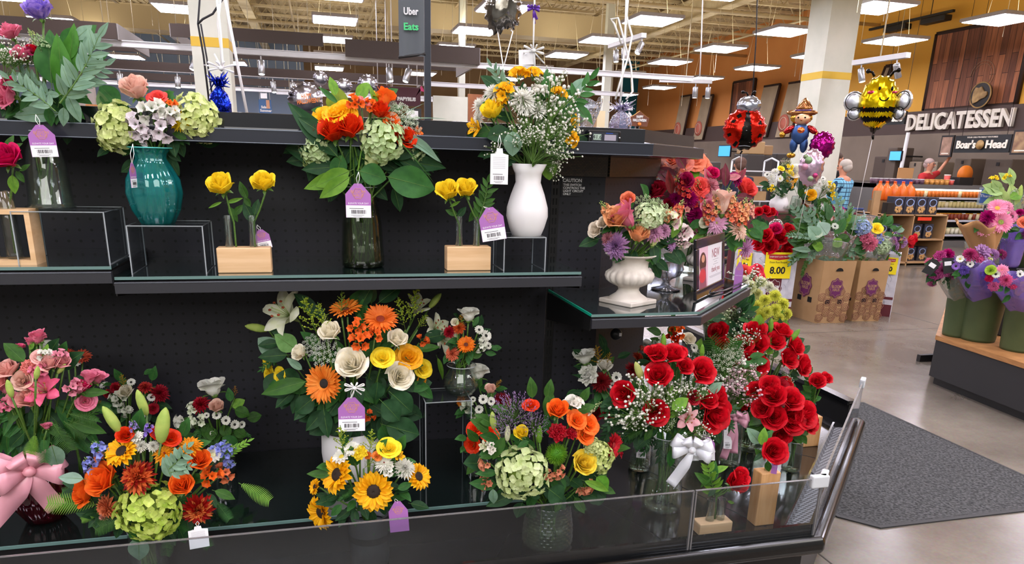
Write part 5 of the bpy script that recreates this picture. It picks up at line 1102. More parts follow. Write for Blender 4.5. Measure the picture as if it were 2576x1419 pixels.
# wrapped salmon roses behind the canopy end
PW = oz(1740, 640, ZC); PW = V((1.50, 3.02, ZC))
bouquet('clear-wrapped bunch of salmon roses behind the magenta bouquet, below canopy end', 'bouquet', V((PW.x, PW.y, 1.42)), (1725, 430), 66, 3.0, '''
spray salmon 1662,408 48; spray salmon 1690,402 46; spray salmon 1745,405 54; spray salmon 1765,415 46; spray #f0907c 1720,412 46; spray salmon 1655,425 40; spray #f0907c 1780,430 44; wleaf #6cae2a 1735,445>1760,425 1.1; spray salmon 1700,430 44; spray pink 1790,445 40
''', foot=V((PW.x, PW.y, ZC)), stems=False, seed=10, fill=(('leaf', 'mg', 8, 40, 'low'),))
WRAP = clear('cellophane', '#f2f4f6', 1.7, .05, '#d8dce2', .12, .8, 30)
def wrap(label, P, tip, r, h, m, top=None, seed=0, cat='flower wrap', group=None, par=None, n=26, lean=(0, 0), name='cellophane_wrap', closed=1.0):
    """crumpled sheet rolled into a cone around a bunch"""
    R = random.Random(seed); ph = [R.random()*6 for _ in range(6)]
    def fn(u, t):
        a = u*2*pi*closed; rr = tip+(r-tip)*t**.8; rr *= 1+.06*sin(5*a+ph[0]+t*3)+.05*sin(9*a+ph[1])*t+.10*sin(3*a+ph[2])*t*t; z = h*t*(1+(.06*sin(4*a+ph[3])+.04*sin(7*a+ph[4]))*t)
        return (rr*cos(a)+lean[0]*t, rr*sin(a)+lean[1]*t, z)
    o = MB().grid(fn, n*2, 12).obj(name, m, par, P)
    if par is None: tag(o, label, cat, group)
    return solid(o, .0006)
wrap('crinkled clear cellophane around salmon roses below canopy end', V((PW.x, PW.y, ZC+.02)), .03, .12, .46, WRAP, seed=2)
# glass goblet and photo frame
PG = oz(1690, 735, ZC); W = px2m(1, PG); H_ = vz(1690, 655, PG+V((0, .03, 0)))-ZC
gr = lambda a, z: 1+.06*abs(cos(8*a))
glass_vase('cut crystal goblet vase between the stone urn and the black photo frame', PG+V((0, .05, 0)), prof(H_, (34*W, 0), (36*W, .04), (14*W, .12), (8*W, .28), (12*W, .36), (32*W, .5), (40*W, .7), (34*W, .9), (38*W, 1)), clear('crystal', '#eceef2', 2.2, .05, '#c9ccd4', .01), mod=gr, n=64)
PP = oz(1752, 760, ZC); P2 = oz(1822, 724, ZC); xd = (P2-PP); xd.z = 0; w = xd.length; xd.normalize(); h = vz(1752, 606, PP)-ZC
t = empty('photo_frame', PP+V((0, 0, .004)), 0, 'black framed portrait sign standing on the corner shelf', 'frame'); q = wallquat(xd, (xd.y, -xd.x, .10)); f = w*.09; M = MB()
M.bbox(0, w, 0, f, -.012, 0, .003).bbox(0, w, h-f, h, -.012, 0, .003).bbox(0, f, f, h-f, -.012, 0, .003).bbox(w-f, w, f, h-f, -.012, 0, .003); M.obj('frame', mat('frame_black', '#121018', .2, coat=.5), t, (0, 0, 0), q)
sh = MB().box(f*.8, w-f*.8, f*.8, h-f*.8, -.006, -.003).obj('paper_sheet', mat('sheet_white', '#dedde2', .4), t, (0, 0, 0), q)
# printed portrait: woman with long dark hair holding a bunch of flowers
a0, a1 = f, w*.40
def pr_(n, poly, z, c): MB().prism(poly, z, z+.0003).obj(n, mat('print_'+c, c, .5), sh)
pr_('print_ground', [(a0, f), (a1, f), (a1, h-f), (a0, h-f)], -.003, '#d9b3c4'); X = lambda u: a0+(a1-a0)*u; Z = lambda v_: f+(h-2*f)*v_
ell = lambda cx, cz, rx_, rz_: [(X(cx)+rx_*cos(i*pi/8)*(a1-a0), Z(cz)+rz_*sin(i*pi/8)*(h-2*f)) for i in range(16)]
pr_('print_hair', ell(.45, .62, .36, .26), -.0027, '#4a2420'); pr_('print_face', ell(.47, .72, .17, .095), -.0024, '#c98f74'); pr_('print_dress', [(X(.05), Z(0)), (X(.85), Z(0)), (X(.75), Z(.5)), (X(.2), Z(.5))], -.0024, '#8a4a5c'); pr_('print_flowers', ell(.4, .3, .34, .17), -.0021, '#c2303c')
MM = mat('maroon_ink', '#8a3a4a', .5)
text('heading', 'NEW', w*.12, MM, sh, (w*.68, h-f*2.0, -.0029), Quaternion(), .0002)
M = MB()
for i, (k, ww) in enumerate(((.66, .12), (.60, .2), (.54, .1), (.48, .18), (.20, .46), (.17, .40))): M.box(w*.68-w*ww/2, w*.68+w*ww/2, f+(h-2*f)*k, f+(h-2*f)*k+.0014, -.003, -.0027)
M.obj('printed_lines', mat('grey_ink', '#9a96a0', .6), sh); text('lettering', 'thank you', w*.075, MM, sh, (w*.68, f+(h-2*f)*.36, -.0029), Quaternion(), .0002)
M = MB(); M.bbox(w*.1, w*1.45, -.004, .004, -.012, .03, .002); M.obj('foot', mat('frame_black', '#121018', .2), t, (0, 0, .0), q) if 0 else MB().tube([(0, 0, 0.003), tuple(xd*w*.3+V((.02, -.02, .003))), tuple(xd*w*1.15+V((.02, -.03, .003)))], .003, 6).obj('foot', mat('frame_black', '#121018', .2), t, tuple(xd*w*.45))
price_tag('dull purple tag hanging on the second urn beside the black photo frame', 1862, 662, 20, PU2.y-.1, string=(0, -20), bar=False, hpx=56)
# ================================================================ raised tier and front tray
def onz(x, y, z): p = oz(x, y, z); return V((p.x, p.y, z))
def vase_at(label, x, yb, yt, z, pr, m=None, back=.04, water=None, mod=None, n=40, wm=None, cat='vase'):
    P = onz(x, yb, z); P.y += back; P.x = oy(x, yb, P.y).x; H = vz(x, yt, P)-z; W = px2m(1, P)
    return glass_vase(label, P, [(r*W, k*H) for r, k in pr], m, n=n, mod=mod, wm=wm, cat=cat, water=H*water if water else None), P, H, W
def spray_fill(d=14, m=10, l=50): return (('leaf', 'dg', d, l, 'low'), ('leaf', 'mg', m, l, 'mid'))
# pink lily bouquet in a ruby ribbed vase
RUBY = clear('ruby_glass', '#d0889a', 1.8, .09, '#8a2440')
v_, P, H, W = vase_at('ribbed ruby pink glass vase with pink ribbon, on the raised tier', 120, 1328, 1165, ZT, [(34, 0), (42, .04), (62, .3), (68, .55), (60, .8), (46, .92), (52, 1)], RUBY, .06, mod=lambda a, z: 1+.035*cos(14*a+z*10), n=84, wm=mat('ruby_rim', '#8a3048', .15))
bouquet('full pink bouquet with an open pink lily, blush roses and fern in the ruby vase', 'bouquet', P+V((0, 0, H*.9)), (95, 985), 165, P.y+.03, '''
lily #e87090/#d84a74 118,988 108 ^.1,.3; cuprose #f0b9aa/#e59a92 85,1010 76 ^-.1,.5; rose #f2c0b4/#e6a49a 30,935 70 ^-.3,.6; rose blush 60,960 56; rose #f0a9a4/#e58a8a 12,965 64 ^-.5,.4; rose #f2b8b0 130,920 62 ^.1,.7; rose #eba0a4 160,915 44 ^.3,.7; carnation #ee9a90/#e47a74 75,925 50; alstro pink 100,935 50
spray pink 215,1010 44 ^.6,.2; bud pink 222,965>228,935 1.6; bud pink 240,965>252,935 1.6; bud pink 195,990>202,960 1.6; bud #e8608c 50,880>52,865 1.8; bud pink 75,870>78,850 1.8; bud pink 92,865>96,835 1.6; bud pink 105,860>90,830 1.4; bud pink 15,990>8,965 1.5; bud pink 118,1080>116,1065 2.4; bud hot 205,985>215,960 1.4
alstro #ef9ab0 180,975 50; alstro #ef9ab0 150,900 44; alstro white 115,895 40; wleaf g 60,910>10,860 .8; leaf lg 75,880>85,860; lilybud bud 90,955>95,920 1.6 @-.2; lilybud bud 30,1000>18,955 1.5 @-.18; lilybud bud 145,940>165,915 1.4
leaf g 180,1060>270,1090 .8; leaf gg 130,1120>150,1185 1.2 @-.15; leaf g 200,990>275,985 .7; fern mg 110,1100>110,1170 1 @-.18; fern g 160,1060>220,1100 1; fern g 170,1040>245,1060 1; fern lg 90,1090>70,1160 1 @-.16; ruscus g 170,1070>240,1035; leaf dg 60,1090>20,1130 1; fern g 130,1060>180,1140 1
spray #f2b8b0 100,900 36; spray #ef8fa0 40,1005 36; alstro pink 20,1020 44; leaf lg 110,900>120,865 .8
''', foot=P+V((0, 0, .01)), fill=(('leaf', 'g', 34, 55, 'low'), ('nleaf', 'mg', 46, 80, 'low'), ('leaf', 'dg', 20, 60, 'mid'), ('fern', 'mg', 14, 70, 'low'), ('leaf', 'mg', 14, 45, 'mid')), seed=11, spread=.05)
PINKR = mat('ribbon_pink', '#e9a0ae', .35, spec=.7, sss=.1); bow('ribbon_bow', 'wide pale pink satin bow tied round the ruby vase', oy(72, 1180, P.y-.10), px2m(150, P), PINKR, ((-.62, -.75), (.28, -.72)), sz=.36)
# front mixed orange bouquet, whose vase stands on the low tray
P = V((oy(372, 1380, 1.86).x, 1.86, ZD)); W = px2m(1, P)
glass_vase('low clear glass vase beneath the large orange and lime bouquet', P, prof(.17, (38*W, 0), (42*W, .1), (46*W, .6), (40*W, 1)), n=40)
bouquet('large front bouquet of orange roses, dark red mums, a lime hydrangea and blue sprigs', 'bouquet', P+V((0, 0, .165)), (378, 1195), 190, P.y+.03, '''
mum #b5281e/#8a1410//#e8713a 348,1200 110 ^-.05,.25; mum #c42018/#9a1010//#f08a4a 498,1282 100 ^.4,-.3; rose orange 270,1210 98 ^-.3,.35; rose orange 222,1240 78 ^-.6,.1; cuprose orange 460,1228 78 ^.2,.5; cuprose orange 500,1165 74 ^.4,.6; rose dkorange 318,1098 50; rose dkorange 398,1092 44; spray dkorange 430,1103 44
hydrangea #d2e07a/#aac648 375,1283 150 ^0,-.15; sunflower gold 310,1138 104 ^-.2,.5; cushion #f0a818/#d8850c//#8a1c10 415,1142 66 ^.1,.6; cushion #f0a818/#d8850c//#8a1c10 478,1122 66 ^.2,.7; mum #e88a5c/#c86a48 272,1275 80 ^-.4,-.2; mum #e88a5c 250,1150 40 ^-.5,.5
daisy white//#e8e8d0 345,1100 44 ^-.1,.7; mum white 355,1122 40; mum white 385,1122 38; mum white 340,1103 40; lilybud bud 303,1090>258,1022 1.25 @-.08; lilybud bud 370,1045>345,980 1.25 @-.04; lilybud bud 405,1115>417,1025 1.5 @-.12
delph blue 240,1190>212,1150 1.5; delph blue 270,1150>232,1110 1.5; delph blue 560,1170>595,1165 1.4; delph blue 550,1150>592,1120 1.4; delph #5a54b8 250,1200>218,1205; delph blue 540,1140>575,1110 1.2; delph purple 380,1100>372,1060; delph #9c90cc 340,1085>330,1055
alstro orange 530,1200 60 ^.5,.2; alstro #f08a5c 562,1190 54 ^.6,.2; daisy white//#d8d8a0 535,1145 56 ^.5,.6; euca gg 425,1180>470,1125 1.3 @-.2; euca gg 425,1190>480,1170 1.2 @-.2; leaf gg 430,1200>410,1150 1 @-.18; leaf #8fb09c 210,1205>142,1200 1 @-.1; leaf g 540,1235>595,1255 .9 @-.12
leaf mg 340,1320>352,1370 1.4 @-.12; leaf gg 350,1350>348,1418 1.3 @-.1; fern lg 600,1215>685,1260 1 @-.05; fern lg 250,1270>110,1265 1; fern lg 250,1290>200,1310 1; fern mg 300,1310>240,1340 1; fern g 320,1300>230,1335 1; leaf dg 300,1320>240,1330; ruscus lg 550,1150>620,1110 .8; leaf dg 450,1330>470,1370 1; spider #f0b0a0 260,1300 30
''', foot=P, fill=(('leaf', 'dg', 34, 60, 'low'), ('leaf', 'mg', 14, 55, 'mid'), ('fern', 'mg', 12, 70, 'low')), seed=12, spread=.04, flat=.55)
price_tag('white punched tag seen through the guard beneath the dark red mum', 497, 1325, 46, 1.79, style='white', bar=False, string=(0, -14), hpx=56)
# three small daisy bouquets at the back of the tier
v_, P, H, W = vase_at('small clear vase on riser holding the topmost small daisy bouquet', 482, 1030, 930, ZT+.05, [(30, 0), (32, .1), (34, .7), (30, 1)], None, .02)
P0 = V((P.x, P.y, ZT)); 
t = riser('low clear riser beneath the topmost small daisy bouquet', 430, 540, 1030, 1080, P0+V((0, -.08, 0)), .16); 
v_.location.z = vz(430, 1030, P0+V((0, -.08, 0))); P = V((P.x, P.y, v_.location.z))
SM = '''daisy white 455,865 26; daisy white 475,858 28; daisy white 448,858 24; '''
bouquet('small bouquet with one large white rose and tiny black-eyed daisies, topmost of three', 'bouquet', P+V((0, 0, H*.95)), (465, 880), 85, P.y+.01, '''
cuprose white 520,902 62 ^.4,.4; mum crimson 428,890 52 ^-.3,.3; mum crimson 500,858 48 ^.1,.7; mum #e8885c/#d86c44 390,885 38 ^-.7,.2; daisy white 455,848 26; daisy white 472,856 28; daisy white 458,862 24; daisy white 470,873 26; daisy white 418,865 28; daisy white 452,920 20 ^0,0; daisy white 430,912 20; daisy white 412,875 22
alstro #e3e9d2/#c9d4b0 497,880 40; alstro #e3e9d2/#c9d4b0 530,870 36 ^.4,.5; lilybud #cdd8a4 408,848>408,810 1.4; lilybud lg 465,845>468,818 1.6; plume straw 440,870>425,805 1.2; plume straw 440,865>445,820 1; leaf lg 440,930>430,950 1
''', foot=P+V((0, 0, .005)), fill=(('leaf', 'mg', 14, 30, 'low'), ('myrtle', 'dg', 10, 45, 'low')), seed=13, spread=.03)
price_tag('purple hang tag beneath the topmost small daisy bouquet', 441, 985, 40, P.y-.10, string=(2, -30), hpx=70)
v_, P, H, W = vase_at('small clear vase hidden under the white rose and daisy bouquet nearest the wide glass gap', 560, 1195, 1110, ZT, [(32, 0), (34, .1), (36, .7), (30, 1)], None, .02)
bouquet('small white bouquet of daisies and buds with glossy round leaves, above blue sprigs', 'bouquet', P+V((0, 0, H*.95)), (545, 1045), 85, P.y+.01, '''
cuprose blush 548,1030 50 ^.1,.7; bud white 540,995>530,955 2.2; mum crimson 505,1018 60 ^-.2,.6; daisy white 545,1045 28; daisy white 568,1058 30; daisy white 590,1068 30; daisy white 608,1068 24; daisy white 535,1090 18; daisy white 520,1045 20; alstro #e7ecda/#cfd8b8 500,1060 50; alstro white 465,1060 50 ^-.6,.2; alstro #e7ecda/#cfd8b8 490,1030 40; breath white 500,1080>480,1065 1.5
leaf mg 580,1010>575,975 1.1; wleaf lg 585,1025>615,1005 1 @-.05; wleaf g 590,1080>620,1100 1; wleaf g 590,1030>630,1045 1; wleaf mg 560,1100>600,1130 1; plume #b8742c 590,1000>592,970 1; myrtle g 540,1080>530,1130 1
''', foot=P+V((0, 0, .005)), fill=(('wleaf', 'g', 16, 34, 'low'), ('myrtle', 'mg', 8, 45, 'low')), seed=14, spread=.03)
v_, P, H, W = vase_at('small clear vase hidden between the pink bouquet and the orange bouquet', 335, 1190, 1110, ZT, [(30, 0), (32, .1), (34, .7), (30, 1)], None, .04)
bouquet('small bouquet with dark red mums and daisies tucked between the pink and orange bouquets', 'bouquet', P+V((0, 0, H*.9)), (340, 1000), 85, P.y+.01, '''
mum #a8142c/#8a0c1e 400,990 60 ^.3,.4; mum #d44a3a/#a8142c 365,975 44 ^.1,.7; rose #ece8d4/#d8d0b0 320,990 44 ^-.1,.6; daisy white 380,1000 26; daisy white 355,1048 26; daisy white 325,1030 26; alstro #e8ebdc/#cdd4bc 300,1005 48; alstro #e8ebdc/#cdd4bc 318,1030 40; mum crimson 290,975 36; mum #d8602c 245,1020 36 ^-.6,.3; daisy white 262,970 28 ^-.3,.8; daisy white 330,962 26; plume straw 315,980>305,940 1.1; spray crimson 385,1028 24; mum crimson 270,990 30; mum #d8602c 235,1000 30
''', foot=P+V((0, 0, .005)), fill=(('leaf', 'mg', 14, 34, 'all'), ('leaf', 'dg', 12, 40, 'low')), seed=15, spread=.03)
# pink-brown mums at the back of the pink bouquet
bouquet('rust and white mums peeking out behind the pink lily bouquet', 'bouquet', at(170, 960, ZT+.1, 2.36), (170, 910), 45, 2.34, 'gerbera #c4583c/#a83c28 205,900 56 ^.2,.8; gerbera #c4583c/#a83c28 165,895 50 ^-.1,.9; daisy white//#c9c43a 190,908 36; bud white 112,905>110,860 2; leaf mg 120,910>150,880 1', foot=at(170, 960, ZT, 2.36), seed=16, stems=True)
# the big central bouquet in a tall white pot
P = at(885, 1150, ZT, 2.22); W = px2m(1, P); H = vz(885, 1075, P)-ZT
t = empty('ceramic_vase', P, 0, 'white ceramic pot under the big lily, gerbera and cream rose bouquet', 'vase')
o = [(58*W, 0), (66*W, .05*H), (72*W, .5*H), (70*W, H)]; MB().lathe([(.0005, 0)]+o+[(66*W, H), (64*W, .3*H), (.0005, .3*H)], 40).obj('body', WV, t)
bouquet('big bouquet of white lilies, cream roses and orange gerberas at the middle of the tier', 'bouquet', P+V((0, 0, H*.98)), (885, 915), 200, 2.24, '''
lily #eff0dc/#dfe4b8 733,798 150 ^-.4,.3; trumpet #eff0dc/#dfe4b8 1045,785 96 ^.4,.9; trumpet #eff0dc/#dfe4b8 1105,850 100 ^.8,-.2; lilybud bud 675,830>616,820 1.6; lilybud bud 1080,775>1110,738 1.5; lily #eff0dc/#dfe4b8 1090,830 90 ^.7,.4
gerbera #f29a3e/#ea7d22//#1c1410 818,965 116 ^-.25,.0; gerbera #f5873a/#e86c1c//#8a2c10 957,805 100 ^.15,.55; gerbera #f29a3e/#ea7d22//#5a2410 870,782 92 ^-.1,1.1; cuprose cream 838,843 72 ^-.2,.5; rose cream 888,920 92 ^0,.3; cuprose cream 998,862 66 ^.3,.6; rose cream 1003,948 80 ^.35,.1; cuprose cream 762,892 54 ^-.6,.4
alstro #f2762a/#e05a18 905,860 62; alstro #f2762a/#e05a18 945,845 50; alstro #f2762a/#e05a18 895,825 52; alstro #ee6a2a 1060,860 40; alstro #ee6a2a 925,1045 40 ^.2,-.3
spray yellow 962,902 52 ^.1,.5; spray #f6b81e/#e69c10 1027,900 62 ^.3,.4; spray yellow 1062,928 44 ^.6,.2; spray yellow 676,903 40 ^-.8,.2; spray yellow 680,940 38 ^-.7,0; spray yellow 706,945 38 ^-.6,0; spray #f6a01e 1060,958 30
lace #f0f2ec/#dfe6d8 820,888 80 ^-.2,.3; lace #f0f2ec/#dfe6d8 785,870 60; plume #aebf3a/#8a9f28 800,850>762,745 1.3; plume #aebf3a/#8a9f28 820,840>800,760 1.2; plume #aebf3a/#8a9f28 1030,820>1048,722 1.2 @-.1; plume #aebf3a/#8a9f28 1020,830>1000,745 1.2; plume #aebf3a/#8a9f28 1050,830>1075,790 1.3; plume #7f9434 860,800>860,732 1.2; snap lime 815,830>818,790
wleaf gg 700,890>648,850 1 @-.04; leaf #7fae64/#5f9048 745,880>690,840 1.5 @-.1; leaf mg 740,950>665,975 .7 @-.08; leaf g 770,960>650,990 .7; wleaf dg 790,1000>740,1040 1; leaf g 770,1050>815,1080 1; wleaf dg 950,960>945,1010 1 @-.2; wleaf dg 960,1010>1010,1060 1 @-.22; wleaf dg 985,990>1040,1040 1 @-.2; leaf mg 1040,960>1095,1005 .9 @-.1; leaf mg 1030,980>1080,975 .8; wleaf dg 970,1070>1060,1095 .9 @-.2; wleaf dg 1000,1080>1000,1130 1 @-.2; wleaf mg 960,1070>985,1120 1 @-.18; ruscus mg 700,900>655,930 1; nleaf lg 1100,900>1120,960 .8; leaf g 1050,880>1110,870 .7; leaf gg 760,930>720,900 .8
''', foot=P+V((0, 0, H*.4)), fill=(('wleaf', 'dg', 40, 60, 'low'), ('leaf', 'mg', 34, 60, 'mid'), ('leaf', 'dg', 20, 70, 'rim')), seed=17, spread=.06)
price_tag('large purple hang tag with white bow string, on the big lily bouquet', 884, 1004, 66, 1.95, string=(6, -32), tilt=-.02)
bow('string_bow', 'tiny white string bow tied above the large purple tag', oy(892, 975, 1.95), px2m(46, P), STRING, ((-.2, -.5), (.3, -.35)), sz=.07)
# sunflowers in a zinc pot
P = V((oy(932, 1400, 1.86).x, 1.86, ZD)); H = vz(932, 1283, P)-ZD; W = px2m(1, P)
ZINC = mat('zinc', '#4c4f52', .5, metal=.5, c2='#33363a', nscale=8); t = empty('metal_pot', P, 0, 'dark zinc pot seen through the guard under the sunflower bouquet', 'pot')
MB().lathe([(.0005, 0), (44*W, 0), (46*W, .02), (54*W, H*.97), (56*W, H), (53*W, H), (50*W, H*.5), (.0005, H*.5)], 40).obj('body', ZINC, t); MB().tube([(50*W*cos(i*pi/20), 50*W*sin(i*pi/20), H*.72) for i in range(41)], .0018, 5, cap=False).obj('bead', ZINC, t)
bouquet('compact bouquet of sunflowers and white mums in the zinc pot', 'bouquet', P+V((0, 0, H*.98)), (925, 1200), 145, P.y+.01, '''
sunflower gold 940,1235 120 ^.1,.0; sunflower gold 853,1195 118 ^-.6,.25; sunflower gold 812,1288 104 ^-.7,-.3; sunflower gold 1050,1200 84 ^.9,.4; spray yellow 978,1130 52 ^.2,.7; carnation yellow 905,1140 50; mum white 1018,1178 68 ^.3,.5; daisy white//#c9b43a 860,1150 60 ^-.3,.9; cushion white 965,1165 56; daisy white 885,1130 50; mum #f08a2c 925,1145 28; spray #f08a3c 948,1148 22; sunflower gold 795,1225 50 ^-.9,.3; trumpet gold 1000,1150 40
plume #aebf3a/#8a9f28 865,1150>855,1070 1.3; plume #aebf3a/#8a9f28 930,1145>935,1078 1.2; plume #8fa83a 915,1180>945,1150 1.2; alstro white 975,1185 40; leaf g 830,1195>770,1190 .8; leaf mg 1000,1230>1040,1215 1; leaf mg 860,1270>830,1300 1; leaf dg 980,1270>1010,1290 1; myrtle mg 880,1240>850,1260 1
''', foot=P+V((0, 0, H*.5)), fill=(('leaf', 'dg', 30, 44, 'low'), ('leaf', 'mg', 20, 44, 'mid')), seed=18, spread=.05, flat=.55)
price_tag('plain purple tag hanging from the sunflower bouquet, cut by the guard edge', 1000, 1265, 48, 1.78, tilt=.06, bar=False, string=(-6, -10), hpx=76)
# small vase on a riser, right of the lilies
Pn = at(1128, 1195, ZT, 2.10); riser('tall clear riser behind the orange and yellow front bouquet', 1102, 1215, 1012, 1195, Pn, .14)
hr = vz(1128, 1012, Pn); P = at(1160, 1018, hr, 2.18); H = vz(1160, 918, P)-hr; W = px2m(1, P)
glass_vase('rounded clear glass vase on the tall riser', P, prof(H, (28*W, 0), (36*W, .08), (45*W, .3), (44*W, .5), (34*W, .75), (30*W, .88), (36*W, 1)), n=40, water=H*.5)
bouquet('small autumn bouquet in the rounded clear vase on tall riser', 'bouquet', P+V((0, 0, H*.95)), (1180, 850), 75, P.y+.01, '''
bud white 1178,808>1178,775 2.4; gerbera #f08a20/#e06c10//#5a2410 1172,868 54 ^.1,.4; mum salmon 1138,890 48 ^-.3,.2; mum crimson 1130,835 40; daisy white 1222,845 38 ^.6,.3; daisy white 1215,860 34; daisy white 1205,830 30; plume straw 1165,830>1158,790 1.2; mum #d8602c 1155,825 40; alstro #e8ebdc 1205,870 36; leaf mg 1190,820>1205,795 1; lilybud #cdd8a4 1150,830>1152,805 1.6; daisy white 1228,870 24; leaf g 1190,900>1215,890; rose cream 1145,812 24
''', foot=P+V((0, 0, .005)), fill=(('leaf', 'mg', 12, 30, 'low'), ('leaf', 'dg', 12, 30, 'mid')), seed=19, spread=.04)
v_, P, H, W = vase_at('small clear vase behind the lavender plumes', 1245, 1170, 1080, ZT, [(28, 0), (32, .1), (34, .6), (28, 1)], None, .03)
bouquet('small bouquet of white daisies and a maroon mum beneath the tall riser', 'bouquet', P+V((0, 0, H*.95)), (1215, 1005), 75, P.y+.01, '''
bud white 1198,955>1205,918 2.2; cuprose blush 1234,985 40 ^0,.8; mum #8a1024/#6a0a18 1265,1008 58 ^.4,.4; daisy white 1215,1005 32; daisy white 1205,1030 28; daisy white 1235,1010 28; alstro #e8ead8/#ccd4b8 1180,1020 44 ^-.5,.2; mum #ee8a1c 1160,1010 36 ^-.6,.3; snap #d8dcbc 1185,1040>1215,1065 1.2; plume straw 1240,980>1262,955 1; wleaf g 1200,975>1210,950 1; daisy white 1190,1005 20
''', foot=P+V((0, 0, .005)), fill=(('leaf', 'mg', 14, 34, 'all'), ('leaf', 'dg', 10, 34, 'low')), seed=20, spread=.03)
v_, P, H, W = vase_at('small clear vase of orange roses standing beside the front lime hydrangea bouquet', 1198, 1200, 1120, ZT, [(24, 0), (30, .1), (33, .4), (24, .85), (27, 1)], None, .02, water=.5)
bouquet('small bunch of orange spray roses beside the lavender plumes', 'bouquet', P+V((0, 0, H*.95)), (1205, 1095), 50, P.y-.02, 'spray dkorange 1197,1080 44 ^-.3,.4; spray dkorange 1228,1090 40 ^.1,.3; spray dkorange 1190,1118 42 ^-.4,.0; spray orange 1240,1098 34; leaf g 1210,1120>1230,1140 1', foot=P+V((0, 0, .004)), fill=(('leaf', 'mg', 10, 26, 'low'),), seed=21, spread=.03)
# front bouquet in a honeycomb glass vase
HONEY = clear('honeycomb_glass', '#eaf0e8', 1.6, .06, '#a9b2a8', .06)
P = V((oy(1375, 1385, 1.86).x, 1.86, ZD)); H = vz(1375, 1262, P)-ZD; W = px2m(1, P)
t = empty('glass_vase', P, 0, 'honeycomb textured glass vase seen through the guard, under the lime hydrangea bouquet', 'vase')
hp = [(48*W, 0), (56*W, .03*H), (62*W, .12*H), (60*W, .5*H), (54*W, .85*H), (52*W, H)]
def hcurve(k):
    z = k*H
    for i in range(len(hp)-1):
        if hp[i][1] <= z <= hp[i+1][1]+1e-9: u = (z-hp[i][1])/(hp[i+1][1]-hp[i][1]); return hp[i][0]+(hp[i+1][0]-hp[i][0])*u
    return hp[-1][0]
M = MB(); M.grid(lambda u, v: (lambda a, r: (r*cos(a), r*sin(a), v*H))(2*pi*u, hcurve(v)*(1+.035*abs(cos(22*pi*u+(pi/2 if int(v*14) % 2 else 0)))*abs(sin(14*pi*v)))), 176, 70); M.lathe([(.0005, .001), (48*W, 0)], 40); M.obj('body', HONEY, t)
MB().lathe([(.0005, .005), (46*W, .006), (52*W, .1*H), (50*W, .55*H), (.0005, .55*H)], 32).obj('water', clear('murky_water', '#dfe8cc', .6, .06, '#8a9a78'), t)
bouquet('front bouquet of lime hydrangea, yellow roses, orange roses and lavender plumes', 'bouquet', P+V((0, 0, H*.96)), (1375, 1140), 185, P.y+.03, '''
hydrangea #dbe6b4/#bfd08a 1313,1188 132 ^-.2,.1; rose #f3dc4a/#e8c22a 1464,1168 72 ^.3,.3; cuprose yellow 1312,1095 50 ^-.1,.6; cuprose orange 1403,1040 72 ^.0,.7; spray orange 1450,1058 48; spray orange 1480,1068 50; spray orange 1470,1095 48; spray dkorange 1335,1022 40 ^0,.9; carnation #c8142c/#980c1c 1402,1090 62; carnation #c8142c/#980c1c 1435,1092 40; gerbera #cf1c2c/#a81020//#8a1010 1540,1120 74 ^.9,-.1; pom #79a828/#5c8f1c 1400,1142 58
hydrangea #d3dc98/#b8c870 1507,1150 78 ^.5,.2; hydrangea #d3dc98 1490,1125 50; statice #b79ac8/#9c7cb4 1290,1045 112 ^-.1,.7; statice #b79ac8/#9c7cb4 1345,1070 70; statice #b79ac8/#9c7cb4 1270,1070 60; lilybud bud 1243,1080>1238,1035 1.5; lilybud #e2e6c0 1276,1110>1278,1068 1.3; trumpet #e8ead0/#ccd4a4 1225,1125 44 ^-.6,.3; lilybud lg 1357,1115>1358,1070 1.3; bud white 1440,1020>1430,1000 2; alstro #f4efe4 1445,1022 50 ^.3,.7; snap #d9b8ac/#c9d0a0 1470,1040>1515,1010 1.3
alstro #e59a78/#cf7c5c 1400,1185 44; alstro #e59a78/#cf7c5c 1470,1220 50 ^.2,-.3; trumpet #e8a888/#d88a68 1462,1225 46 ^.0,-.7; alstro #e59a78 1225,1165 44 ^-.6,0; alstro #e59a78/#cf7c5c 1230,1215 50 ^-.5,-.2; alstro #e59a78 1380,1195 34; alstro #f4efe4 1240,1130 40
leaf g 1380,1050>1385,978 .9 @-.08; leaf mg 1330,1110>1300,1125 1 @-.12; leaf #6fae3a/#4f8e28 1500,1200>1535,1235 1.3 @-.1; leaf lg 1470,1210>1540,1238 .5 @-.12; leaf g 1240,1150>1205,1150 .8; leaf mg 1250,1220>1180,1215 .9; leaf gg 1240,1230>1242,1272 1 @-.1; leaf dg 1300,1240>1220,1275 .8; leaf mg 1250,1190>1195,1190 .8; wleaf dg 1380,1230>1420,1260 1.2 @-.15; wleaf dg 1350,1240>1345,1260 1.2 @-.15; leaf dg 1450,1230>1510,1255 1; wleaf g 1500,1185>1530,1200 1; snap lg 1515,1200>1535,1170 .6; leaf g 1270,1100>1235,1160 .8; spray crimson 1560,1140 24
''', foot=P+V((0, 0, .012)), fill=(('wleaf', 'dg', 34, 50, 'low'), ('leaf', 'mg', 30, 50, 'mid'), ('leaf', 'g', 14, 50, 'rim')), seed=22, spread=.05, flat=.55)
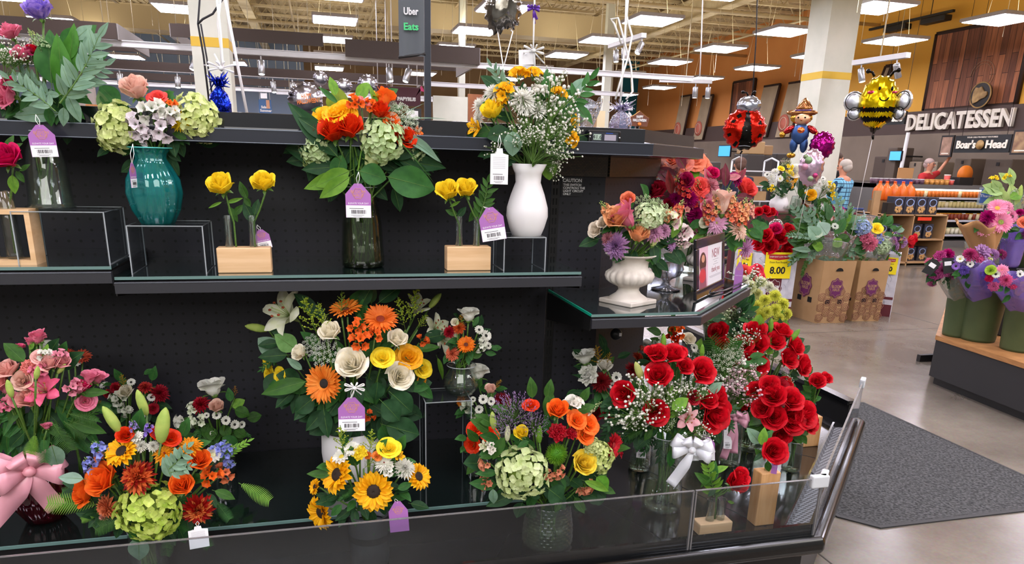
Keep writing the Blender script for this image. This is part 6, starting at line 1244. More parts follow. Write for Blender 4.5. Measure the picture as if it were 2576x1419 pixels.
# ================================================================ deck by the corner: mums and red roses
v_, P, H, W = vase_at('small clear flared vase with purple tag, behind the red rose vase', 1607, 1188, 1092, ZD, [(26, 0), (28, .05), (24, .3), (18, .75), (22, 1)], None, .03, water=.5)
bouquet('small bouquet of white carnation, red mums and black-eyed daisies behind the red roses', 'bouquet', P+V((0, 0, H*.95)), (1525, 950), 95, P.y+.06, '''
carnation white 1482,945 70 ^-.5,.3; mum #8f1820/#6c0e14 1512,960 66 ^-.1,.2; bud white 1472,915>1468,882 2.4; daisy white 1550,950 36; daisy white 1558,975 28; daisy white 1540,970 24; daisy white 1570,968 26; rose #f0ece0 1520,925 44 ^0,.9; plume straw 1510,920>1500,868 1.4; plume straw 1525,925>1535,885 1.2; mum #8f1820 1590,930 50; mum #b03a24 1605,900 40; leaf dg 1490,990>1430,985 .5; leaf dg 1500,960>1440,940 .4; leaf g 1530,920>1545,895 1
rose crimson 1500,1040 50 ^-.4,.1; rose crimson 1530,1035 46; mum crimson 1485,1040 40; snap #d8dcbc 1465,1060>1520,1015 1; berries #c84a3a 1610,880 30
''', foot=P+V((0, 0, .004)), fill=(('leaf', 'mg', 14, 36, 'low'), ('leaf', 'dg', 16, 40, 'all')), seed=23, spread=.03)
price_tag('small purple and white tag on the flared clear vase', 1616, 1108, 24, P.y-.06, string=(-2, -10), hpx=46)
v_, P, H, W = vase_at('small clear vase half hidden behind the lily buds and red roses', 1720, 1010, 930, ZD, [(26, 0), (28, .1), (26, .7), (24, 1)], None, .02)
bouquet('white and orange bouquet with green lily buds at the back, under the corner shelf', 'bouquet', P+V((0, 0, H*.95)), (1695, 865), 90, P.y+.02, '''
alstro orange 1702,838 44; alstro dkorange 1690,855 40; rose cream 1728,858 44 ^.2,.6; alstro #e8ebdc/#cdd4bc 1665,865 44; alstro #e8ebdc 1680,880 40; daisy white 1745,875 30; daisy white 1720,885 26; lilybud lg 1665,880>1668,838 1.5 @-.05; leaf lg 1750,880>1768,850; rose #f0ece0 1625,875 40 ^-.5,.4; lilybud #d8dcb8 1655,885>1652,860 1.6; lace #e8ecdc/#cdd6bc 1755,905 80; lace #e8ecdc 1790,900 60; mum #b04a24 1625,905 44; ruscus g 1760,900>1800,850; alstro #e8ebdc 1700,900 40; mum #7a1420 1590,900 50
''', foot=P+V((0, 0, .004)), fill=(('leaf', 'g', 14, 36, 'all'), ('leaf', 'dg', 14, 40, 'low')), seed=24, spread=.03)
# red roses with white bow
v_, P, H, W = vase_at('tall clear glass vase of red roses with a white ribbon bow', 1661, 1296, 1095, ZD, [(42, 0), (47, .03), (49, .1), (45, .35), (36, .6), (37, .75), (42, 1)], None, .05, water=.5, mod=lambda a, z: 1+.02*cos(16*a), n=64)
bouquet('dozen dark red roses with fine white sprays and a pink lily, above the white bow', 'bouquet', P+V((0, 0, H*.95)), (1685, 985), 165, P.y+.06, '''
rose red 1573,992 74 ^-.5,.1; rose red 1657,948 76 ^-.2,.4; rose red 1760,938 78 ^.2,.3; rose red 1648,1035 76 ^-.1,-.1; rose red 1787,1040 98 ^.3,-.1; rose red 1775,1010 60 ^.2,.4; rose red 1690,900 70 ^0,.8; rose red 1655,895 56; rose red 1720,925 50; rose red 1640,890 44 ^-.2,.8; rose red 1800,1000 60; rose crimson 1740,1000 44; rose red 1710,890 40
lilybud #c8cf7c 1615,955>1598,910 1.6 @-.1; lilybud lg 1668,880>1670,840 1.4; lilybud lg 1765,900>1767,865 1.4; lily #f2c4c8/#e89aa6 1725,1055 78 ^.1,.1; lilybud #e8b9b4 1735,1045>1732,1012 1.4 @-.15
breath white 1640,1100>1590,1000 1.3 @-.08; breath white 1650,1080>1600,960 1.3; breath white 1680,1060>1640,980 1.4 @-.12; breath white 1700,1050>1700,940 1.4 @-.1; breath white 1660,1060>1560,960 1.2; breath white 1720,1040>1760,960 1.2; breath white 1690,1080>1700,1000 1.5 @-.14; breath white 1710,1100>1790,1060 1.1 @-.12; breath white 1620,1080>1560,1040 1.2; breath white 1680,1060>1690,1070 3 @-.15
ruscus lg 1680,1060>1690,985 1.2 @-.14; ruscus g 1700,1050>1740,975 1 @-.12; leaf lg 1690,1030>1735,1000 1.2 @-.16; leaf g 1640,1080>1620,1110 1; leaf mg 1690,1130>1685,1180 .8 @-.14; leaf dg 1600,1030>1540,1010 .6; fern g 1620,1080>1580,1100 1; fern dg 1640,1090>1600,1130 1; blade g 1610,1020>1560,980 1; leaf gg 1780,990>1820,960 1; leaf g 1750,980>1790,990 1
''', foot=P+V((0, 0, .01)), fill=(('ruscus', 'dg', 16, 80, 'low'), ('leaf', 'dg', 26, 50, 'low'), ('leaf', 'mg', 14, 50, 'mid')), seed=25, spread=.05, flat=.6)
WR = mat('ribbon_white', '#e6e6ec', .3, spec=.7, sss=.1); bow('ribbon_bow', 'white satin ribbon bow on the tall vase of red roses', oy(1742, 1128, P.y-.11), px2m(100, P), WR, ((-.42, -.95), (.05, -.3)), sz=.3)
price_tag('purple tag with barcode beside the white ribbon bow', 1775, 1098, 44, P.y-.09, tilt=.12, string=(-4, -16), hpx=62)
# second rose bouquet behind, with pink bow
v_, P, H, W = vase_at('clear glass vase of red roses with a pink ribbon bow, standing behind', 1885, 1140, 1030, ZD, [(40, 0), (42, .05), (40, .4), (32, .7), (38, 1)], None, .05, water=.55)
bouquet('tall spreading bouquet of red roses with lily buds, behind the pink bow', 'bouquet', P+V((0, 0, H*.95)), (1915, 920), 145, P.y+.05, '''
rose red 1898,838 64 ^-.1,.9; rose red 1962,840 60 ^.3,.9; rose red 1870,870 56; rose red 1905,870 60; rose red 1945,862 58; rose red 1992,875 60 ^.6,.4; rose red 1975,905 62 ^.4,.2; rose red 2010,922 62 ^.7,.1; rose red 1875,905 64 ^-.2,.3; rose red 1905,920 60; rose red 1890,940 60; rose red 1812,840 60 ^-.6,.6; rose red 1820,868 40; rose crimson 1940,985 90 ^.1,.0; rose crimson 1905,995 60; rose red 1965,970 56; rose red 1850,940 44
lilybud lg 1985,860>2012,828 1.5; lilybud lg 1915,845>1918,808 1.3; lilybud lg 1938,840>1940,800 1.3; wleaf lg 1905,830>1910,790 1; myrtle lg 1930,890>1935,850 1.3; leaf lg 1925,890>1950,880 1; breath white 1860,950>1845,840 1.2 @-.04; breath white 1870,960>1870,870 1.2; breath white 1960,960>1985,935 1.6; breath white 1880,900>1860,820 1; breath white 1900,900>1960,880 1.4 @-.1; leaf gg 1890,960>1915,915 .5; leaf g 1945,900>1960,880 1; ruscus g 1960,920>2010,890 .8
''', foot=P+V((0, 0, .01)), fill=(('leaf', 'dg', 30, 40, 'all'), ('leaf', 'mg', 14, 40, 'mid'), ('ruscus', 'dg', 8, 70, 'low')), seed=26, spread=.05, flat=.6)
P2 = P; v_, P, H, W = vase_at('slim clear vase wrapped by the pink ribbon, between the two rose bouquets', 1832, 1180, 1060, ZD, [(24, 0), (26, .1), (24, .6), (22, 1)], None, .04, water=.5)
bouquet('bushy spray of tiny white and pink blossoms between the two rose bouquets', 'bouquet', P+V((0, 0, H*.95)), (1830, 935), 85, P.y+.03, '''
breath #f0d4dc/#e2b4c4 1835,1040>1850,900 1.3 @-.06; breath #f0d4dc/#e2b4c4 1835,1030>1870,950 1.4 @-.08; breath #f0d4dc/#e2b4c4 1840,1020>1830,940 1.5 @-.08; breath white 1830,1020>1800,900 1.3; breath white 1825,1020>1820,880 1.3; breath white 1820,1000>1780,920 1.3; lace #eceee0/#d4dcc4 1810,905 80 ^-.2,.5; lace #eceee0/#d4dcc4 1840,890 60; breath #f0d4dc/#e2b4c4 1840,1040>1840,960 2 @-.1; lace #f0d8de/#e0b8c8 1845,960 80 ^.2,.2; lace #f0d8de/#e0b8c8 1855,1000 60 ^.2,-.1; lace #f0d8de/#e0b8c8 1830,985 60
fern g 1830,960>1790,850 1; fern g 1820,960>1850,850 1; leaf gg 1790,985>1830,975 1; leaf lg 1840,1030>1890,1000 .5 @-.1; leaf g 1830,1040>1880,1010 .5 @-.1; rose red 1870,1020 30
''', foot=P+V((0, 0, .005)), fill=(('leaf', 'mg', 20, 40, 'all'), ('breath', '#f0e4e4', 8, 60, 'mid')), seed=27, spread=.03)
PINK2 = mat('ribbon_pink2', '#d49aae', .35, spec=.6); bow('ribbon_bow', 'pink ribbon bow with long tails between the two red rose bouquets', oy(1850, 1052, P.y-.10), px2m(66, P), PINK2, ((-.25, -1.55), (.1, -1.3)), sz=.32)
price_tag('white price tag hanging beside the pink ribbon tails', 1832, 1075, 20, P.y-.10, style='white', string=(2, -14), hpx=56, tilt=.08)
# cascading roses, near the grille
v_, P, H, W = vase_at('clear vase beside the small wooden block of the drooping roses, near the grille', 1987, 1192, 1110, ZD, [(20, 0), (23, .05), (22, .6), (20, 1)], None, .03, water=.4)
bouquet('dense cluster of bright red roses trailing down beside the grille', 'bouquet', P+V((0, 0, H*.95)), (1965, 1040), 90, P.y+.02, '''
rose red 1945,1000 72 ^-.3,.4; rose red 1985,1010 70 ^.1,.4; rose red 2010,1045 84 ^.4,.1; rose red 1945,1050 72 ^-.2,.1; rose red 1985,1060 76 ^.1,0; rose red 1920,1030 60 ^-.5,.2; rose red 1960,1095 60 ^0,-.2; rose red 1935,975 60; rose red 2030,1065 60 ^.6,0; rose red 1990,1040 60; rose red 1900,985 50
leaf g 1930,1110>1915,1060 1; leaf lg 1915,1100>1930,1070 1; leaf g 1945,1110>1970,1085 1
''', foot=P+V((0, 0, .004)), fill=(('leaf', 'g', 18, 40, 'low'),), seed=28, spread=.02)
def rose_block(label, rlabel, x0, x1, ytop, ybot, px_, py_, items, c0, R, depth, seed, back=0, tube=.06):
    P = onz((x0+x1)/2, ybot, ZD); P.y += back; P.x = oy((x0+x1)/2, ybot, P.y).x; t, h = bud_block(label, x0, x1, ytop, ybot, P, depth, (0,), tube, 'tall wooden bud vases on the deck', m=PINEV)
    b0 = P+V((0, depth*.5, h+tube)); bouquet(rlabel, 'rose', b0, c0, R, P.y+depth*.5, items, foot=P+V((0, depth*.5, h-.01)), name='single_rose', spread=.006, seed=seed); return P
rose_block('tall upright wooden block with one tube, close to the guard corner', 'red rose drooping from the tall wooden block by the guard corner', 1896, 1950, 1195, 1322, 0, 0, 'rose red 1943,1135 74 ^.0,.1; leaf gg 1912,1115>1882,1078 1.1 @0; leaf lg 1915,1120>1925,1075 1; leaf mg 1920,1110>1945,1080 1; leaf g 1918,1150>1900,1130 1; leaf g 1930,1160>1935,1190 1; leaf dg 1920,1140>1895,1160 .8', (1935, 1130), 40, .05, 29, tube=.05)
price_tag('small lilac tag on the tall wooden block by the guard corner', 1952, 1150, 14, onz(1923, 1322, ZD).y, bar=False, string=(-4, -8), hpx=44)
rose_block('tall wooden block farther back, beneath the small separate red rose', 'small red rose alone at the back corner above the wooden block', 2016, 2062, 1052, 1124, 0, 0, 'rose red 2055,962 46 ^-.2,.4; rose red 2075,955 38 ^.4,.6; myrtle g 2035,1030>2030,930 1.2 @0; leaf mg 2040,1000>2015,985 1; leaf g 2040,985>2020,970 1; leaf mg 2045,1005>2070,1000 1', (2055, 965), 40, .05, 30, tube=.05)
P = onz(1800, 1345, ZD); bud_block('low wooden block with two glass tubes, nearest the clear guard', 1755, 1846, 1322, 1345, P, .05, (-.1, .22), .07, 'tall wooden bud vases on the deck', tube_r=.014)
b0 = V((oy(1800, 1290, P.y+.025).x, P.y+.025, vz(1800, 1250, V((0, P.y+.025, 0)))))
bouquet('single red rose bloom with pointed leaves in the low wooden block by the guard', 'rose', b0, (1845, 1220), 50, P.y+.03, '''
cuprose red 1845,1222 72 ^.2,.5; rose red 1858,1200 54 ^.4,.4; ruscus lg 1795,1250>1775,1170 1.2 @0; leaf g 1790,1220>1750,1190 .8; leaf g 1790,1200>1760,1225 .8; leaf lg 1790,1190>1835,1170 .7; leaf mg 1795,1210>1800,1160 .7; leaf lg 1830,1260>1850,1268 .6; leaf g 1800,1250>1815,1225 1; leaf dg 1800,1230>1780,1250 1
''', foot=V((b0.x, b0.y, ZD+.03)), name='single_rose', spread=.01, seed=31)
# wrapped bunches on the far side shelf
def bunch(lab, C0, R, Y0, items, zfoot, seed, fill=(), wr=None, wlab=None, stems=False, kscale=1):
    c = oy(C0[0], C0[1], Y0); ft = V((c.x, Y0+.05, zfoot)); bouquet(lab, 'bouquet', ft+V((0, 0, .12)), C0, R, Y0, items, foot=ft, fill=fill, stems=stems, seed=seed, kscale=kscale)
    r = px2m(R, c)
    if wr: wrap(wlab, ft+V((0, 0, .01)), .025, r*.98, (c.z-ft.z)*1.0+r*.15, wr, seed=seed)
bunch('bunch of bright yellow mums in clear wrap beyond the corner shelf', (1935, 775), 58, 3.35, 'mum #e8e86a/#cfd24a 1950,745 44; mum #e8e86a/#cfd24a 1970,765 44; mum #e8e86a/#cfd24a 1925,755 40; mum #e8e86a/#cfd24a 1950,780 44; mum #e8e86a 1980,790 40; mum #e8e86a 1930,785 40; mum #e8e86a 1905,770 40; mum #e8e86a 1960,800 36; mum #e0e058 1915,795 40; mum #e8e86a 1945,815 36', ZD+.1, 41, (('leaf', 'lg', 10, 30, 'low'),), WRAP, 'clear wrap around the bright yellow mums')
bunch('bunch of cream and pale yellow mums along the corner shelf edge', (1895, 725), 56, 3.55, 'mum #eef0c8/#d8dca0 1890,720 40; mum #eef0c8 1915,710 40; mum #f4f4e0 1935,722 40; mum #f4f4e0 1950,735 34; mum #eef0c8 1875,740 40; mum #e8e8a0 1905,740 40; mum #f4f4e0 1870,705 36; breath white 1890,760>1880,690 1.6', ZD+.15, 42, (('leaf', 'lg', 8, 30, 'low'),))
bunch('bunch of red and coral blooms with tiny white sprays above the cream mums', (1885, 690), 46, 3.8, 'spray coral 1870,685 34; spray #e8405a 1895,690 36; spray #e8405a 1912,700 30; spray coral 1880,700 32; breath white 1890,730>1870,670 1.8 @-.1; breath white 1890,730>1915,690 1.8 @-.1; spray #d8203a 1905,680 30', ZD+.2, 43)
bunch('dark green wrapped bunch with tiny pale buds in shade below the corner shelf', (1840, 795), 62, 3.0, 'breath #c8cfa8 1830,860>1820,770 1.4; breath #c8cfa8 1840,860>1850,780 1.4; breath #c8cfa8 1860,850>1890,780 1.4; myrtle mg 1850,850>1870,760 1; lilybud #b8902c 1895,840>1890,800 1; leaf lg 1905,850>1908,800 1.2', ZD, 44, (('leaf', 'dg', 30, 40, 'all'), ('leaf', 'mg', 20, 36, 'all')), clear('dark_wrap', '#c9d0c4', 1.2, .03, '#40483c', .15, .6, 30), 'dim clear wrap around dark green bunch below the corner shelf')
# ================================================================ floor displays beyond the case
KRAFT = mat('kraft_card', '#b08d64', .8, c2='#a68258', nscale=5); KRD = mat('kraft_dark', '#8a6a46', .8); BPUR = mat('box_purple', '#641f56', .6); HOLE = mat('hole_black', '#0a0807', .9)
KINK = mat('kraft_print', '#8a5a48', .8); MAR = mat('maroon_panel', '#5c1a26', .6); YELS = mat('sign_yellow', '#f2dd12', .5); WHT = mat('plain_white', '#e6e6e6', .6); REDS = mat('sign_red', '#b3212a', .5)
def xq(d): return wallquat((d.x, d.y, 0), (d.y, -d.x, 0))
def emblem(par, c, q, r, s1='BLOOM', s2='HAUS', m=None, ink=None):
    M = MB(); n = 48; M.prism([(r*(1+.09*cos(8*i*2*pi/n))*.92*cos(i*2*pi/n), r*(1+.09*cos(8*i*2*pi/n))*1.15*sin(i*2*pi/n)) for i in range(n)], 0, .002); e = M.obj('round_emblem', m or BPUR, par, c, q)
    text('lettering', s1+'\n'+s2, r*.5, ink or KRAFT, e, (0, -r*.02, .0025), Quaternion(), .0006, space=.8, bold=.0008, width=r*1.25)
    MB().tube([(r*.8*(1+.09*cos(8*a))*cos(a), r*1.0*(1+.09*cos(8*a))*sin(a), .003) for a in [i*2*pi/48 for i in range(49)]], r*.022, 4, cap=False).obj('ring', ink or KRAFT, e)
def flower_box(label, f0, f1, b0, htop, depth, emb=(True, True), yback=None):
    """open carton; f0->f1 is the front face at the floor, b0 the far end of its other visible face"""
    P = f0; u = (f1-f0); v_ = (b0-f0); h = htop; t = empty('flower_carton', P, 0, label, 'carton'); c = [V((0, 0, 0)), u, u+v_, v_]
    M = MB(); top = [p*1.0+(p-(u+v_)/2)*.10 for p in c]
    for i in range(4):
        a, b = c[i], c[(i+1) % 4]; A, B = top[i], top[(i+1) % 4]; M.add([a, b, B+V((0, 0, h)), A+V((0, 0, h))], [(0, 1, 2, 3)], 0, False)
    M.add([p+V((0, 0, .02)) for p in c], [(0, 1, 2, 3)], 0, False)
    solid(M.obj('card_body', KRAFT, t), .006)
    for (a, d, A) in ((c[0], u, top[0]), (c[3], c[0]-c[3], top[3])):
        n = V((d.y, -d.x, 0)).normalized(); q = wallquat(d, n); L = d.length; k = lambda z: (.10*z/h)
        for hx in (.3, .7): MB().box(-L*.075, L*.075, -L*.075*.9, L*.075*.9, 0, .002).obj('cut_hole', HOLE, t, a+d*hx+n*(k(.24)*.6*L*.5+.006)+V((0, 0, .24)), q)
        emblem(t, a+d*.5+n*(.055*L*.6+.010)+V((0, 0, h*.57)), q, L*.25)
        if d is u:
            M = MB(); M.prism([(L*.12*cos(i*pi/12), L*.10*sin(i*pi/12)) for i in range(13)], 0, .002); M.obj('hand_hole', HOLE, t, a+d*.52+n*(.08*L*.55+.012)+V((0, 0, h*.84)), q)
            M = MB(); R = random.Random(3)
            for i in range(3):
                for j in range(5):
                    cx = L*(.08+.21*j); cz = .06+.115*i+(.06 if j % 2 else 0)
                    for rr in (.045, .03, .013): M.tube([(cx+rr*(1+.1*cos(5*a_))*cos(a_), cz+rr*(1+.1*cos(5*a_))*sin(a_), (0.05*(cz)/h*L*.9)) for a_ in [i_*pi/6 for i_ in range(13)]], .0035, 3, cap=False)
            M.obj('scroll_print', KINK, t, a+n*.006, q)
    return t
f0 = oz(2050, 813, 0); f1 = oz(2123, 812, 0); b0 = oz(1987, 793, 0); hb = oy(2076, 651, f0.y).z*.97
flower_box('tall kraft flower carton with purple emblems, full of greenery', f0, f1, b0, hb, .4)
g0 = oz(2143, 808, 0); g1 = oz(2209, 808, 0); h0 = g0+(b0-f0)*.6
flower_box('second kraft flower carton, narrower, with pink and blue bouquets', g0, g1, h0, hb*.99, .4)
c1 = (f0+f1+b0*1.0)/3; 
FOILW = clear('bouquet_sleeve', '#f4f6f4', 1.8, .06, '#dfe6e2', .15, .7, 18)
def disp(lab, C0, R, Y0, items, zf, seed, fill=(), wr=None, wlab=None, foot=None, name='flower_bouquet', flat=.6):
    c = oy(C0[0], C0[1], Y0); ft = V((c.x, Y0+.05, zf)); bouquet(lab, 'bouquet', ft+V((0, 0, .15)), C0, R, Y0, items, foot=ft, fill=fill, stems=False, seed=seed, name=name, flat=flat)
    if wr: r = px2m(R, c); wrap(wlab, ft, .06, r*.95, c.z-ft.z+r*.1, wr, seed=seed)
Yb = f0.y+.22
disp('leafy green eucalyptus bouquets in clear sleeves filling the first carton', (2085, 605), 78, Yb, 'wleaf #a8cdb0/#8ab598 2060,600>2035,570 1; wleaf #b6d8c4 2080,590>2060,560 1.2; wleaf lg 2070,625>2045,615 1; wleaf lg 2095,620>2120,600 1; leaf mg 2100,590>2130,545 1; daisy #dff0d8 2058,590 26; daisy #e6efe0 2100,570 24; myrtle lg 2110,590>2140,540 1; myrtle g 2060,610>2010,600 1; myrtle gg 2050,600>1990,590 1; leaf gg 2040,630>1995,625 .6', .35, 51, (('leaf', 'g', 30, 34, 'all'), ('leaf', '#5f8a5c/#48704a', 20, 40, 'rim'), ('euca', 'gg', 14, 50, 'all'), ('myrtle', 'g', 14, 44, 'rim')), FOILW, 'clear plastic sleeves around the eucalyptus in the first carton')
disp('pink, blue and green posies in clear sleeves filling the second carton', (2195, 600), 62, g0.y+.2, 'mum pink 2188,612 50; carnation pink 2180,600 40; mum #c58ac0 2245,605 36; hydrangea #b8ccea/#9ab0d8 2170,572 40; spray yellow 2205,575 26; carnation #e8dca0 2185,565 24; delph blue 2215,610>2212,585 1; hydrangea #cfe0c0/#b0cc9c 2222,620 40; carnation lilac 2250,620 34; carnation #6a8ad0 2160,580 20; mum #a078b8 2255,595 34; rose red 2285,608 34; rose red 2295,600 26; alstro lilac 2265,610 30; leaf gg 2250,580>2280,575 1', .35, 52, (('leaf', 'mg', 20, 30, 'all'), ('myrtle', 'g', 10, 34, 'rim')), FOILW, 'clear plastic sleeves around the posies in the second carton')
# white patterned price bins
def bin_(label, a, b, dpt, h, side=None):
    P = a; u = b-a; L = u.length; n = V((u.y, -u.x, 0)).normalized(); q = wallquat(u, n); t = empty('price_bin', P, 0, label, 'display bin'); M = MB(); bk = -n*dpt
    for (p, r) in ((V((0, 0, 0)), u), (u, u+bk), (u+bk, bk), (bk, V((0, 0, 0)))): M.add([p, r, r+V((0, 0, h)), p+V((0, 0, h))], [(0, 1, 2, 3)], 0, False)
    solid(M.obj('card_body', mat('bin_white', '#d4d3da', .7, c2='#bfbec8', nscale=14), t), .008)
    B_ = MB().box(L*.32, L*.68, 0, h, .004, .006).obj('maroon_stripe', MAR, t, (0, 0, 0), q); M = MB(); R = random.Random(9)
    for i in range(26):
        x0 = R.choice([R.uniform(.02, .28), R.uniform(.72, .96)])*L; z0 = R.uniform(.1, .95)*h; a_ = R.random()*6; M.tube([(x0, z0, .006), (x0+.03*cos(a_), z0+.04*sin(a_), .006), (x0+.03*cos(a_+1), z0+.08*sin(a_), .006)], .0016, 3, cap=False)
    M.obj('leaf_print', mat('bin_ink', '#8a8a98', .7), t, (0, 0, 0), q)
    MB().box(0, L, .2, .23, .006, .008).box(0, L, 0, .14, .006, .008).obj('base_stripe', MAR, t, (0, 0, 0), q); emblem(t, u*.5+n*.009+V((0, 0, h*.47)), q, L*.2, m=MAR, ink=WHT); return t, u, n, q, L
def price_sign(label, P, q, w, price, head='EVERYDAY LOW PRICE', sub='Dozen Rose Bouquet'):
    t = empty('price_sign', P, 0, label, 'price sign'); h = w*.92; s = MB().box(-w/2, w/2, -h/2, h/2, 0, .003).obj('yellow_card', YELS, t, (0, 0, 0), q)
    MB().prism([(-w*.38, h*.26), (0, h*.20), (w*.38, h*.26), (w*.38, h*.42), (-w*.38, h*.42)], .003, .005).obj('red_ribbon', REDS, s); text('heading', head, w*.075, WHT, s, (0, h*.33, .006), Quaternion(), .0006, width=w*.7)
    text('lettering', sub, w*.1, INK, s, (0, h*.12, .0034), Quaternion(), .0006, width=w*.66); text('price', price, w*.34, INK, s, (0, -h*.20, .0034), Quaternion(), .0008, bold=.003); return t
yb_ = 6.9; a_ = V((oy(1905, 640, yb_).x, yb_, 0)); b_2 = V((oy(2000, 640, yb_).x, yb_-.05, 0)); hb2 = oy(1950, 636, yb_).z
t, u, n, q, L = bin_('white patterned bin of red roses, beside the greenery carton', a_, b_2, .4, hb2); price_sign('yellow price sign reading 8.00 on the white rose bin', a_+u*.52+n*.02+V((0, 0, hb2*.82)), q, px2m(70, a_), '8.00')
a2 = V((oy(1850, 640, 7.3).x, 7.3, 0)); b2 = V((oy(1898, 640, 6.95).x, 6.95, 0))
t, u, n, q, L = bin_('narrow white patterned bin turned away beside the 8.00 bin', a2, b2, .3, hb2*1.0); price_sign('yellow price sign ending in .00 with small black figure, half turned away', a2+u*.6+n*.02+V((0, 0, hb2*.84)), q, L*.75, '6.00')
a3 = V((oy(2212, 640, 6.95).x, 6.95, 0)); b3 = V((oy(2266, 640, 6.8).x, 6.8, 0)); a3 = a3-(b3-a3)*.6
t, u, n, q, L = bin_('white patterned bin with maroon stripes half hidden behind the narrower carton', a3, b3, .3, hb2*.98); price_sign('yellow price sign ending in 00 beside narrower carton', a3+u*.66+n*.02+V((0, 0, hb2*.80)), q, L*.6, '5.00')
disp('mass of clear-wrapped red roses standing in the 8.00 bin', (1955, 608), 55, 7.05, 'rose red 1925,595 44; rose red 1960,600 46; rose red 1990,595 40; rose red 1935,620 48; rose red 1975,625 48; rose red 1910,615 38; rose hot 1950,580 38; rose red 1980,580 36; rose red 1915,580 34; rose red 2000,615 34; rose red 1955,640 36; rose crimson 1995,640 26', .3, 53, (('leaf', 'dg', 10, 24, 'low'),), FOILW, 'clear wrap around the red roses in the 8.00 bin')
# tiered maroon stand with bouquets
DKW = mat('stand_dark', '#33161a', .5); tY = 7.9
def block(name, label, cat, x0, x1, yt, Y, dpt, m, z0=0):
    a = oy(x0, yt, Y); b = oy(x1, yt, Y); t = empty(name, ((a.x+b.x)/2, Y, z0), 0, label, cat); w = (b.x-a.x)/2; h = (a.z+b.z)/2-z0
    MB().bbox(-w, w, 0, dpt, 0, h-.03, .01).obj('body', m, t); MB().bbox(-w-.02, w+.02, -.02, dpt+.02, h-.03, h, .008).obj('top_board', m, t); return a.z
z1 = block('display_stand', 'maroon display stand carrying the white vases, behind the price bins', 'display stand', 1905, 2150, 533, 8.4, .6, MAR)
z2 = block('display_stand', 'lower dark maroon stand with potted fern, in front of the taller one', 'display stand', 1900, 2110, 602, 7.75, .5, DKW)
MB().box(-.03, .03, -.012, 0, -.12, .12).obj('pink_tag', mat('pink_tag', '#e0405c', .5), None, oy(2048, 562, 8.36), label='slim pink strip stuck on the maroon display stand', category='label')
def mini_white(px, py, lab): P = at(px, py, z1, 8.55); W = px2m(1, P)*.42; H = .30; white_vase(lab, P, W*1.05, H); return P, H
P, H = mini_white(1957, 528, 'small white vase of daisies on the maroon stand, beside the metal rack')
disp('yellow and white daisy bouquet in the white vase beside the metal rack', (1955, 455), 40, 8.5, 'cushion white//#c9c43a 1940,445 26; cushion white//#c9c43a 1950,432 24; daisy white//#c9c43a 1962,450 22; cushion white 1945,460 24; alstro yellow 1985,440 22; alstro yellow 1940,472 20; spray yellow 1965,425 16; sunflower gold 1990,465 26; leaf g 1970,450>1975,430 1; daisy white 1930,440 20', P.z+H*.9, 54, (('leaf', 'dg', 14, 22, 'low'), ('breath', 'white', 4, 30, 'mid')))
P, H = mini_white(2055, 545, 'small white vase of yellow blooms on the maroon stand, beside the plaid shopper')
disp('white and yellow bouquet in the white vase beside the plaid shopper', (2062, 478), 36, 8.5, 'alstro yellow 2085,472 30; alstro yellow 2088,492 26; spray gold 2040,490 24; cushion white//#c9c43a 2055,478 24; cushion white 2062,462 22; daisy white 2070,450 20; rose cream 2035,505 20; leaf g 2065,500>2085,510 1; breath white 2060,500>2085,450 1.2', P.z+H*.9, 55, (('leaf', 'dg', 12, 22, 'low'),))
P = at(2000, 535, z1, 8.6); W = px2m(1, P); glass_vase('clear vase of green stems between two small white vases', P, prof(.2, (14*W, 0), (15*W, .5), (12*W, 1)))
disp('taller daisy and yellow bouquet between the two small white vases', (2005, 440), 40, 8.6, 'cushion white 1998,425 30; spray cream 2000,432 30; sunflower gold 1992,450 34; alstro yellow 1985,425 24; daisy #e8e4a0 2020,440 22; alstro #e6e2a8 2030,425 26; leaf g 2010,470>2020,500 1; breath white 2010,500>2010,420 1.2; breath white 2015,500>2030,440 1.2', P.z+.18, 56, (('leaf', 'dg', 14, 24, 'low'), ('breath', '#d8d8b0', 6, 30, 'mid')))
disp('dense crimson rose bunch on the lower stand behind the salmon stock', (1925, 535), 30, 7.7, 'rose red 1910,533 24; rose red 1925,530 26; rose red 1940,534 24; rose hot 1950,537 16; rose red 1900,537 18; rose red 1932,538 20', z2-.0, 57, (('leaf', 'dg', 8, 22, 'low'),))
disp('pale pink rose bunch on the lower stand in front of the maroon box', (2085, 548), 34, 7.4, 'rose blush 2065,548 24; rose #f0c8c8/#e0a8ac 2080,552 26; rose blush 2095,545 26; rose #f0c8c8 2105,550 22; rose blush 2078,540 22; rose #f0c8c8 2058,555 18', z2-.0, 58, (('leaf', 'dg', 10, 24, 'low'),))
disp('magenta bloom cluster behind the pale pink rose bunch', (2105, 528), 22, 8.2, 'carnation magenta 2095,524 24; carnation #c84a98 2115,530 26; carnation magenta 2108,538 20', z1, 59)
P = at(2012, 588, z2, 7.85); t = empty('plant_pot', P, 0, 'tan pot with a bushy fern on the lower maroon stand', 'plant pot'); MB().lathe([(.0005, 0), (.07, 0), (.09, .14), (.085, .14), (.0005, .12)], 24).obj('body', mat('pot_tan', '#c9ab88', .7), t)
disp('bushy dark green fern in the tan pot', (2008, 552), 32, 7.85, 'fern dg 2010,565>1980,545 1; fern g 2010,560>2040,535 1', P.z+.12, 60, (('fern', 'dg', 34, 26, 'all'), ('leaf', 'dg', 20, 14, 'all')), name='potted_fern')
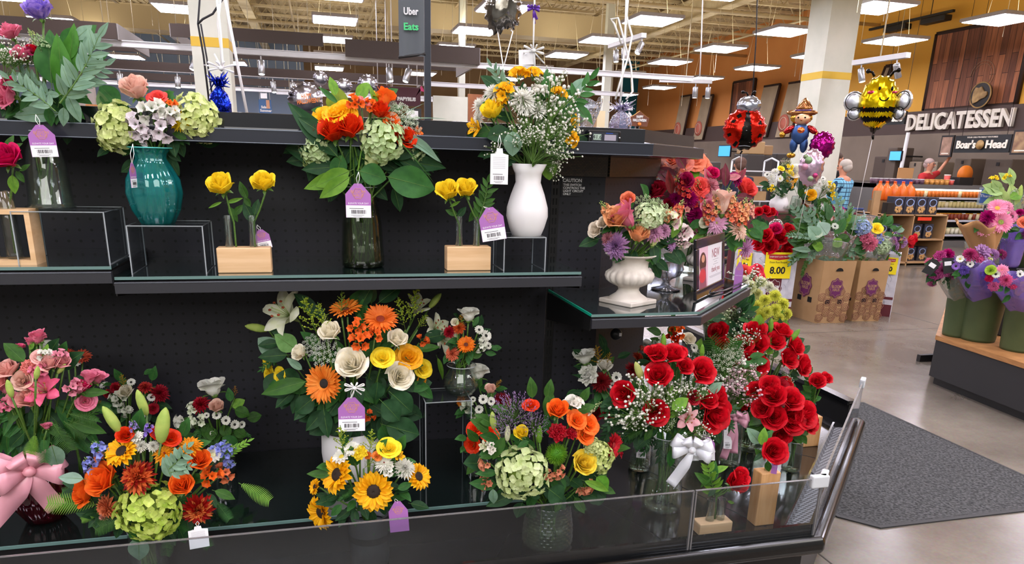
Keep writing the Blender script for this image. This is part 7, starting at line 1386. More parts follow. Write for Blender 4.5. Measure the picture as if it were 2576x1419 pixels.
for (x, y, lab) in ((1952, 570, 'shiny clear globe filled with red petals beside the potted fern'), (2108, 574, 'shiny clear globe with red bloom in front of the lower stand')):
    Y = 7.3; P = oy(x, y, Y); r = px2m(19, P); t = empty('rose_globe', P-V((0, 0, r)), 0, lab, 'globe'); M = MB().ball((0, 0, r), r, 0, 24, 16); M.obj('clear_shell', clear('globe_glass', '#f2f2f6', 3, .04, '#ffffff'), t)
    put('petals', fmesh('rose', C['red']), t, (0, 0, r*.75), None, r*.6); MB().lathe([(.0005, -(P.z-r-.02-z2) if P.z-r > z2 else 0), (r*.4, -(P.z-r-z2) if P.z-r > z2 else 0), (r*.3, .01), (.0005, .02)], 16).obj('base', mat('globe_base', '#d8d0d4', .3), t)
P = at(1990, 595, z2, 7.9)
# orange leaf decoration
P = oy(2020, 500, 8.7); t = empty('leaf_decoration', (P.x, P.y, z1), 0, 'orange and yellow paper maple leaf between the vases on maroon stand', 'decoration')
M = MB()
for i in range(7): petal(M, -pi/2+pi*i/6, .5, .2, 90, 90, tip=.1, nv=4)
M.obj('leaf_shape', mat('maple_orange', '#e8a01e', .6, c2='#c8401c', nscale=6), t, (0, 0, .12), wallquat((1, 0, 0), (0, -1, 0)), .3)
# ================================================================ cookie and juice display
def boxes(P, w, d, h, m): return MB().box(-w/2, w/2, 0, d, 0, h)
cY = 10.75; cx0 = oy(2195, 650, cY).x; cx1 = oy(2365, 650, cY).x; cw = cx1-cx0; zt = oy(2280, 540, cY).z; zm = oy(2280, 605, cY).z
t = empty('cardboard_display', ((cx0+cx1)/2, cY, 0), 0, 'two-bay cardboard display of boxed cookies beside the dairy case', 'display stand'); w = cw/2
M = MB(); M.box(-w, w, .58, .6, 0, zt)
for x in (-w, -.012, w-.024): M.box(x, x+.024, 0, .6, 0, zt)
for z in (.04, zm, zt-.02): M.box(-w, w, 0, .6, z, z+.024)
M.obj('card_shell', KRAFT, t); MB().box(-w-.13, -w, .05, .1, .0, oy(2210, 480, cY).z).obj('side_flap', KRAFT, t)
MB().box(-w*.86, -w*.68, -.03, .1, zt+.01, zt+.2).obj('black_card', BK, t); MB().box(w*.1, w*.5, -.01, -.004, zt-.1, zt-.04).obj('red_strip', mat('red_glow', '#e03a20', .5), t)
ck = MB(); ck.bbox(-.115, .115, 0, .16, 0, .30, .004); ckm = ck.mesh('carton', mat('cookie_box', '#25272f', .35, c2='#343a4c', nscale=8))
ci = MB()
for i in range(9): a_ = i*.9; ci.ball((.03*cos(a_)*(1+i*.25)*.8, -.004, .09+.03*sin(a_)*(1+.1*i)), .028, 0, 8, 4, sq=(1, .25, 1))
cim = ci.mesh('cookie_picture', mat('cookie_tan', '#c49a62', .7)); rg = MB(); rg.tube([(.075*cos(i*pi/10), -.004, .2+.06*sin(i*pi/10)) for i in range(21)], .009, 4, cap=False); rgm = rg.mesh('ring_picture', mat('ring_pale', '#8fa8d8', .3))
def cookie(x, z, lab, grp, y=.02, s=1): o = empty('cookie_box', ((cx0+cx1)/2+x, cY+y, z), 0, lab, 'box', grp); put('carton', ckm, o, scale=s); put('cookie_picture', cim, o, scale=s); put('ring_picture', rgm, o, scale=s)
for i in range(4): cookie(-w*.50+i*.243, zt+.004, 'dark blue cookie box with round window on top of the cardboard display', 'cookie boxes on top of the cardboard display')
for i in range(2):
    for j in range(2): cookie(-w*.72+i*w+j*.25, zm+.026, 'dark cookie box in the middle bay of the cardboard display', 'cookie boxes in the middle bays', .1, .85)
for i in range(2):
    for j in range(2): cookie(-w*.72+i*w+j*.25, .066, 'dark cookie box in the bottom bay of the cardboard display', 'cookie boxes in the bottom bays', .15, .85)
jg = MB(); jg.lathe([(.0005, 0), (.085, .0), (.1, .03), (.105, .14), (.09, .21), (.045, .26), (.028, .28), (.028, .31)], 20, 0, mod=lambda a, z: 1+.05*cos(6*a)); jgm = jg.mesh('bottle', mat('juice_orange', '#e8742a', .25, c2='#d8601c', nscale=4)); cpm = MB().lathe([(.0005, .31), (.027, .31), (.027, .335), (.0005, .337)], 12).mesh('cap', mat('cap_orange', '#f0501c', .4))
for i, x in enumerate((-.42, -.27, -.10, .08, .24)):
    o = empty('juice_jug', ((cx0+cx1)/2+x, cY+.48, zt+.22), 0, 'orange juice jug with red-orange cap standing behind the cookie boxes', 'bottle', 'juice jugs behind the cookie boxes'); put('bottle', jgm, o); put('cap', cpm, o)
MB().box(-.5, .42, .3, .6, zt+.005, zt+.215).obj('jug_tray', KRD, t)
PJ = oy(2165, 580, 10.2); o = empty('pumpkin_jar', (PJ.x, PJ.y, 0), 0, 'orange ribbed jar with narrow neck beside the cardboard display', 'jar'); put('bottle', jgm, o, (0, 0, PJ.z-.16), None, 1.25); MB().box(-.15, .15, -.15, .15, 0, PJ.z-.165).obj('wooden_crate', KRD, o)
# ================================================================ dairy case and deli counter
dY = 13.5; dx0 = oy(2185, 560, dY).x; dx1 = 14.95; zt_ = oy(2400, 466, dY).z; t = empty('dairy_case', ((dx0+dx1)/2, dY, 0), 0, 'long open refrigerated case with lit shelves of small tubs, behind the cookie display', 'refrigerated case'); w = (dx1-dx0)/2
CG = mat('case_grey', '#6c6a68', .5); M = MB(); M.box(-w, w, .75, .8, 0, zt_).box(-w, -w+.04, 0, .8, 0, zt_).box(w-.04, w, 0, .8, 0, zt_).box(-w, w, 0, .8, 0, .14).box(-w, w, 0, .8, zt_-.09, zt_); M.obj('cabinet', CG, t)
MB().box(-w+.05, w-.05, .05, .12, zt_-.12, zt_-.095).obj('light_strip', mat('case_light', '#fff6e8', .5, emit=5), t); SH = mat('wire_shelf', '#2c2a2c', .4); STRIP = mat('price_strip', '#c8cad2', .5)
zs = [oy(2450, y, dY).z for y in (498, 524, 554, 590)]
for z in zs: MB().box(-w+.04, w-.04, .04, .75, z-.02, z).obj('shelf', SH, t); MB().box(-w+.04, w-.04, .02, .04, z-.045, z+.0).obj('price_strip', STRIP, t)
cols = [('#d8762a', '#e8d8b8'), ('#d8c888', '#6c7a2c'), ('#8a3a24', '#e0a01e'), ('#e6e2c8', '#c8d0a0')]
tubm = {}
def tub(c, lidc):
    if (c, lidc) not in tubm: tubm[(c, lidc)] = (MB().lathe([(.0005, 0), (.045, 0), (.055, .1), (.0005, .1)], 14).mesh('cup', mat('tub_'+c, c, .4)), MB().lathe([(.0005, .1), (.058, .1), (.058, .112), (.0005, .112)], 14).mesh('lid', mat('lid_'+lidc, lidc, .4)))
    return tubm[(c, lidc)]
R = random.Random(12)
for k, z in enumerate(zs):
    n = 30 if k != 3 else 26
    for i in range(n):
        x = -w+.12+i*(2*w-.24)/n
        if x < -w+1.3 and k > 1: continue
        a_, b_ = R.choice([cols[k], cols[k], (cols[k][0], '#e8e4d8'), ('#e6d9b0', cols[k][1])]); cm, lmm = tub(a_, b_); o = empty('food_tub', ((dx0+dx1)/2+x, dY+.12, z), 0, 'small round food tub on the %s shelf of the dairy case' % ('top', 'second', 'third', 'lowest')[k], 'tub', 'tubs on the %s dairy shelf' % ('top', 'second', 'third', 'lowest')[k])
        put('cup', cm, o, scale=(1, 1, 1.3)); put('lid', lmm, o, scale=(1, 1, 1.3))
for i in range(34):
    x = -w+.1+i*.135
    if x > w-1.2: break
    seg = ('#6a4a5c', '#e8e4e4') if i < 10 else ('#d89a4c', '#e0b060') if i < 15 else ('#d85a50', '#e8e0dc') if i < 22 else ('#c9c6ca', '#e4e6e8')
    for r_ in range(2):
        cm, lmm = tub(*seg); nm = 'dark jam' if i < 10 else 'amber' if i < 15 else 'red' if i < 22 else 'clear grey'; o = empty('food_tub', ((dx0+dx1)/2+x+.04*r_, dY+.12+.14*r_, zt_+.12*r_*0), 0, 'lidded tub with %s contents in the row on top of the dairy case' % nm, 'tub', '%s tubs on top of the dairy case' % nm); put('cup', cm, o); put('lid', lmm, o)
        if r_ == 1 and 14 < i < 30 and i % 2: 
            o = empty('food_tub', ((dx0+dx1)/2+x+.04, dY+.3, zt_), 0, 'lidded tub with %s contents stacked behind the row on top of dairy case' % nm, 'tub', '%s tubs stacked at the back of dairy case' % nm); put('cup', cm, o, (0, 0, 0), None, (1.2, 1.2, 2)); put('lid', lmm, o, (0, 0, 0), None, (1.2, 1.2, 2))
P = oy(2471, 450, 13.2); t = empty('round_sign', (P.x, dY+.1, zt_), 0, 'round orange topper over a black box on the dairy case', 'sign'); r = px2m(22, P); MB().box(-r, r, 0, .25, 0, r*.9).obj('black_box', BK, t); MB().lathe([(.0005, 0), (r, 0), (r, .05), (.0005, .05)], 24, T=TR(0, .1, r*1.25, RAD(90))).obj('orange_disc', mat('disc_orange', '#d8741c', .5), t)
P = oy(2290, 450, 13.4); t = empty('shelf_card', (P.x, dY+.06, zt_), 0, 'tan and blue shelf card standing among the tubs on dairy case', 'sign'); MB().box(-.2, .2, 0, .02, .12, .34).obj('card', mat('card_tan', '#b88a5a', .6), t); MB().box(-.22, .2, -.02, 0, .0, .09).obj('blue_strip', mat('strip_blue', '#3a4688', .5), t)
# service counter with glass front further back
sX = oy(2500, 470, 14.9); t = empty('service_counter', (14.0, 15.2, 0), 0, 'long stainless deli counter with bright strip beneath the hanging black sign', 'counter'); MB().bbox(-1.9, 1.0, 0, .9, 0, 1.12, .03).obj('body', CG, t); MB().box(-1.9, 1.0, -.02, .02, 1.02, 1.07).obj('bright_trim', mat('trim_bright', '#dfe6ee', .3, emit=1.5), t); MB().box(-1.9, 1.0, .1, .13, 1.12, 1.4).obj('glass_front', ACRYL, t)
for x, y, w_, h_, X_, c, lab in ((2262, 395, 28, 44, 15.2, '#5a4d42', 'tall brown cabinet behind the deli counter beside the white pipe'), (2320, 425, 36, 34, 15.4, '#8a7a68', 'tan metal oven unit with flat top behind the deli counter'), (2360, 425, 36, 34, 15.4, '#92836f', 'tan metal oven unit beside the raised hand'), (2440, 420, 44, 40, 15.4, '#6e5f50', 'brown storage unit beneath the hanging black sign'), (2240, 415, 60, 40, 15.3, '#4c3f36', 'low dark brown kitchen unit behind plaid shopper'), (2530, 425, 70, 46, 15.4, '#5e5145', 'wide brown kitchen unit at the frame edge')):
    P = ox(x, y, X_); a_ = px2m(w_, P)*1.1; h = px2m(h_, P); o = empty('kitchen_unit', (P.x, P.y, 0), 0, lab, 'kitchen unit'); MB().bbox(-.25, .3, -a_/2, a_/2, 0, P.z+h/2, .02).obj('body', mat('unit_'+c, c, .5), o); MB().box(-.262, -.25, -a_*.06, a_*.06, P.z+.06, P.z+.14).obj('latch', BK, o)
P = ox(2272, 372, 15.0); t = empty('white_pipe', (P.x, P.y, 0), 0, 'thick white pipe leaning up to the brown fascia band', 'pipe'); Q = ox(2285, 335, 15.0); MB().tube([(0, 0, 0), (Q.x-P.x, Q.y-P.y, 2.62)], .05, 10).obj('tube', WHT, t)
# glowing screens
for (x, y, w_, h_, X_, lab) in ((1822, 380, 44, 28, 15.2, 'wide blue and red menu screen behind ladybug balloon'), (2252, 392, 30, 24, 14.9, 'small pale blue screen behind the deli counter')):
    P = ox(x, y, X_); a_ = px2m(w_, P)*1.3; h = px2m(h_, P); t = empty('menu_screen', P, 0, lab, 'screen'); MB().box(0, .06, -a_/2, a_/2, -h/2, h/2).obj('housing', BK, t); MB().box(-.004, 0, -a_*.47, a_*.47, -h*.44, h*.44).obj('display', mat('screen_blue', '#3f8fd8', .4, emit=1.3), t); MB().tube([(.05, 0, 0), (15.79-P.x, 0, 0)], .02, 6).obj('pole', BK, t)
# white wire rack with parcels next to man in navy
P = V((oy(1908, 480, 12.3).x, 12.3, 0)); t = empty('wire_rack', P, 0, 'tall white rolling rack holding brown parcels beside the man in navy', 'rack'); M = MB(); H1 = oy(1908, 405, 12.3).z; w = .22
for s in (-1, 1):
    for y in (0, .45): M.tube([(s*w*1.6, y, .05), (s*w*1.6, y, H1)], .017, 6)
    M.tube([(s*w*1.6, 0, H1), (s*w*1.6, .22, H1+.06), (s*w*1.6, .45, H1)], .017, 6)
for k in range(6): z = .2+k*(H1-.25)/5.5; M.box(-w*1.6, w*1.6, 0, .45, z-.01, z+.01)
M.obj('frame', mat('rack_white', '#d8dadc', .4), t)
for k in range(5): z = .21+k*(H1-.25)/5.5; MB().bbox(-.26, .22, .06, .4, 0, .17, .01).obj('parcel', KRAFT if k % 2 else mat('parcel_tan', '#a8805a', .8), None, P+V((0, 0, z)), label='brown parcel on the %s level of the white rolling rack' % ('lowest', 'second lowest', 'middle', 'second highest', 'highest')[k], category='parcel')
# stacked cartons on shelf under the dark band, far side
for i, (x, y, s_, c) in enumerate(((1905, 372, 44, '#a98a60'), (1930, 378, 34, '#9a7a54'), (1760, 400, 40, '#6a5c50'), (1975, 405, 50, '#3a3634'), (1790, 425, 50, '#5a5450'), (2010, 425, 36, '#4a4442'), (1940, 440, 60, '#2e2a2c'), (1960, 480, 70, '#3a3036'), (1800, 460, 60, '#4c4644'))):
    P = oy(x, y, 14.2+.2*i); a_ = px2m(s_, P); lab = ['tan carton high behind the ladybug balloon', 'tan carton beside the scarecrow balloon', 'grey cabinet under the orange wall beside the canopy end', 'dark machine behind the scarecrow balloon legs', 'grey kitchen cabinet behind the magenta bouquet', 'dark kitchen cabinet behind the floral balloon', 'black cabinet behind the white rolling rack', 'dark bin cabinet behind the daisy vases', 'brown kitchen cabinet behind coral roses'][i]
    o = empty('storage_carton' if i < 2 else 'kitchen_cabinet', (P.x, P.y, 0), 0, lab, 'carton' if i < 2 else 'cabinet'); MB().bbox(-a_/2, a_/2, 0, .5, (P.z-a_*.35) if i < 2 else 0, P.z+a_*.35, .02).obj('body', mat('crt_'+c, c, .6), o)
    if i < 2: MB().bbox(-a_*.55, a_*.55, 0, .55, 0, P.z-a_*.35, .02).obj('plinth', mat('crt_#3a3634', '#3a3634', .6), o)
    else: MB().box(-a_*.3, a_*.3, -.012, 0, P.z-.02, P.z+.02).obj('handle', SPM, o)
# ================================================================ corner fixture with green buckets
fz = .40; fx = [oz(x, y, fz) for x, y in ((2357, 843), (2551, 905))]; A = fx[0]; B = fx[1]; d = (B-A); d.z = 0; d.normalize(); nb = V((-d.y, d.x, 0)); B = A+d*1.05
t = empty('flower_bench', A, 0, 'low dark angled bench with wooden edge carrying the green flower buckets', 'bench'); e2 = (d*.55+nb*-.85).normalized()
pl = [V((0, 0, 0)), B-A]; pl.append(pl[1]+V((1.2, .1, 0))); pl.append(pl[2]+V((.9, 1.4, 0))); pl.append(V((1.5, 1.38, 0))); pl = [p.to_2d() for p in pl]
MB().prism([tuple(p) for p in pl], -fz+.07, -.035).obj('side_panel', mat('bench_dark', '#232325', .6), t); c_ = sum(pl, V((0, 0)))/5
MB().prism([tuple(c_+(p-c_)*.94) for p in pl], -fz, -fz+.07).obj('kick_base', mat('kick', '#101012', .5), t)
MB().prism([tuple(c_+(p-c_)*1.012) for p in pl], -.035, .0).obj('wooden_edge', woodmat('bench_wood', '#b5824e', '#9c6c3e', (3, 3, 20)), t)
MB().tube([tuple(pl[1])+(-fz+.07,), tuple(pl[1])+(-.035,)], .006, 6).obj('corner_strip', mat('alu', '#a8a8aa', .4), t)
P = oz(2312, 893, .06); MB().box(0, .22, -.02, .02, .0, .06).obj('bracket_foot', BK, None, V((P.x, P.y, 0.001)), label='short black metal foot sticking out beside the bench', category='foot bracket')
BG = mat('bucket_green', '#4a5a38', .55, c2='#3f4e2f', nscale=4)
def bucket(lab, x0, x1, yt, yb, z, dy=0, s=1):
    P = oz((x0+x1)/2, yb, z); r = px2m((x1-x0)/2, P)*.98; P = P+V((ray((x0+x1)/2, yb).x, ray((x0+x1)/2, yb).y, 0)).normalized()*r*.85; P.z = z; h = vz((x0+x1)/2, yt, P)-z
    o = empty('flower_bucket', P, 0, lab, 'bucket', 'green plastic flower buckets'); MB().lathe([(.0005, 0), (r*.80, 0), (r*.83, .02), (r*.97, h-.02), (r*1.05, h-.015), (r*1.05, h), (r*.95, h), (r*.8, .04), (.0005, .03)], 40).obj('body', BG, o); return P, r, h
b1 = bucket('green bucket partly hidden behind two others, with black-wrapped pink bouquets', 2364, 2440, 712, 850, fz); b2 = bucket('green bucket with purple-wrapped bouquet, at the middle of the bench', 2408, 2505, 726, 862, fz); b3 = bucket('green bucket with wide purple-wrapped bouquet, next to the photo edge', 2508, 2610, 748, 888, fz)
P = oy(2560, 640, b3[0].y+.5); b4 = (V((P.x, P.y, 0)),); r4 = px2m(42, P); z4 = oy(2560, 668, P.y).z; h4 = oy(2560, 612, P.y).z-z4; o = empty('flower_bucket', (P.x, P.y, z4), 0, 'green bucket raised on a dark stand above the purple-wrapped bouquets', 'bucket', 'green plastic flower buckets'); MB().lathe([(.0005, 0), (r4*.82, 0), (r4*.97, h4), (r4*1.04, h4), (r4*1.04, h4+.015), (r4*.93, h4), (.0005, .03)], 36).obj('body', BG, o)
so = empty('bucket_stand', (P.x, P.y, fz), 0, 'dark square stand lifting the rear green bucket', 'stand'); MB().bbox(-.13, .13, -.13, .13, 0, z4-fz, .01).obj('body', BLK, so)
PWR = clear('purple_film', '#d6c8f4', 1.4, .32, '#a890e4', .2, .8, 14); KWR = mat('kraft_paper', '#b88a58', .8, c2='#a87c4c', nscale=5)
def wbunch(lab, C0, R, b, items, seed, wr, wlab, fill=(), dz=0, lean=(0, 0)):
    Y0 = b[0].y; c = oy(C0[0], C0[1], Y0); ft = V((b[0].x, Y0, b[0].z+b[2]*.55 if len(b) > 2 else c.z-.25)); bouquet(lab, 'bouquet', ft+V((0, 0, .1)), C0, R, Y0, items, foot=ft, fill=fill, stems=False, seed=seed, flat=.5)
    r = px2m(R, c); wrap(wlab, ft, .05, r*.95, c.z-ft.z+r*.05, wr, seed=seed, lean=(c.x-ft.x, 0))
wbunch('mixed pink and yellow bouquet wrapped in purple film at the middle bucket', (2445, 660), 62, b2, 'mum #c0407c 2440,640 44; carnation pink 2480,660 30; carnation #e0609c 2460,650 34; daisy white//#c9c43a 2415,652 24; daisy white 2440,665 22; carnation #7a60c0 2425,680 30; spray yellow 2488,672 24; carnation lilac 2470,635 50; daisy #9a70c8 2405,670 24; mum lilac 2500,640 40; mum #b04880 2520,640 36; alstro lime 2485,655 20', 61, PWR, 'purple film wrap at the middle bucket', (('leaf', 'mg', 10, 26, 'low'),))
wbunch('wide bouquet of pink, yellow and blue blooms wrapped in purple film, cropped by the frame', (2545, 690), 66, b3, 'mum #ee70a8 2530,705 40; carnation #f0508c 2550,715 34; spray yellow 2565,725 30; daisy white 2505,690 26; carnation #e06aa0 2500,720 32; cushion #f4a0c0//#e8a040 2520,680 36; delph #9ab8e8 2570,700>2575,680 1; daisy white 2565,690 26; carnation hot 2490,700 26; spray #a8c840 2492,680 22; mum #f08ab8 2580,710 40; carnation #6a50b8 2480,690 22', 62, PWR, 'wide purple film wrap cropped by the frame', (('leaf', 'mg', 10, 26, 'low'),))
wbunch('pink and magenta bouquets with black ribbon bands, leaning out of the rearmost bucket', (2385, 660), 52, b1, 'mum #dc70b0 2370,680 50; carnation #cf5aa4 2350,690 40; mum magenta 2385,640 40; carnation #c84a90 2365,645 36; carnation pink 2340,660 30; daisy salmon 2400,665 26; mum #e080c0 2395,690 40; carnation #d870a8 2345,710 28', 63, FOILW, 'clear sleeve with black bands around pink bouquets', (('leaf', 'dg', 20, 34, 'low'), ('myrtle', 'dg', 12, 30, 'low')))
for (x, y, r_, lab) in ((2342, 672, -.5, 'black ribbon card with white price sticker on the leaning pink bouquet'), (2385, 668, .2, 'black pointed card with white sticker above the green bucket')):
    P = oy(x, y, b1[0].y-.14); n = CAM-P; n.z *= .3; o = empty('ribbon_card', P, 0, lab, 'label'); c_o = MB().prism([(-.03, -.06), (.035, -.05), (.04, .05), (-.035, .06)], 0, .002).obj('card', BLK, o, (0, 0, 0), wallquat((-n.y, n.x, 0), n) @ Quaternion((0, 0, 1), r_)); MB().box(-.022, .022, -.0, .03, .002, .003).obj('sticker', WHT, c_o)
c_ = oy(2500, 545, b3[0].y+.45); ft = V((c_.x, c_.y, oy(2540, 640, c_.y).z))
bouquet('pink gerbera bouquet in kraft paper, leaning from the raised bucket', 'bouquet', ft, (2505, 545), 56, c_.y, 'gerbera #f4a8c4/#ee8cb0//#c8a040 2508,525 56 ^-.2,.3; gerbera #f4a8c4/#ee8cb0//#8a9a40 2516,560 66 ^-.1,.1; gerbera #f4b0cc/#ee90b4 2480,575 50 ^-.5,0; mum magenta 2485,545 44; cushion #f4a8c4 2535,520 40; mum #a83070 2475,560 30; gerbera #e88ab0 2545,545 40', foot=ft, fill=(('leaf', 'mg', 8, 24, 'low'),), stems=False, seed=64)
wrap('folded kraft paper around the pink gerbera bouquet', ft-V((.0, 0, .05)), .04, px2m(52, c_), (c_.z-ft.z)+.0, KWR, seed=64, lean=(c_.x-ft.x-.12, 0), name='kraft_wrap', cat='flower wrap')
disp('pale green lily stems in clear wrap above the kraft-wrapped gerberas', (2545, 490), 45, b3[0].y+.75, 'leaf #b8d080 2530,520>2510,470 1; leaf #b8d080 2550,520>2545,460 1; lilybud bud 2560,510>2570,465 1; leaf lg 2540,500>2580,480 1; alstro yellow 2500,455 26; alstro yellow 2530,450 26', z4+.1, 65, (('leaf', '#a8c880', 16, 34, 'all'),), FOILW, 'clear wrap around pale green lily stems')
disp('purple-wrapped bunch cropped by the frame beside the kraft paper', (2575, 570), 34, b3[0].y+.4, 'mum magenta 2565,535 30; spray salmon 2575,560 26; mum #8a3a7c 2580,590 30', z4, 66, (('leaf', 'mg', 8, 20, 'low'),), PWR, 'narrow purple film wrap beside the kraft paper')
disp('pale wrapped bouquet with lilac blooms behind the middle bucket', (2500, 615), 50, b2[0].y+.3, 'mum lilac 2480,622 50; mum #a83a6c 2520,632 44; daisy #d8e0a0 2510,595 30; mum #b85090 2540,625 36; breath #d8e0c0 2500,640>2505,580 1', fz+.35, 67, (('leaf', 'gg', 10, 26, 'all'),), FOILW, 'pale clear wrap behind the middle bucket')
# blue card in clear holder
P = oy(2482, 494, b2[0].y+.5); n = CAM-P; n.z = 0; q = wallquat((-n.y, n.x, 0), n); w = px2m(30, P); o = empty('sign_holder', (P.x, P.y, fz), 0, 'blue card with white script in a clear holder above the flower bench', 'sign'); dz = P.z-fz
k = MB().box(-w*.62, w*.62, -w*.72, w*.72, -.004, .0).obj('clear_holder', clear('holder_clear', '#e8eef4', 1.2, .25, '#b8c8d8'), o, (0, 0, dz), q); MB().box(-w*.44, w*.44, -w*.56, w*.56, .001, .002).obj('blue_card', mat('card_blue', '#2c5596', .5), k); text('lettering', 'Thanks', w*.32, WHT, k, (0, w*.02, .003), Quaternion(), .0006); text('lettering', 'WEEKLY SAVINGS', w*.14, WHT, k, (0, w*.36, .003), Quaternion(), .0004)
MB().tube([(0, 0, 0), (0, 0, dz-w*.72)], .006, 6).obj('pole', BK, o)
# ================================================================ foil balloons
def foil(name, c, c2=None, bump=.5, scale=9, rough=.16):
    m = mat('foil_'+name, c, rough, metal=.85, c2=c2, nscale=scale*1.5, bump=bump, bscale=scale); return m
def pillow(outline, thick, m=0, n=48, k=9, T=None, wr=.05):
    """inflated flat shape: outline(a) gives x, z of the seam; x across, z up, y towards the back"""
    M = MB(); vs = []; fs = []
    for sd in (-1, 1):
        b = len(vs)
        for j in range(k+1):
            rho = 1-(j/k); 
            for i in range(n):
                a = 2*pi*i/n; x, z = outline(a); pu = 1-wr*(.5+.5*cos(a*17))*rho**8
                vs.append((x*rho*pu, sd*thick*(1-rho**2.6)**.62*(1-.05*cos(a*17)*rho**4), z*rho*pu))
        for j in range(k):
            for i in range(n): f = (b+j*n+i, b+j*n+(i+1) % n, b+(j+1)*n+(i+1) % n, b+(j+1)*n+i); fs.append(f if sd < 0 else f[::-1])
    M.add(vs, fs, m, True); return M
def face(P, turn=0): n = CAM-P; n.z *= .0; n.normalize(); return wallquat((-n.y, n.x, 0), n) @ Quaternion((1, 0, 0), RAD(-90)) @ Quaternion((0, 0, 1), turn)
ell_ = lambda rx, rz: (lambda a: (rx*cos(a), rz*sin(a)))
def balloon(label, x, y, Y, turn=0, cat='balloon'):
    P = oy(x, y, Y); t = empty('foil_balloon', P, 0, label, cat); return t, P, px2m(1, P), face(P, turn)
def string(t, P, pts, r=.0022, m=None):
    MB().tube([tuple(V(p)-P) for p in pts], r, 4).obj('ribbon', m or STRING, t)
FBLK = foil('black', '#15120f', rough=.25); FWH = foil('white', '#c9ccd2', rough=.3)
# bumble bee
t, P, u, q = balloon('big yellow and black bumblebee foil balloon with white wings', 2208, 265, 5.6, -.12)
def bee(a):
    s, c = sin(a), cos(a); r = 66 if s > 0 else 60; z = (72*s if s > 0 else 66*s); x = (50 if s > 0 else 48-6*sin(a)**2)*c
    return (x*u*1.0, z*u)
B = pillow(lambda a: ((46+4*sin(a))*cos(a)*u*(1.0 if sin(a) > -.55 else max(.12, 1-(-sin(a)-.55)*1.9)), 72*sin(a)*u), 34*u, n=64, k=14, wr=.07)
for i, f in enumerate(B.f):
    z = sum(B.v[j][2] for j in f)/len(f)/u
    if -18 < z < -7 or -41 < z < -29 or z < -53: B.m[i] = 1
bd = B.obj('body', [foil('yellow', '#e2c80c', '#c9a800', .6), FBLK], t, (0, 0, 0), q)
MB().tube([(0, 0, -72*u), (u*2, 0, -82*u)], [4*u, 2*u], 8).obj('neck', FBLK, t, (0, 0, 0), q)
for sx, k in ((-1, 1), (1, .8)):
    M = pillow(ell_(24*u*k, 26*u), 12*u, T=None); W1 = MB(); W1.merge(M, TR(sx*58*u, 4*u, 10*u)); W1.merge(pillow(ell_(18*u*k, 17*u), 9*u), TR(sx*52*u, 4*u, -20*u)); w_o = W1.obj('wing', FWH, t, (0, 0, 0), q)
    MB().tube([(sx*55*u+20*u*k*cos(i*pi/12), -9*u, 10*u+21*u*sin(i*pi/12)) for i in range(25)], 1.2*u, 4, cap=False).tube([(sx*50*u+15*u*k*cos(i*pi/12), -7*u, -19*u+14*u*sin(i*pi/12)) for i in range(25)], 1.2*u, 4, cap=False).obj('outline', FBLK, w_o)
    MB().tube([(sx*18*u, 0, 68*u), (sx*24*u, 0, 78*u), (sx*32*u, 0, 80*u)], 3*u, 8).ball((sx*34*u, 0, 81*u), 6*u).obj('antenna', FBLK, t, (0, 0, 0), q)
for ex in (2, 30): MB().ball((ex*u, -31*u+abs(ex-16)*.1*u, 36*u), 4*u, 0, 10, 6, sq=(.8, .5, 1.4)).obj('eye', FBLK, t, (0, 0, 0), q)
for ex, k in ((-14, 1), (36, .6)): MB().ball((ex*u, -29*u if ex < 0 else -23*u, 28*u), 8*u*k, 0, 10, 6, sq=(1.4, .4, .6)).obj('cheek', foil('pink', '#d0405c'), t, (0, 0, 0), q)
MB().tube([((16+10*cos(a))*u, -33.5*u, (16-8*sin(a))*u) for a in [i*pi/10 for i in range(11)]], 1.6*u, 6).obj('mouth', FBLK, t, (0, 0, 0), q)
string(t, P, [P+V((0, 0, -82*u)), P+V((-.02, 0, -.6)), oy(2150, 560, 5.9), oy(2140, 600, 6.2)])
# ladybug
t, P, u, q = balloon('red ladybug foil balloon with silver head and black striped belly', 1873, 325, 6.1, .1)
B = pillow(ell_(54*u, 52*u), 30*u, wr=.08, k=12, n=64)
for i, f in enumerate(B.f):
    x = sum(B.v[j][0] for j in f)/len(f)/u; z = sum(B.v[j][2] for j in f)/len(f)/u; y = sum(B.v[j][1] for j in f)/len(f)
    if y < 0 and abs(x-(z-40)*-.02-2) < 3+(45-z)*.16: B.m[i] = 1
    for sx, sz in ((-30, 16), (-36, -14), (-20, -36), (34, 14), (36, -16), (24, -36), (-18, 30)):
        if (x-sx)**2+(z-sz)**2 < 26 and y < 0: B.m[i] = 1
B.obj('body', [foil('red', '#d4200c', '#b01408', .6), FBLK], t, (0, 0, 0), q)
pillow(ell_(30*u, 24*u), 20*u).obj('head', foil('silver', '#b8bcc8', '#8a8e9a'), t, q @ V((4*u, 0, 56*u)), q)
for z in range(-40, 30, 9): MB().tube([((2+k*(3+(45-z)*.13))*u, -(31-abs(z)*.22)*u*(.99-abs(k)*.06), z*u-abs(k)*1.5*u) for k in (-1, -.5, 0, .5, 1)], .6*u, 4).obj('stripe', FWH, t, (0, 0, 0), q)
for s in (-1, 1): MB().tube([((4+4*s)*u, 0, 78*u), ((2+7*s)*u, 0, 86*u), ((0+13*s)*u, 0, 86*u)], 2.2*u, 6).ball(((0+14*s)*u, 0, 87*u), 4*u).obj('antenna', FBLK, t, (0, 0, 0), q)
MB().tube([(0, 0, -52*u), (-4*u, 0, -60*u)], [3*u, 1.5*u], 6).obj('neck', FBLK, t, (0, 0, 0), q)
string(t, P, [P+V((0, 0, -60*u)), oy(1862, 440, 6.3), oy(1850, 560, 6.8)])
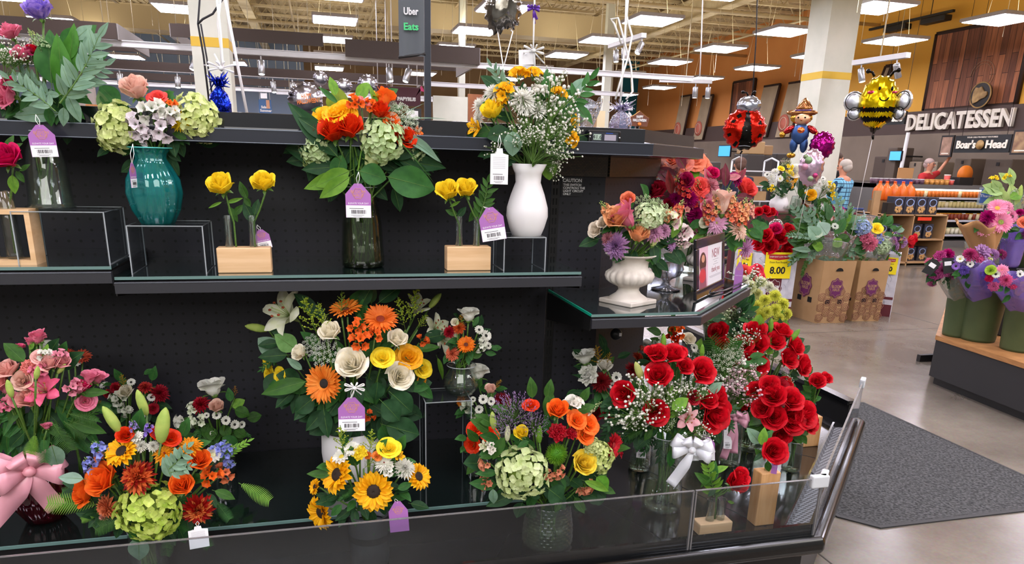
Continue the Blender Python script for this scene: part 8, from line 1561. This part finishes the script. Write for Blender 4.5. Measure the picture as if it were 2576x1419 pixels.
# scarecrow
t, P, u, q = balloon('scarecrow foil balloon in straw hat, red shirt and blue dungarees', 2013, 320, 6.9, -.1)
HAT = foil('hat', '#b07a4c', '#8a5a34'); JEAN = foil('jeans', '#3f5f96', '#34507e', .2, rough=.4); SHRT = foil('shirt', '#a8282a'); STRW = foil('straw', '#d0a040', '#a87828', .8); SKN = foil('face', '#dfae88', None, .1, rough=.4)
def pl_(nm, rx, rz, th, x, z, m, y=0, rot=0): return pillow(ell_(rx*u, rz*u), th*u, n=32, k=6).obj(nm, m, t, q @ V((x*u, y*u, z*u)), q @ Quaternion((0, 1, 0), rot))
pl_('straw_hair', 27, 16, 9, 0, 22, STRW); pl_('face', 20, 17, 12, 3, 20, SKN, -3); pl_('hat_brim', 38, 9, 10, 0, 34, HAT, -3); pillow(lambda a: ((20-12*max(0, sin(a)))*cos(a)*u, 24*sin(a)*u), 10*u, n=32, k=6).obj('hat_crown', HAT, t, q @ V((4*u, 0, 46*u)), q)
MB().tube([(x*u, -11*u, (39+.02*x)*u) for x in (-16, -6, 4, 14, 22)], 2*u, 6).obj('hat_band', foil('violet', '#6a5488'), t, (0, 0, 0), q)
for s in (-6, 10): MB().ball((s*u, -15*u, 22*u), 2.4*u).obj('eye', FBLK, t, (0, 0, 0), q)
MB().ball((2*u, -16*u, 16*u), 2*u).obj('nose', foil('nose', '#b0603c'), t, (0, 0, 0), q)
pl_('dungarees', 22, 26, 13, 2, -16, JEAN, -2); pl_('patch', 9, 8, 3, 4, -8, foil('patch', '#e0743c'), -14)
for s in (-1, 1): pl_('sleeve', 16, 8, 7, 2+s*27, -6, SHRT, 0, s*.6); pl_('straw_hand', 8, 8, 4, 2+s*42, -18, STRW); pl_('trouser_leg', 10, 20, 8, 2+s*12, -42, JEAN)
for s in (-1, ): pl_('straw_foot', 11, 7, 4, -13, -68, STRW)
string(t, P, [P+V((0, 0, -40*u)), oy(2010, 430, 6.9), oy(2003, 520, 7.2)])
# round ones
t, P, u, q = balloon('dark magenta foil balloon beside white column', 2068, 366, 6.7); pillow(ell_(31*u, 36*u), 20*u, wr=.10, k=10, n=64).obj('body', foil('magenta', '#a01078', '#780858', 1.0, 13), t, (0, 0, 0), q); string(t, P, [P+V((0, 0, -36*u)), oy(2060, 460, 7.0)])
t, P, u, q = balloon('pale pink foil balloon with floral print, in front of the magenta one', 2041, 418, 6.3); B = pillow(lambda a: (31*cos(a)*u, (44 if sin(a) > 0 else 52)*sin(a)*u), 18*u, wr=.08, k=12, n=64)
B.obj('body', foil('floral', '#d3b4c8', '#b8a0b4', .8, 8, .22), t, (0, 0, 0), q)
for x, z, r_, c in ((-8, 14, 9, '#7f9a70'), (-14, -2, 8, '#c08aa0'), (12, -22, 6, '#b04070'), (2, -30, 7, '#8a9a78'), (-16, 22, 6, '#7a8a68')): MB().lathe([(.0005, 0), (r_*u, 0), (r_*u*.9, .002), (.0005, .003)], 14, T=TR(x*u, -17.6*u*(1-(abs(x)/36)**2.4)**.6*(1-(abs(z)/56)**3)**.6-.003, z*u, RAD(90))).obj('printed_flower', foil('p'+c, c, None, .1, rough=.4), t, (0, 0, 0), q)
string(t, P, [P+V((0, 0, -50*u)), oy(2025, 500, 6.3), oy(2005, 600, 6.6)])
for (x, y, rx, rz, Y, lab) in ((768, 250, 44, 42, 3.6, 'black foil balloon with orange Halloween lettering beside the orange rose bouquet'), (806, 197, 19, 18, 4.0, 'small black patterned balloon above the Halloween lettering balloon'), (865, 216, 22, 18, 4.0, 'small patterned balloon behind tall green leaves'), (925, 212, 26, 24, 3.9, 'small black patterned balloon beside dark red shop sign')):
    t, P, u, q = balloon(lab, x, y, Y); pillow(ell_(rx*u, rz*u), rx*.5*u, wr=.1, k=9, n=64).obj('body', foil('pattern', '#16121a', '#c8c4d0', .7, 7), t, (0, 0, 0), q)
    if rx > 40: text('lettering', 'HAPPY\nHALLOWEEN', 15*u, mat('halloween_orange', '#e0782a', .5), t, q @ V((4*u, -23.5*u, 0)), q @ Quaternion((1, 0, 0), RAD(90)) @ Quaternion((0, 0, 1), .15), .001, width=50*u, space=.8, bold=.0006)
    string(t, P, [P+V((0, 0, -rz*u)), P+V((.02, .02, -.5))])
t, P, u, q = balloon('crinkled silver foil balloon hanging over the top edge of photo, with white ribbon', 1265, 18, 2.9); pillow(lambda a: (50*cos(a)*u, (52+26*(abs(cos(a*1.5+.4))))*sin(a)*u), 30*u, wr=.16, k=10, n=64).obj('body', foil('silver2', '#b4b0a8', '#4a463e', 1.2, 7, .1), t, (0, 0, 0), q); string(t, P, [P+V((-.02, 0, -52*u)), oy(1268, 180, 2.7), oy(1262, 232, 2.5)], .0025); string(t, P, [P+V((.03, 0, -50*u)), oy(1290, 80, 2.8), oy(1268, 165, 2.7)], .0025)
# balloon weights on the canopy top
zc = 1.727
def ribbon(label, pts, Y, w=.0035, m=None, name='ribbon'):
    Q = [oy(x, y, Y) for x, y in pts]; o = MB().tube([tuple(p-Q[0]) for p in Q], w, 5).obj(name, m or STRING, None, Q[0]); return tag(o, label, 'ribbon')
def weight(label, x0, x1, yt, yb, Y, m, x2=None):
    P = oy((x0+x1)/2, yb, Y); P.z = zc; t = empty('balloon_weight', P, 0, label, 'balloon weight'); r = px2m((x1-x0)/2, P); h = oy(x0, yt, Y).z-zc
    MB().lathe([(.0005, 0), (r*.95, .0), (r, h*.25), (r*.8, h*.5), (r*.28, h*.68), (r*.22, h*.72)], 28, 0, mod=lambda a, z: 1+.07*cos(9*a+z*60)).obj('wrapped_base', m, t); M = MB(); R = random.Random(4)
    for i in range(46):
        a = R.random()*6.28; k = R.uniform(.5, 1.3); M.tube([(0, 0, h*.7), (r*.5*k*cos(a), r*.5*k*sin(a), h*R.uniform(.72, .95)), (r*k*cos(a), r*k*sin(a), h*R.uniform(.62, 1.1))], [.0035, .003, .001], 3)
    M.obj('foil_tuft', m, t); return t, P
weight('blue tinsel balloon weight standing on the canopy of the flower case', 529, 582, 188, 286, 2.36, foil('blue', '#0a2fd0', '#061a80', 1.2, 30, .15))
ribbon('white ribbon rising out of the blue tinsel weight', [(566, 200), (562, 175), (555, 80), (545, -10)], 2.36); ribbon('second white ribbon beside the first, above the blue tinsel weight', [(560, 180), (556, 120), (548, 60), (556, -10)], 2.37)
bow('ribbon_bow', 'loose white bow tied above the blue tinsel weight', oy(556, 172, 2.34), px2m(66, oy(556, 172, 2.34)), WR, ((-.6, .08), (-.2, .5)), sz=.07)
weight('clear iridescent balloon weight standing on the canopy next to the temperature display', 1533, 1588, 255, 321, 2.36, clear('irid', '#e8e4f8', 2.5, .18, '#d8d0f0', .1, 1, 60))
ribbon('long white ribbon dropping to the clear iridescent weight', [(1560, 262), (1566, 180), (1572, 100), (1576, -10)], 2.35); ribbon('white ribbon looping beside the long one above the clear weight', [(1548, 250), (1562, 200), (1578, 150), (1590, 90), (1576, 40), (1580, -10)], 2.33); ribbon('curled white ribbon tail arching to the side of the clear weight', [(1563, 110), (1545, 60), (1537, 48), (1555, 45), (1570, 100), (1588, 170), (1592, 230), (1575, 250)], 2.34)
ribbon('thin white ribbon holding the blank card', [(1341, 150), (1343, 60), (1345, -10)], 2.6, .003); P = oy(1327, 144, 2.6); n = CAM-P; n.z = 0; o = empty('gift_card', P, 0, 'blank white card tied with white ribbon, above the white vase bouquet', 'card'); MB().prism([(-.029, -.027), (.029, -.022), (.026, .027), (-.032, .022)], 0, .001).obj('card', WHT, o, (0, 0, 0), wallquat((-n.y, n.x, 0), n)); bow('ribbon_bow', 'thin white ribbon bow holding the blank card', oy(1343, 128, 2.59), px2m(56, P), STRING, ((.5, -.5), (.1, -.9)), sz=.08)
bow('ribbon_bow', 'tiny purple curled bow on the ribbon near the silver balloon', oy(1342, 22, 2.6), px2m(34, P), mat('bow_purple', '#5c2a9a', .4), ((.1, -1), (.3, -.7)), sz=.2)
for i, (x, y) in enumerate(((1470, 300),)): wrap('clump of clear cellophane bags standing behind the canopy', oy(x, 330, 2.45), .02, .055, .10, WRAP, seed=8, cat='cellophane bag', name='cellophane_bag')
# ================================================================ hanging things and shop signs
Yp = 3.9; P = oy(1076, 305, Yp); t = empty('banner_pole', (P.x, Yp, 0), 0, 'dark square pole carrying the grey banner behind the flower case', 'pole'); w = px2m(8, P); MB().bbox(-w, w, -w, w, 0, 3.4, .004).obj('pole', mat('pole_dark', '#2c3038', .35, metal=.4), t)
a = oy(1004, 148, Yp); b = oy(1067, 136, Yp); o = empty('hanging_banner', ((a.x+b.x)/2, Yp, a.z), 0, 'grey banner reading Uber Eats fixed to the dark pole', 'banner'); w = (b.x-a.x)/2; h = .62; n = V((-.25, -1, 0)).normalized(); q = wallquat((1, -.25, 0), n)
MB().grid(lambda u, v_: ((u-.5)*2*w, v_*h, .006*sin(u*9)*(1-v_)), 12, 10).obj('fabric', mat('banner_grey', '#5b6064', .8), o, (0, 0, .015), q); MB().tube([(-w*1.04, 0, 0), (w*1.1, .02, 0)], .007, 8).obj('bottom_rod', BK, o, (0, 0, 0.008), q)
text('lettering', 'Uber', w*.72, WHT, o, q @ V((0, w*3.45, .014)), q, .001, width=w*1.15, bold=.0012); text('lettering', 'Eats', w*.72, mat('letter_green', '#3fd07a', .5), o, q @ V((0, w*2.35, .014)), q, .001, width=w*1.15, bold=.0012)
def shopsign(name, label, x0, x1, yt, yb, Y, m, txt=None, tm=None, cat='sign', tsz=.3, floor_=False):
    a = oy(x0, yt, Y); b = oy(x1, yb, Y); w = (b.x-a.x)/2; h = a.z-b.z; z0 = b.z; t = empty(name, ((a.x+b.x)/2, Y, 0 if floor_ else z0), 0, label, cat); MB().box(-w, w, 0, .08, 0, h+(z0 if floor_ else 0)).obj('board', m, t)
    if txt: text('lettering', txt, h*tsz, tm or WHT, t, (w*.08, -.01, h*.36+(z0 if floor_ else 0)), wallquat((1, 0, 0), (0, -1, 0)), .006, bold=.006)
    if not floor_: M = MB(); M.tube([(-w*.8, .04, h), (-w*.8, .04, 6.4-z0)], .012, 4); M.tube([(w*.8, .04, h), (w*.8, .04, 6.4-z0)], .012, 4); M.obj('hanger', WHT, t)
    return t, w, h
MR = mat('papyrus_maroon', '#4c1426', .5); t, w, h = shopsign('shop_sign', 'dark maroon sign reading PAPYRUS hanging behind the pole', 980, 1058, 218, 268, 15, MR, 'PAPYRUS', tsz=.26); MB().prism([(0, 0), (.12, .22), (.2, .1), (.1, .12)], -.02, 0).obj('bird_mark', mat('mark_pink', '#d0407a', .5), t, (w*.66, 0, h*.5), wallquat((1, 0, 0), (0, -1, 0)))
shopsign('shop_sign', 'smaller maroon panel half hidden by the orange lily, beside PAPYRUS sign', 948, 977, 214, 250, 15.3, MR)
shopsign('partition_block', 'pale cream partition block behind the canopy, beside the banner pole', 1090, 1176, 240, 330, 16.5, CW, cat='partition', floor_=True)
shopsign('wood_partition', 'orange brown wooden partition beside the cream partition block', 1178, 1215, 236, 330, 16.8, mat('part_wood', '#a8683c', .6, c2='#8a5030', nscale=3), cat='partition', floor_=True)
shopsign('orange_shelf', 'low orange wooden shelf end seen over the canopy behind tall pink bouquet', 215, 260, 262, 285, 9, mat('shelf_orange', '#c07a3c', .6), cat='shelf', floor_=True)
shopsign('display_gondola', 'grey back of a shop gondola between the tall pink bouquet and the teal vase', 190, 240, 215, 262, 9.4, mat('gondola_grey', '#a39a94', .6), cat='shop gondola', floor_=True)
t, w, h = shopsign('wall_poster', 'blue poster with white script and a peach bottle on the pale blue wall', 650, 684, 250, 288, 30, mat('poster_blue', '#3f6ca0', .5), "Salad's\nSummer", tsz=.24); MB().box(w*.2, w*.75, -.02, 0, h*.4, h*.98).obj('peach_shape', mat('peach_print', '#d8a07c', .5), t)
shopsign('paper_notice', 'white paper notice hanging above the blue poster', 655, 672, 234, 248, 29, WHT, cat='notice'); shopsign('dark_stand', 'black and white card stand below PAPYRUS sign', 1026, 1060, 272, 300, 12, BK, cat='stand', floor_=True); shopsign('white_card', 'plain pale card panel fixed below PAPYRUS sign', 1024, 1052, 278, 302, 11.8, WHT, cat='notice', floor_=True)
for i, (x0, x1, c) in enumerate(((1470, 1500, '#a88a68'), (1498, 1520, '#d8c9a0'))): shopsign('tan_partition', ['tan wooden post panel behind the clear bags', 'cream post panel beside the slim column behind clear bags'][i], x0, x1, 278, 330, 18+i, mat('tp'+c, c, .6), cat='partition', floor_=True)
# Halloween sign on the ledge
P = oy(1605, 318, 2.9); t = empty('halloween_sign', P, 0, 'small ornate orange and white Halloween sign behind the clear balloon weight', 'sign'); k = px2m(1, P); q = wallquat((1, 0, 0), (0, -1, 0)); e_ = MB().prism([(-22*k, 0), (22*k, 0), (26*k, 20*k), (14*k, 26*k), (0, 36*k), (-14*k, 26*k), (-26*k, 20*k)], 0, .01).obj('board', mat('hal_brown', '#6a3a24', .6), t, (0, 0, 0), q)
text('lettering', 'HAPPY\nHALLOWEEN', 9*k, WHT, e_, (0, 18*k, .011), Quaternion(), .001, width=36*k, space=.9, bold=.0004); MB().ball((0, 5*k, .012), 4.5*k, 0, 10, 6, sq=(1.2, 1, .5)).obj('pumpkin', mat('pumpkin', '#e08030', .6), e_); MB().tube([(-26*k, 20*k, .006), (-14*k, 26*k, .006), (0, 36*k, .006), (14*k, 26*k, .006), (26*k, 20*k, .006)], 1.2*k, 5).obj('gold_edge', mat('hal_gold', '#d8a050', .5), e_)
MB().tube([(0, .01, 0), (0, .01, -P.z+.0)], .01, 6).obj('pole', BK, t)
# cables by the column
CBL = mat('cable_black', '#1c1c20', .6)
for i, (pts, Y, lab, m, r) in enumerate((([(503, -10), (498, 60), (512, 140), (530, 288)], 9.5, 'black cable sagging past the banded white column', CBL, .012), ([(505, 60), (520, 145), (541, 290)], 9.4, 'second black cable close beside the first sagging one', CBL, .010), ([(498, 60), (510, 48), (535, 35), (562, -5)], 9.3, 'short black cable curving up toward the roof at the banded column', CBL, .012), ([(566, -5), (595, 150), (622, 288)], 6.5, 'straight pale pole slanting down beside the blue tinsel weight', WHT, .012), ([(1905, -5), (1902, 100), (1892, 250)], 9, 'thin black cord hanging in front of the orange wall', CBL, .008), ([(1768, -5), (1764, 120), (1760, 195)], 9, 'white cord dropping to the short white rail by orange wall', WHT, .008))):
    Q = [oy(x, y, Y) for x, y in pts]; tag(MB().tube([tuple(p-Q[0]) for p in Q], r, 6).obj('hanging_cable', m, None, Q[0]), lab, 'cable')
# ================================================================ people
def skin_obj(name, pts, edges, rad, m, par, sub=2, root=0):
    me = bpy.data.meshes.new(name); me.from_pydata([tuple(p) for p in pts], edges, []); o = put(name, me, par); sk = o.modifiers.new('skin', 'SKIN'); sk.use_smooth_shade = True
    for i, r in enumerate(rad): d = me.skin_vertices[0].data[i]; d.radius = (r, r) if not hasattr(r, '__len__') else r; d.use_root = (i == root)
    o.modifiers.new('smooth', 'SUBSURF').levels = sub; o.modifiers['smooth'].render_levels = sub; me.materials.append(m); return o
SKIN = mat('skin', '#c98d70', .55, sss=.1)
def person(label, P, yaw, h, shirt, pants, hair, arms, lean=0, hood=None, grey=False):
    """facing local -Y; arms: two lists of shoulder-relative elbow, wrist points"""
    s = h/1.75; t = empty('person', P, yaw, label, 'person'); J = {}
    pts = [(0, 0, .95), (0, .0, 1.12), (0, .01, 1.30), (0, .01, 1.43), (0, -.01, 1.50), (0, -.02, 1.58), (0, -.03, 1.66), (0, -.02, 1.72)]; rad = [(.15, .12), (.135, .11), (.16, .12), (.13, .09), .052, .07, .088, .07]; ed = [(i, i+1) for i in range(7)]
    for sgn, (el, wr) in zip((-1, 1), arms):
        b = len(pts); sh = V((sgn*.18, .01, 1.41)); e = sh+V(el); w_ = sh+V(wr); hd = w_+(w_-e).normalized()*.09; pts += [sh, e, w_, hd]; rad += [.062, .043, .030, .036]; ed += [(3, b), (b, b+1), (b+1, b+2), (b+2, b+3)]
        f = len(pts)
        d = (w_-e).normalized(); sd = d.cross(V((0, 1, 0)) if abs(d.y) < .8 else V((1, 0, 0))).normalized()
        for k in range(5):
            o_ = sd*(.028*(k-1.5)) if k < 4 else sd*-.05; st = hd-d*.01 if k < 4 else w_+d*.02; pts += [st+o_*.8, st+o_+d*([.07, .085, .08, .06, .05][k])]; rad += [.010, .008]; ed += [(b+3 if k < 4 else b+2, f+2*k), (f+2*k, f+2*k+1)]
    for sgn in (-1, 1): b = len(pts); pts += [(sgn*.09, 0, .88), (sgn*.10, -.01, .50), (sgn*.10, .01, .09), (sgn*.10, -.13, .04)]; rad += [.088, .062, .042, (.042, .03)]; ed += [(0, b), (b, b+1), (b+1, b+2), (b+2, b+3)]
    sc = lambda L: [V(p)*s for p in L]
    skin_obj('body', sc(pts), ed, [tuple(x*s for x in r) if hasattr(r, '__len__') else r*s for r in rad], SKIN, t)
    # clothes follow the body a little further out
    sp = [(0, 0, .90), (0, 0, 1.12), (0, .01, 1.30), (0, .01, 1.43), (0, 0, 1.475)]; sr = [(.185, .15), (.17, .145), (.195, .15), (.15, .11), (.07, .065)]; se = [(0, 1), (1, 2), (2, 3), (3, 4)]
    for sgn, (el, wr) in zip((-1, 1), arms):
        b = len(sp); sh = V((sgn*.185, .01, 1.405)); e = sh+V(el); w_ = sh+V(wr); w_ = e.lerp(w_, .85 if shirt[1] else .05); sp += [sh, e, w_]; sr += [.082, .062, .05]; se += [(3, b), (b, b+1), (b+1, b+2)]
    skin_obj('shirt', sc(sp), se, [tuple(x*s for x in r) if hasattr(r, '__len__') else r*s for r in sr], shirt[0], t)
    pp = [(0, 0, .98), (0, 0, .90)]; pr2 = [(.16, .13), (.17, .14)]; pe = [(0, 1)]
    for sgn in (-1, 1): b = len(pp); pp += [(sgn*.095, 0, .82), (sgn*.10, -.01, .50), (sgn*.10, .01, .10)]; pr2 += [.108, .08, .065]; pe += [(1, b), (b, b+1), (b+1, b+2)]
    skin_obj('trousers', sc(pp), pe, [tuple(x*s for x in r) if hasattr(r, '__len__') else r*s for r in pr2], pants, t)
    for sgn in (-1, 1): MB().bbox(-.045, .045, -.20, .07, 0, .09, .02, T=TR(sgn*.10*s, 0, 0)).obj('shoe', BLK, t); MB().ball((sgn*.092*s, -.02*s, 1.645*s), .028*s, 0, 8, 6, sq=(.4, .7, 1)).obj('ear', SKIN, t); MB().ball((sgn*.034*s, -.105*s, 1.665*s), .011*s).obj('eye', INK, t)
    MB().ball((0, -.125*s, 1.635*s), .016*s, 0, 8, 6, sq=(.8, 1, 1.3)).obj('nose', SKIN, t); MB().ball((0, -.105*s, 1.595*s), .022*s, 0, 8, 5, sq=(1.2, .4, .35)).obj('mouth', mat('lips', '#9a5048', .5), t)
    MB().ball((0, .012*s, 1.695*s), .104*s, 0, 16, 10, sq=(.93, .98, .86)).ball((0, .04*s, 1.65*s), .085*s, 0, 12, 8).obj('hair', hair, t)
    if hood: MB().ball((0, .07*s, 1.50*s), .13*s, 0, 14, 8, sq=(1.15, .8, .8)).obj('hood', hood, t)
    return t
plaid, t_, b2_, o2_ = nt('blue_plaid'); N_ = t_.nodes.new; tc_ = N_('ShaderNodeTexCoord'); br_ = N_('ShaderNodeTexBrick'); mp_ = N_('ShaderNodeMapping'); mp_.inputs['Rotation'].default_value = (RAD(90), 0, 0); br_.offset = 0; br_.inputs['Scale'].default_value = 1; br_.inputs['Brick Width'].default_value = .085; br_.inputs['Row Height'].default_value = .07; br_.inputs['Mortar Size'].default_value = .007
for k_, v_ in (('Color1', lin('#7fc0dc')), ('Color2', lin('#6aaed0')), ('Mortar', lin('#1c3c5c'))): br_.inputs[k_].default_value = v_
t_.links.new(tc_.outputs['Object'], mp_.inputs[0]); t_.links.new(mp_.outputs[0], br_.inputs[0]); t_.links.new(br_.outputs[0], b2_.inputs['Base Color']); b2_.inputs['Roughness'].default_value = .8
down = [((-.05, .02, -.28), (-.03, -.12, -.50)), ((.05, .02, -.28), (.03, -.12, -.50))]; fwd = [((-.06, -.08, -.26), (-.02, -.34, -.34)), ((.06, -.08, -.26), (.02, -.34, -.34))]
NAVY = mat('navy_cloth', '#1f2338', .85); DJ = mat('dark_trousers', '#20222a', .85)
P = oy(1864, 400, 11.2); person('man in a navy top seen from behind, standing beside the white rolling rack', (P.x, P.y, 0), RAD(165), P.z+.0, (NAVY, True), DJ, mat('hair_brown', '#5a4034', .8), down)
P = oy(2128, 405, 11.0); person('grey-haired shopper in a blue plaid shirt seen from behind, pushing a cart', (P.x, P.y, 0), RAD(205), P.z+.0, (plaid, True), mat('jeans', '#35455f', .85), mat('hair_grey', '#b5aca0', .8), fwd)
P = oy(2108, 387, 12.3); person('man with short brown hair and black hooded jacket beyond the plaid shopper', (P.x, P.y, 0), RAD(70), P.z+.0, (mat('black_cloth', '#141418', .85), True), DJ, mat('hair_dark', '#4a3a30', .8), down, hood=mat('black_cloth', '#141418', .85))
P = oy(2340, 404, 14.75); person('deli worker in red shirt and pale hat, one arm raised, behind the tubs', (P.x, P.y, 0), RAD(20), P.z+.02, (mat('red_cloth', '#c0282c', .8), False), DJ, mat('cap_pale', '#b09a94', .7), [((-.05, .02, -.28), (-.03, -.12, -.50)), ((.28, .0, .08), (.46, -.05, .32))])
# shopping cart
P = oy(2155, 520, 10.2); P.z = 0; t = empty('shopping_cart', P, RAD(-20), 'silver wire shopping cart in front of the plaid shopper', 'shopping cart'); CH = mat('cart_chrome', '#a9adb4', .3, metal=.8); M = MB()
for k in range(9):
    f = k/8; z = .5+.42*f; M.tube([(-.25-.03*f, -.4, z), (.25+.03*f, -.4, z), (.25+.03*f, .35+.05*f, z), (-.25-.03*f, .35+.05*f, z), (-.25-.03*f, -.4, z)], .004 if 0 < k < 8 else .009, 4, cap=False)
for k in range(13):
    x = -.25+.5*k/12; M.tube([(x, -.4, .5), (x*1.1, -.4, .92)], .003, 3); M.tube([(x, .35, .5), (x*1.1, .40, .92)], .003, 3)
for k in range(15):
    y = -.4+.75*k/14
    for s in (-1, 1): M.tube([(s*.25, y, .5), (s*.28, y*1.03, .92)], .003, 3)
M.obj('basket', CH, t); M = MB()
for s in (-1, 1): M.tube([(s*.22, -.38, .16), (s*.24, -.3, .5), (s*.27, .42, .98)], .012, 6); M.tube([(s*.22, -.38, .16), (s*.22, .4, .16)], .012, 6); M.tube([(s*.22, .4, .16), (s*.26, .40, .9)], .012, 6)
M.obj('frame', CH, t); MB().tube([(-.28, .46, 1.0), (.28, .46, 1.0)], .018, 8).obj('handle', mat('cart_handle', '#2a3f7a', .4), t)
for s in (-1, 1):
    for y in (-.36, .38): MB().lathe([(.0005, -.015), (.06, -.015), (.06, .015), (.0005, .015)], 16, T=TR(s*.22, y, .061, 0, RAD(90))).obj('wheel', BK, t)
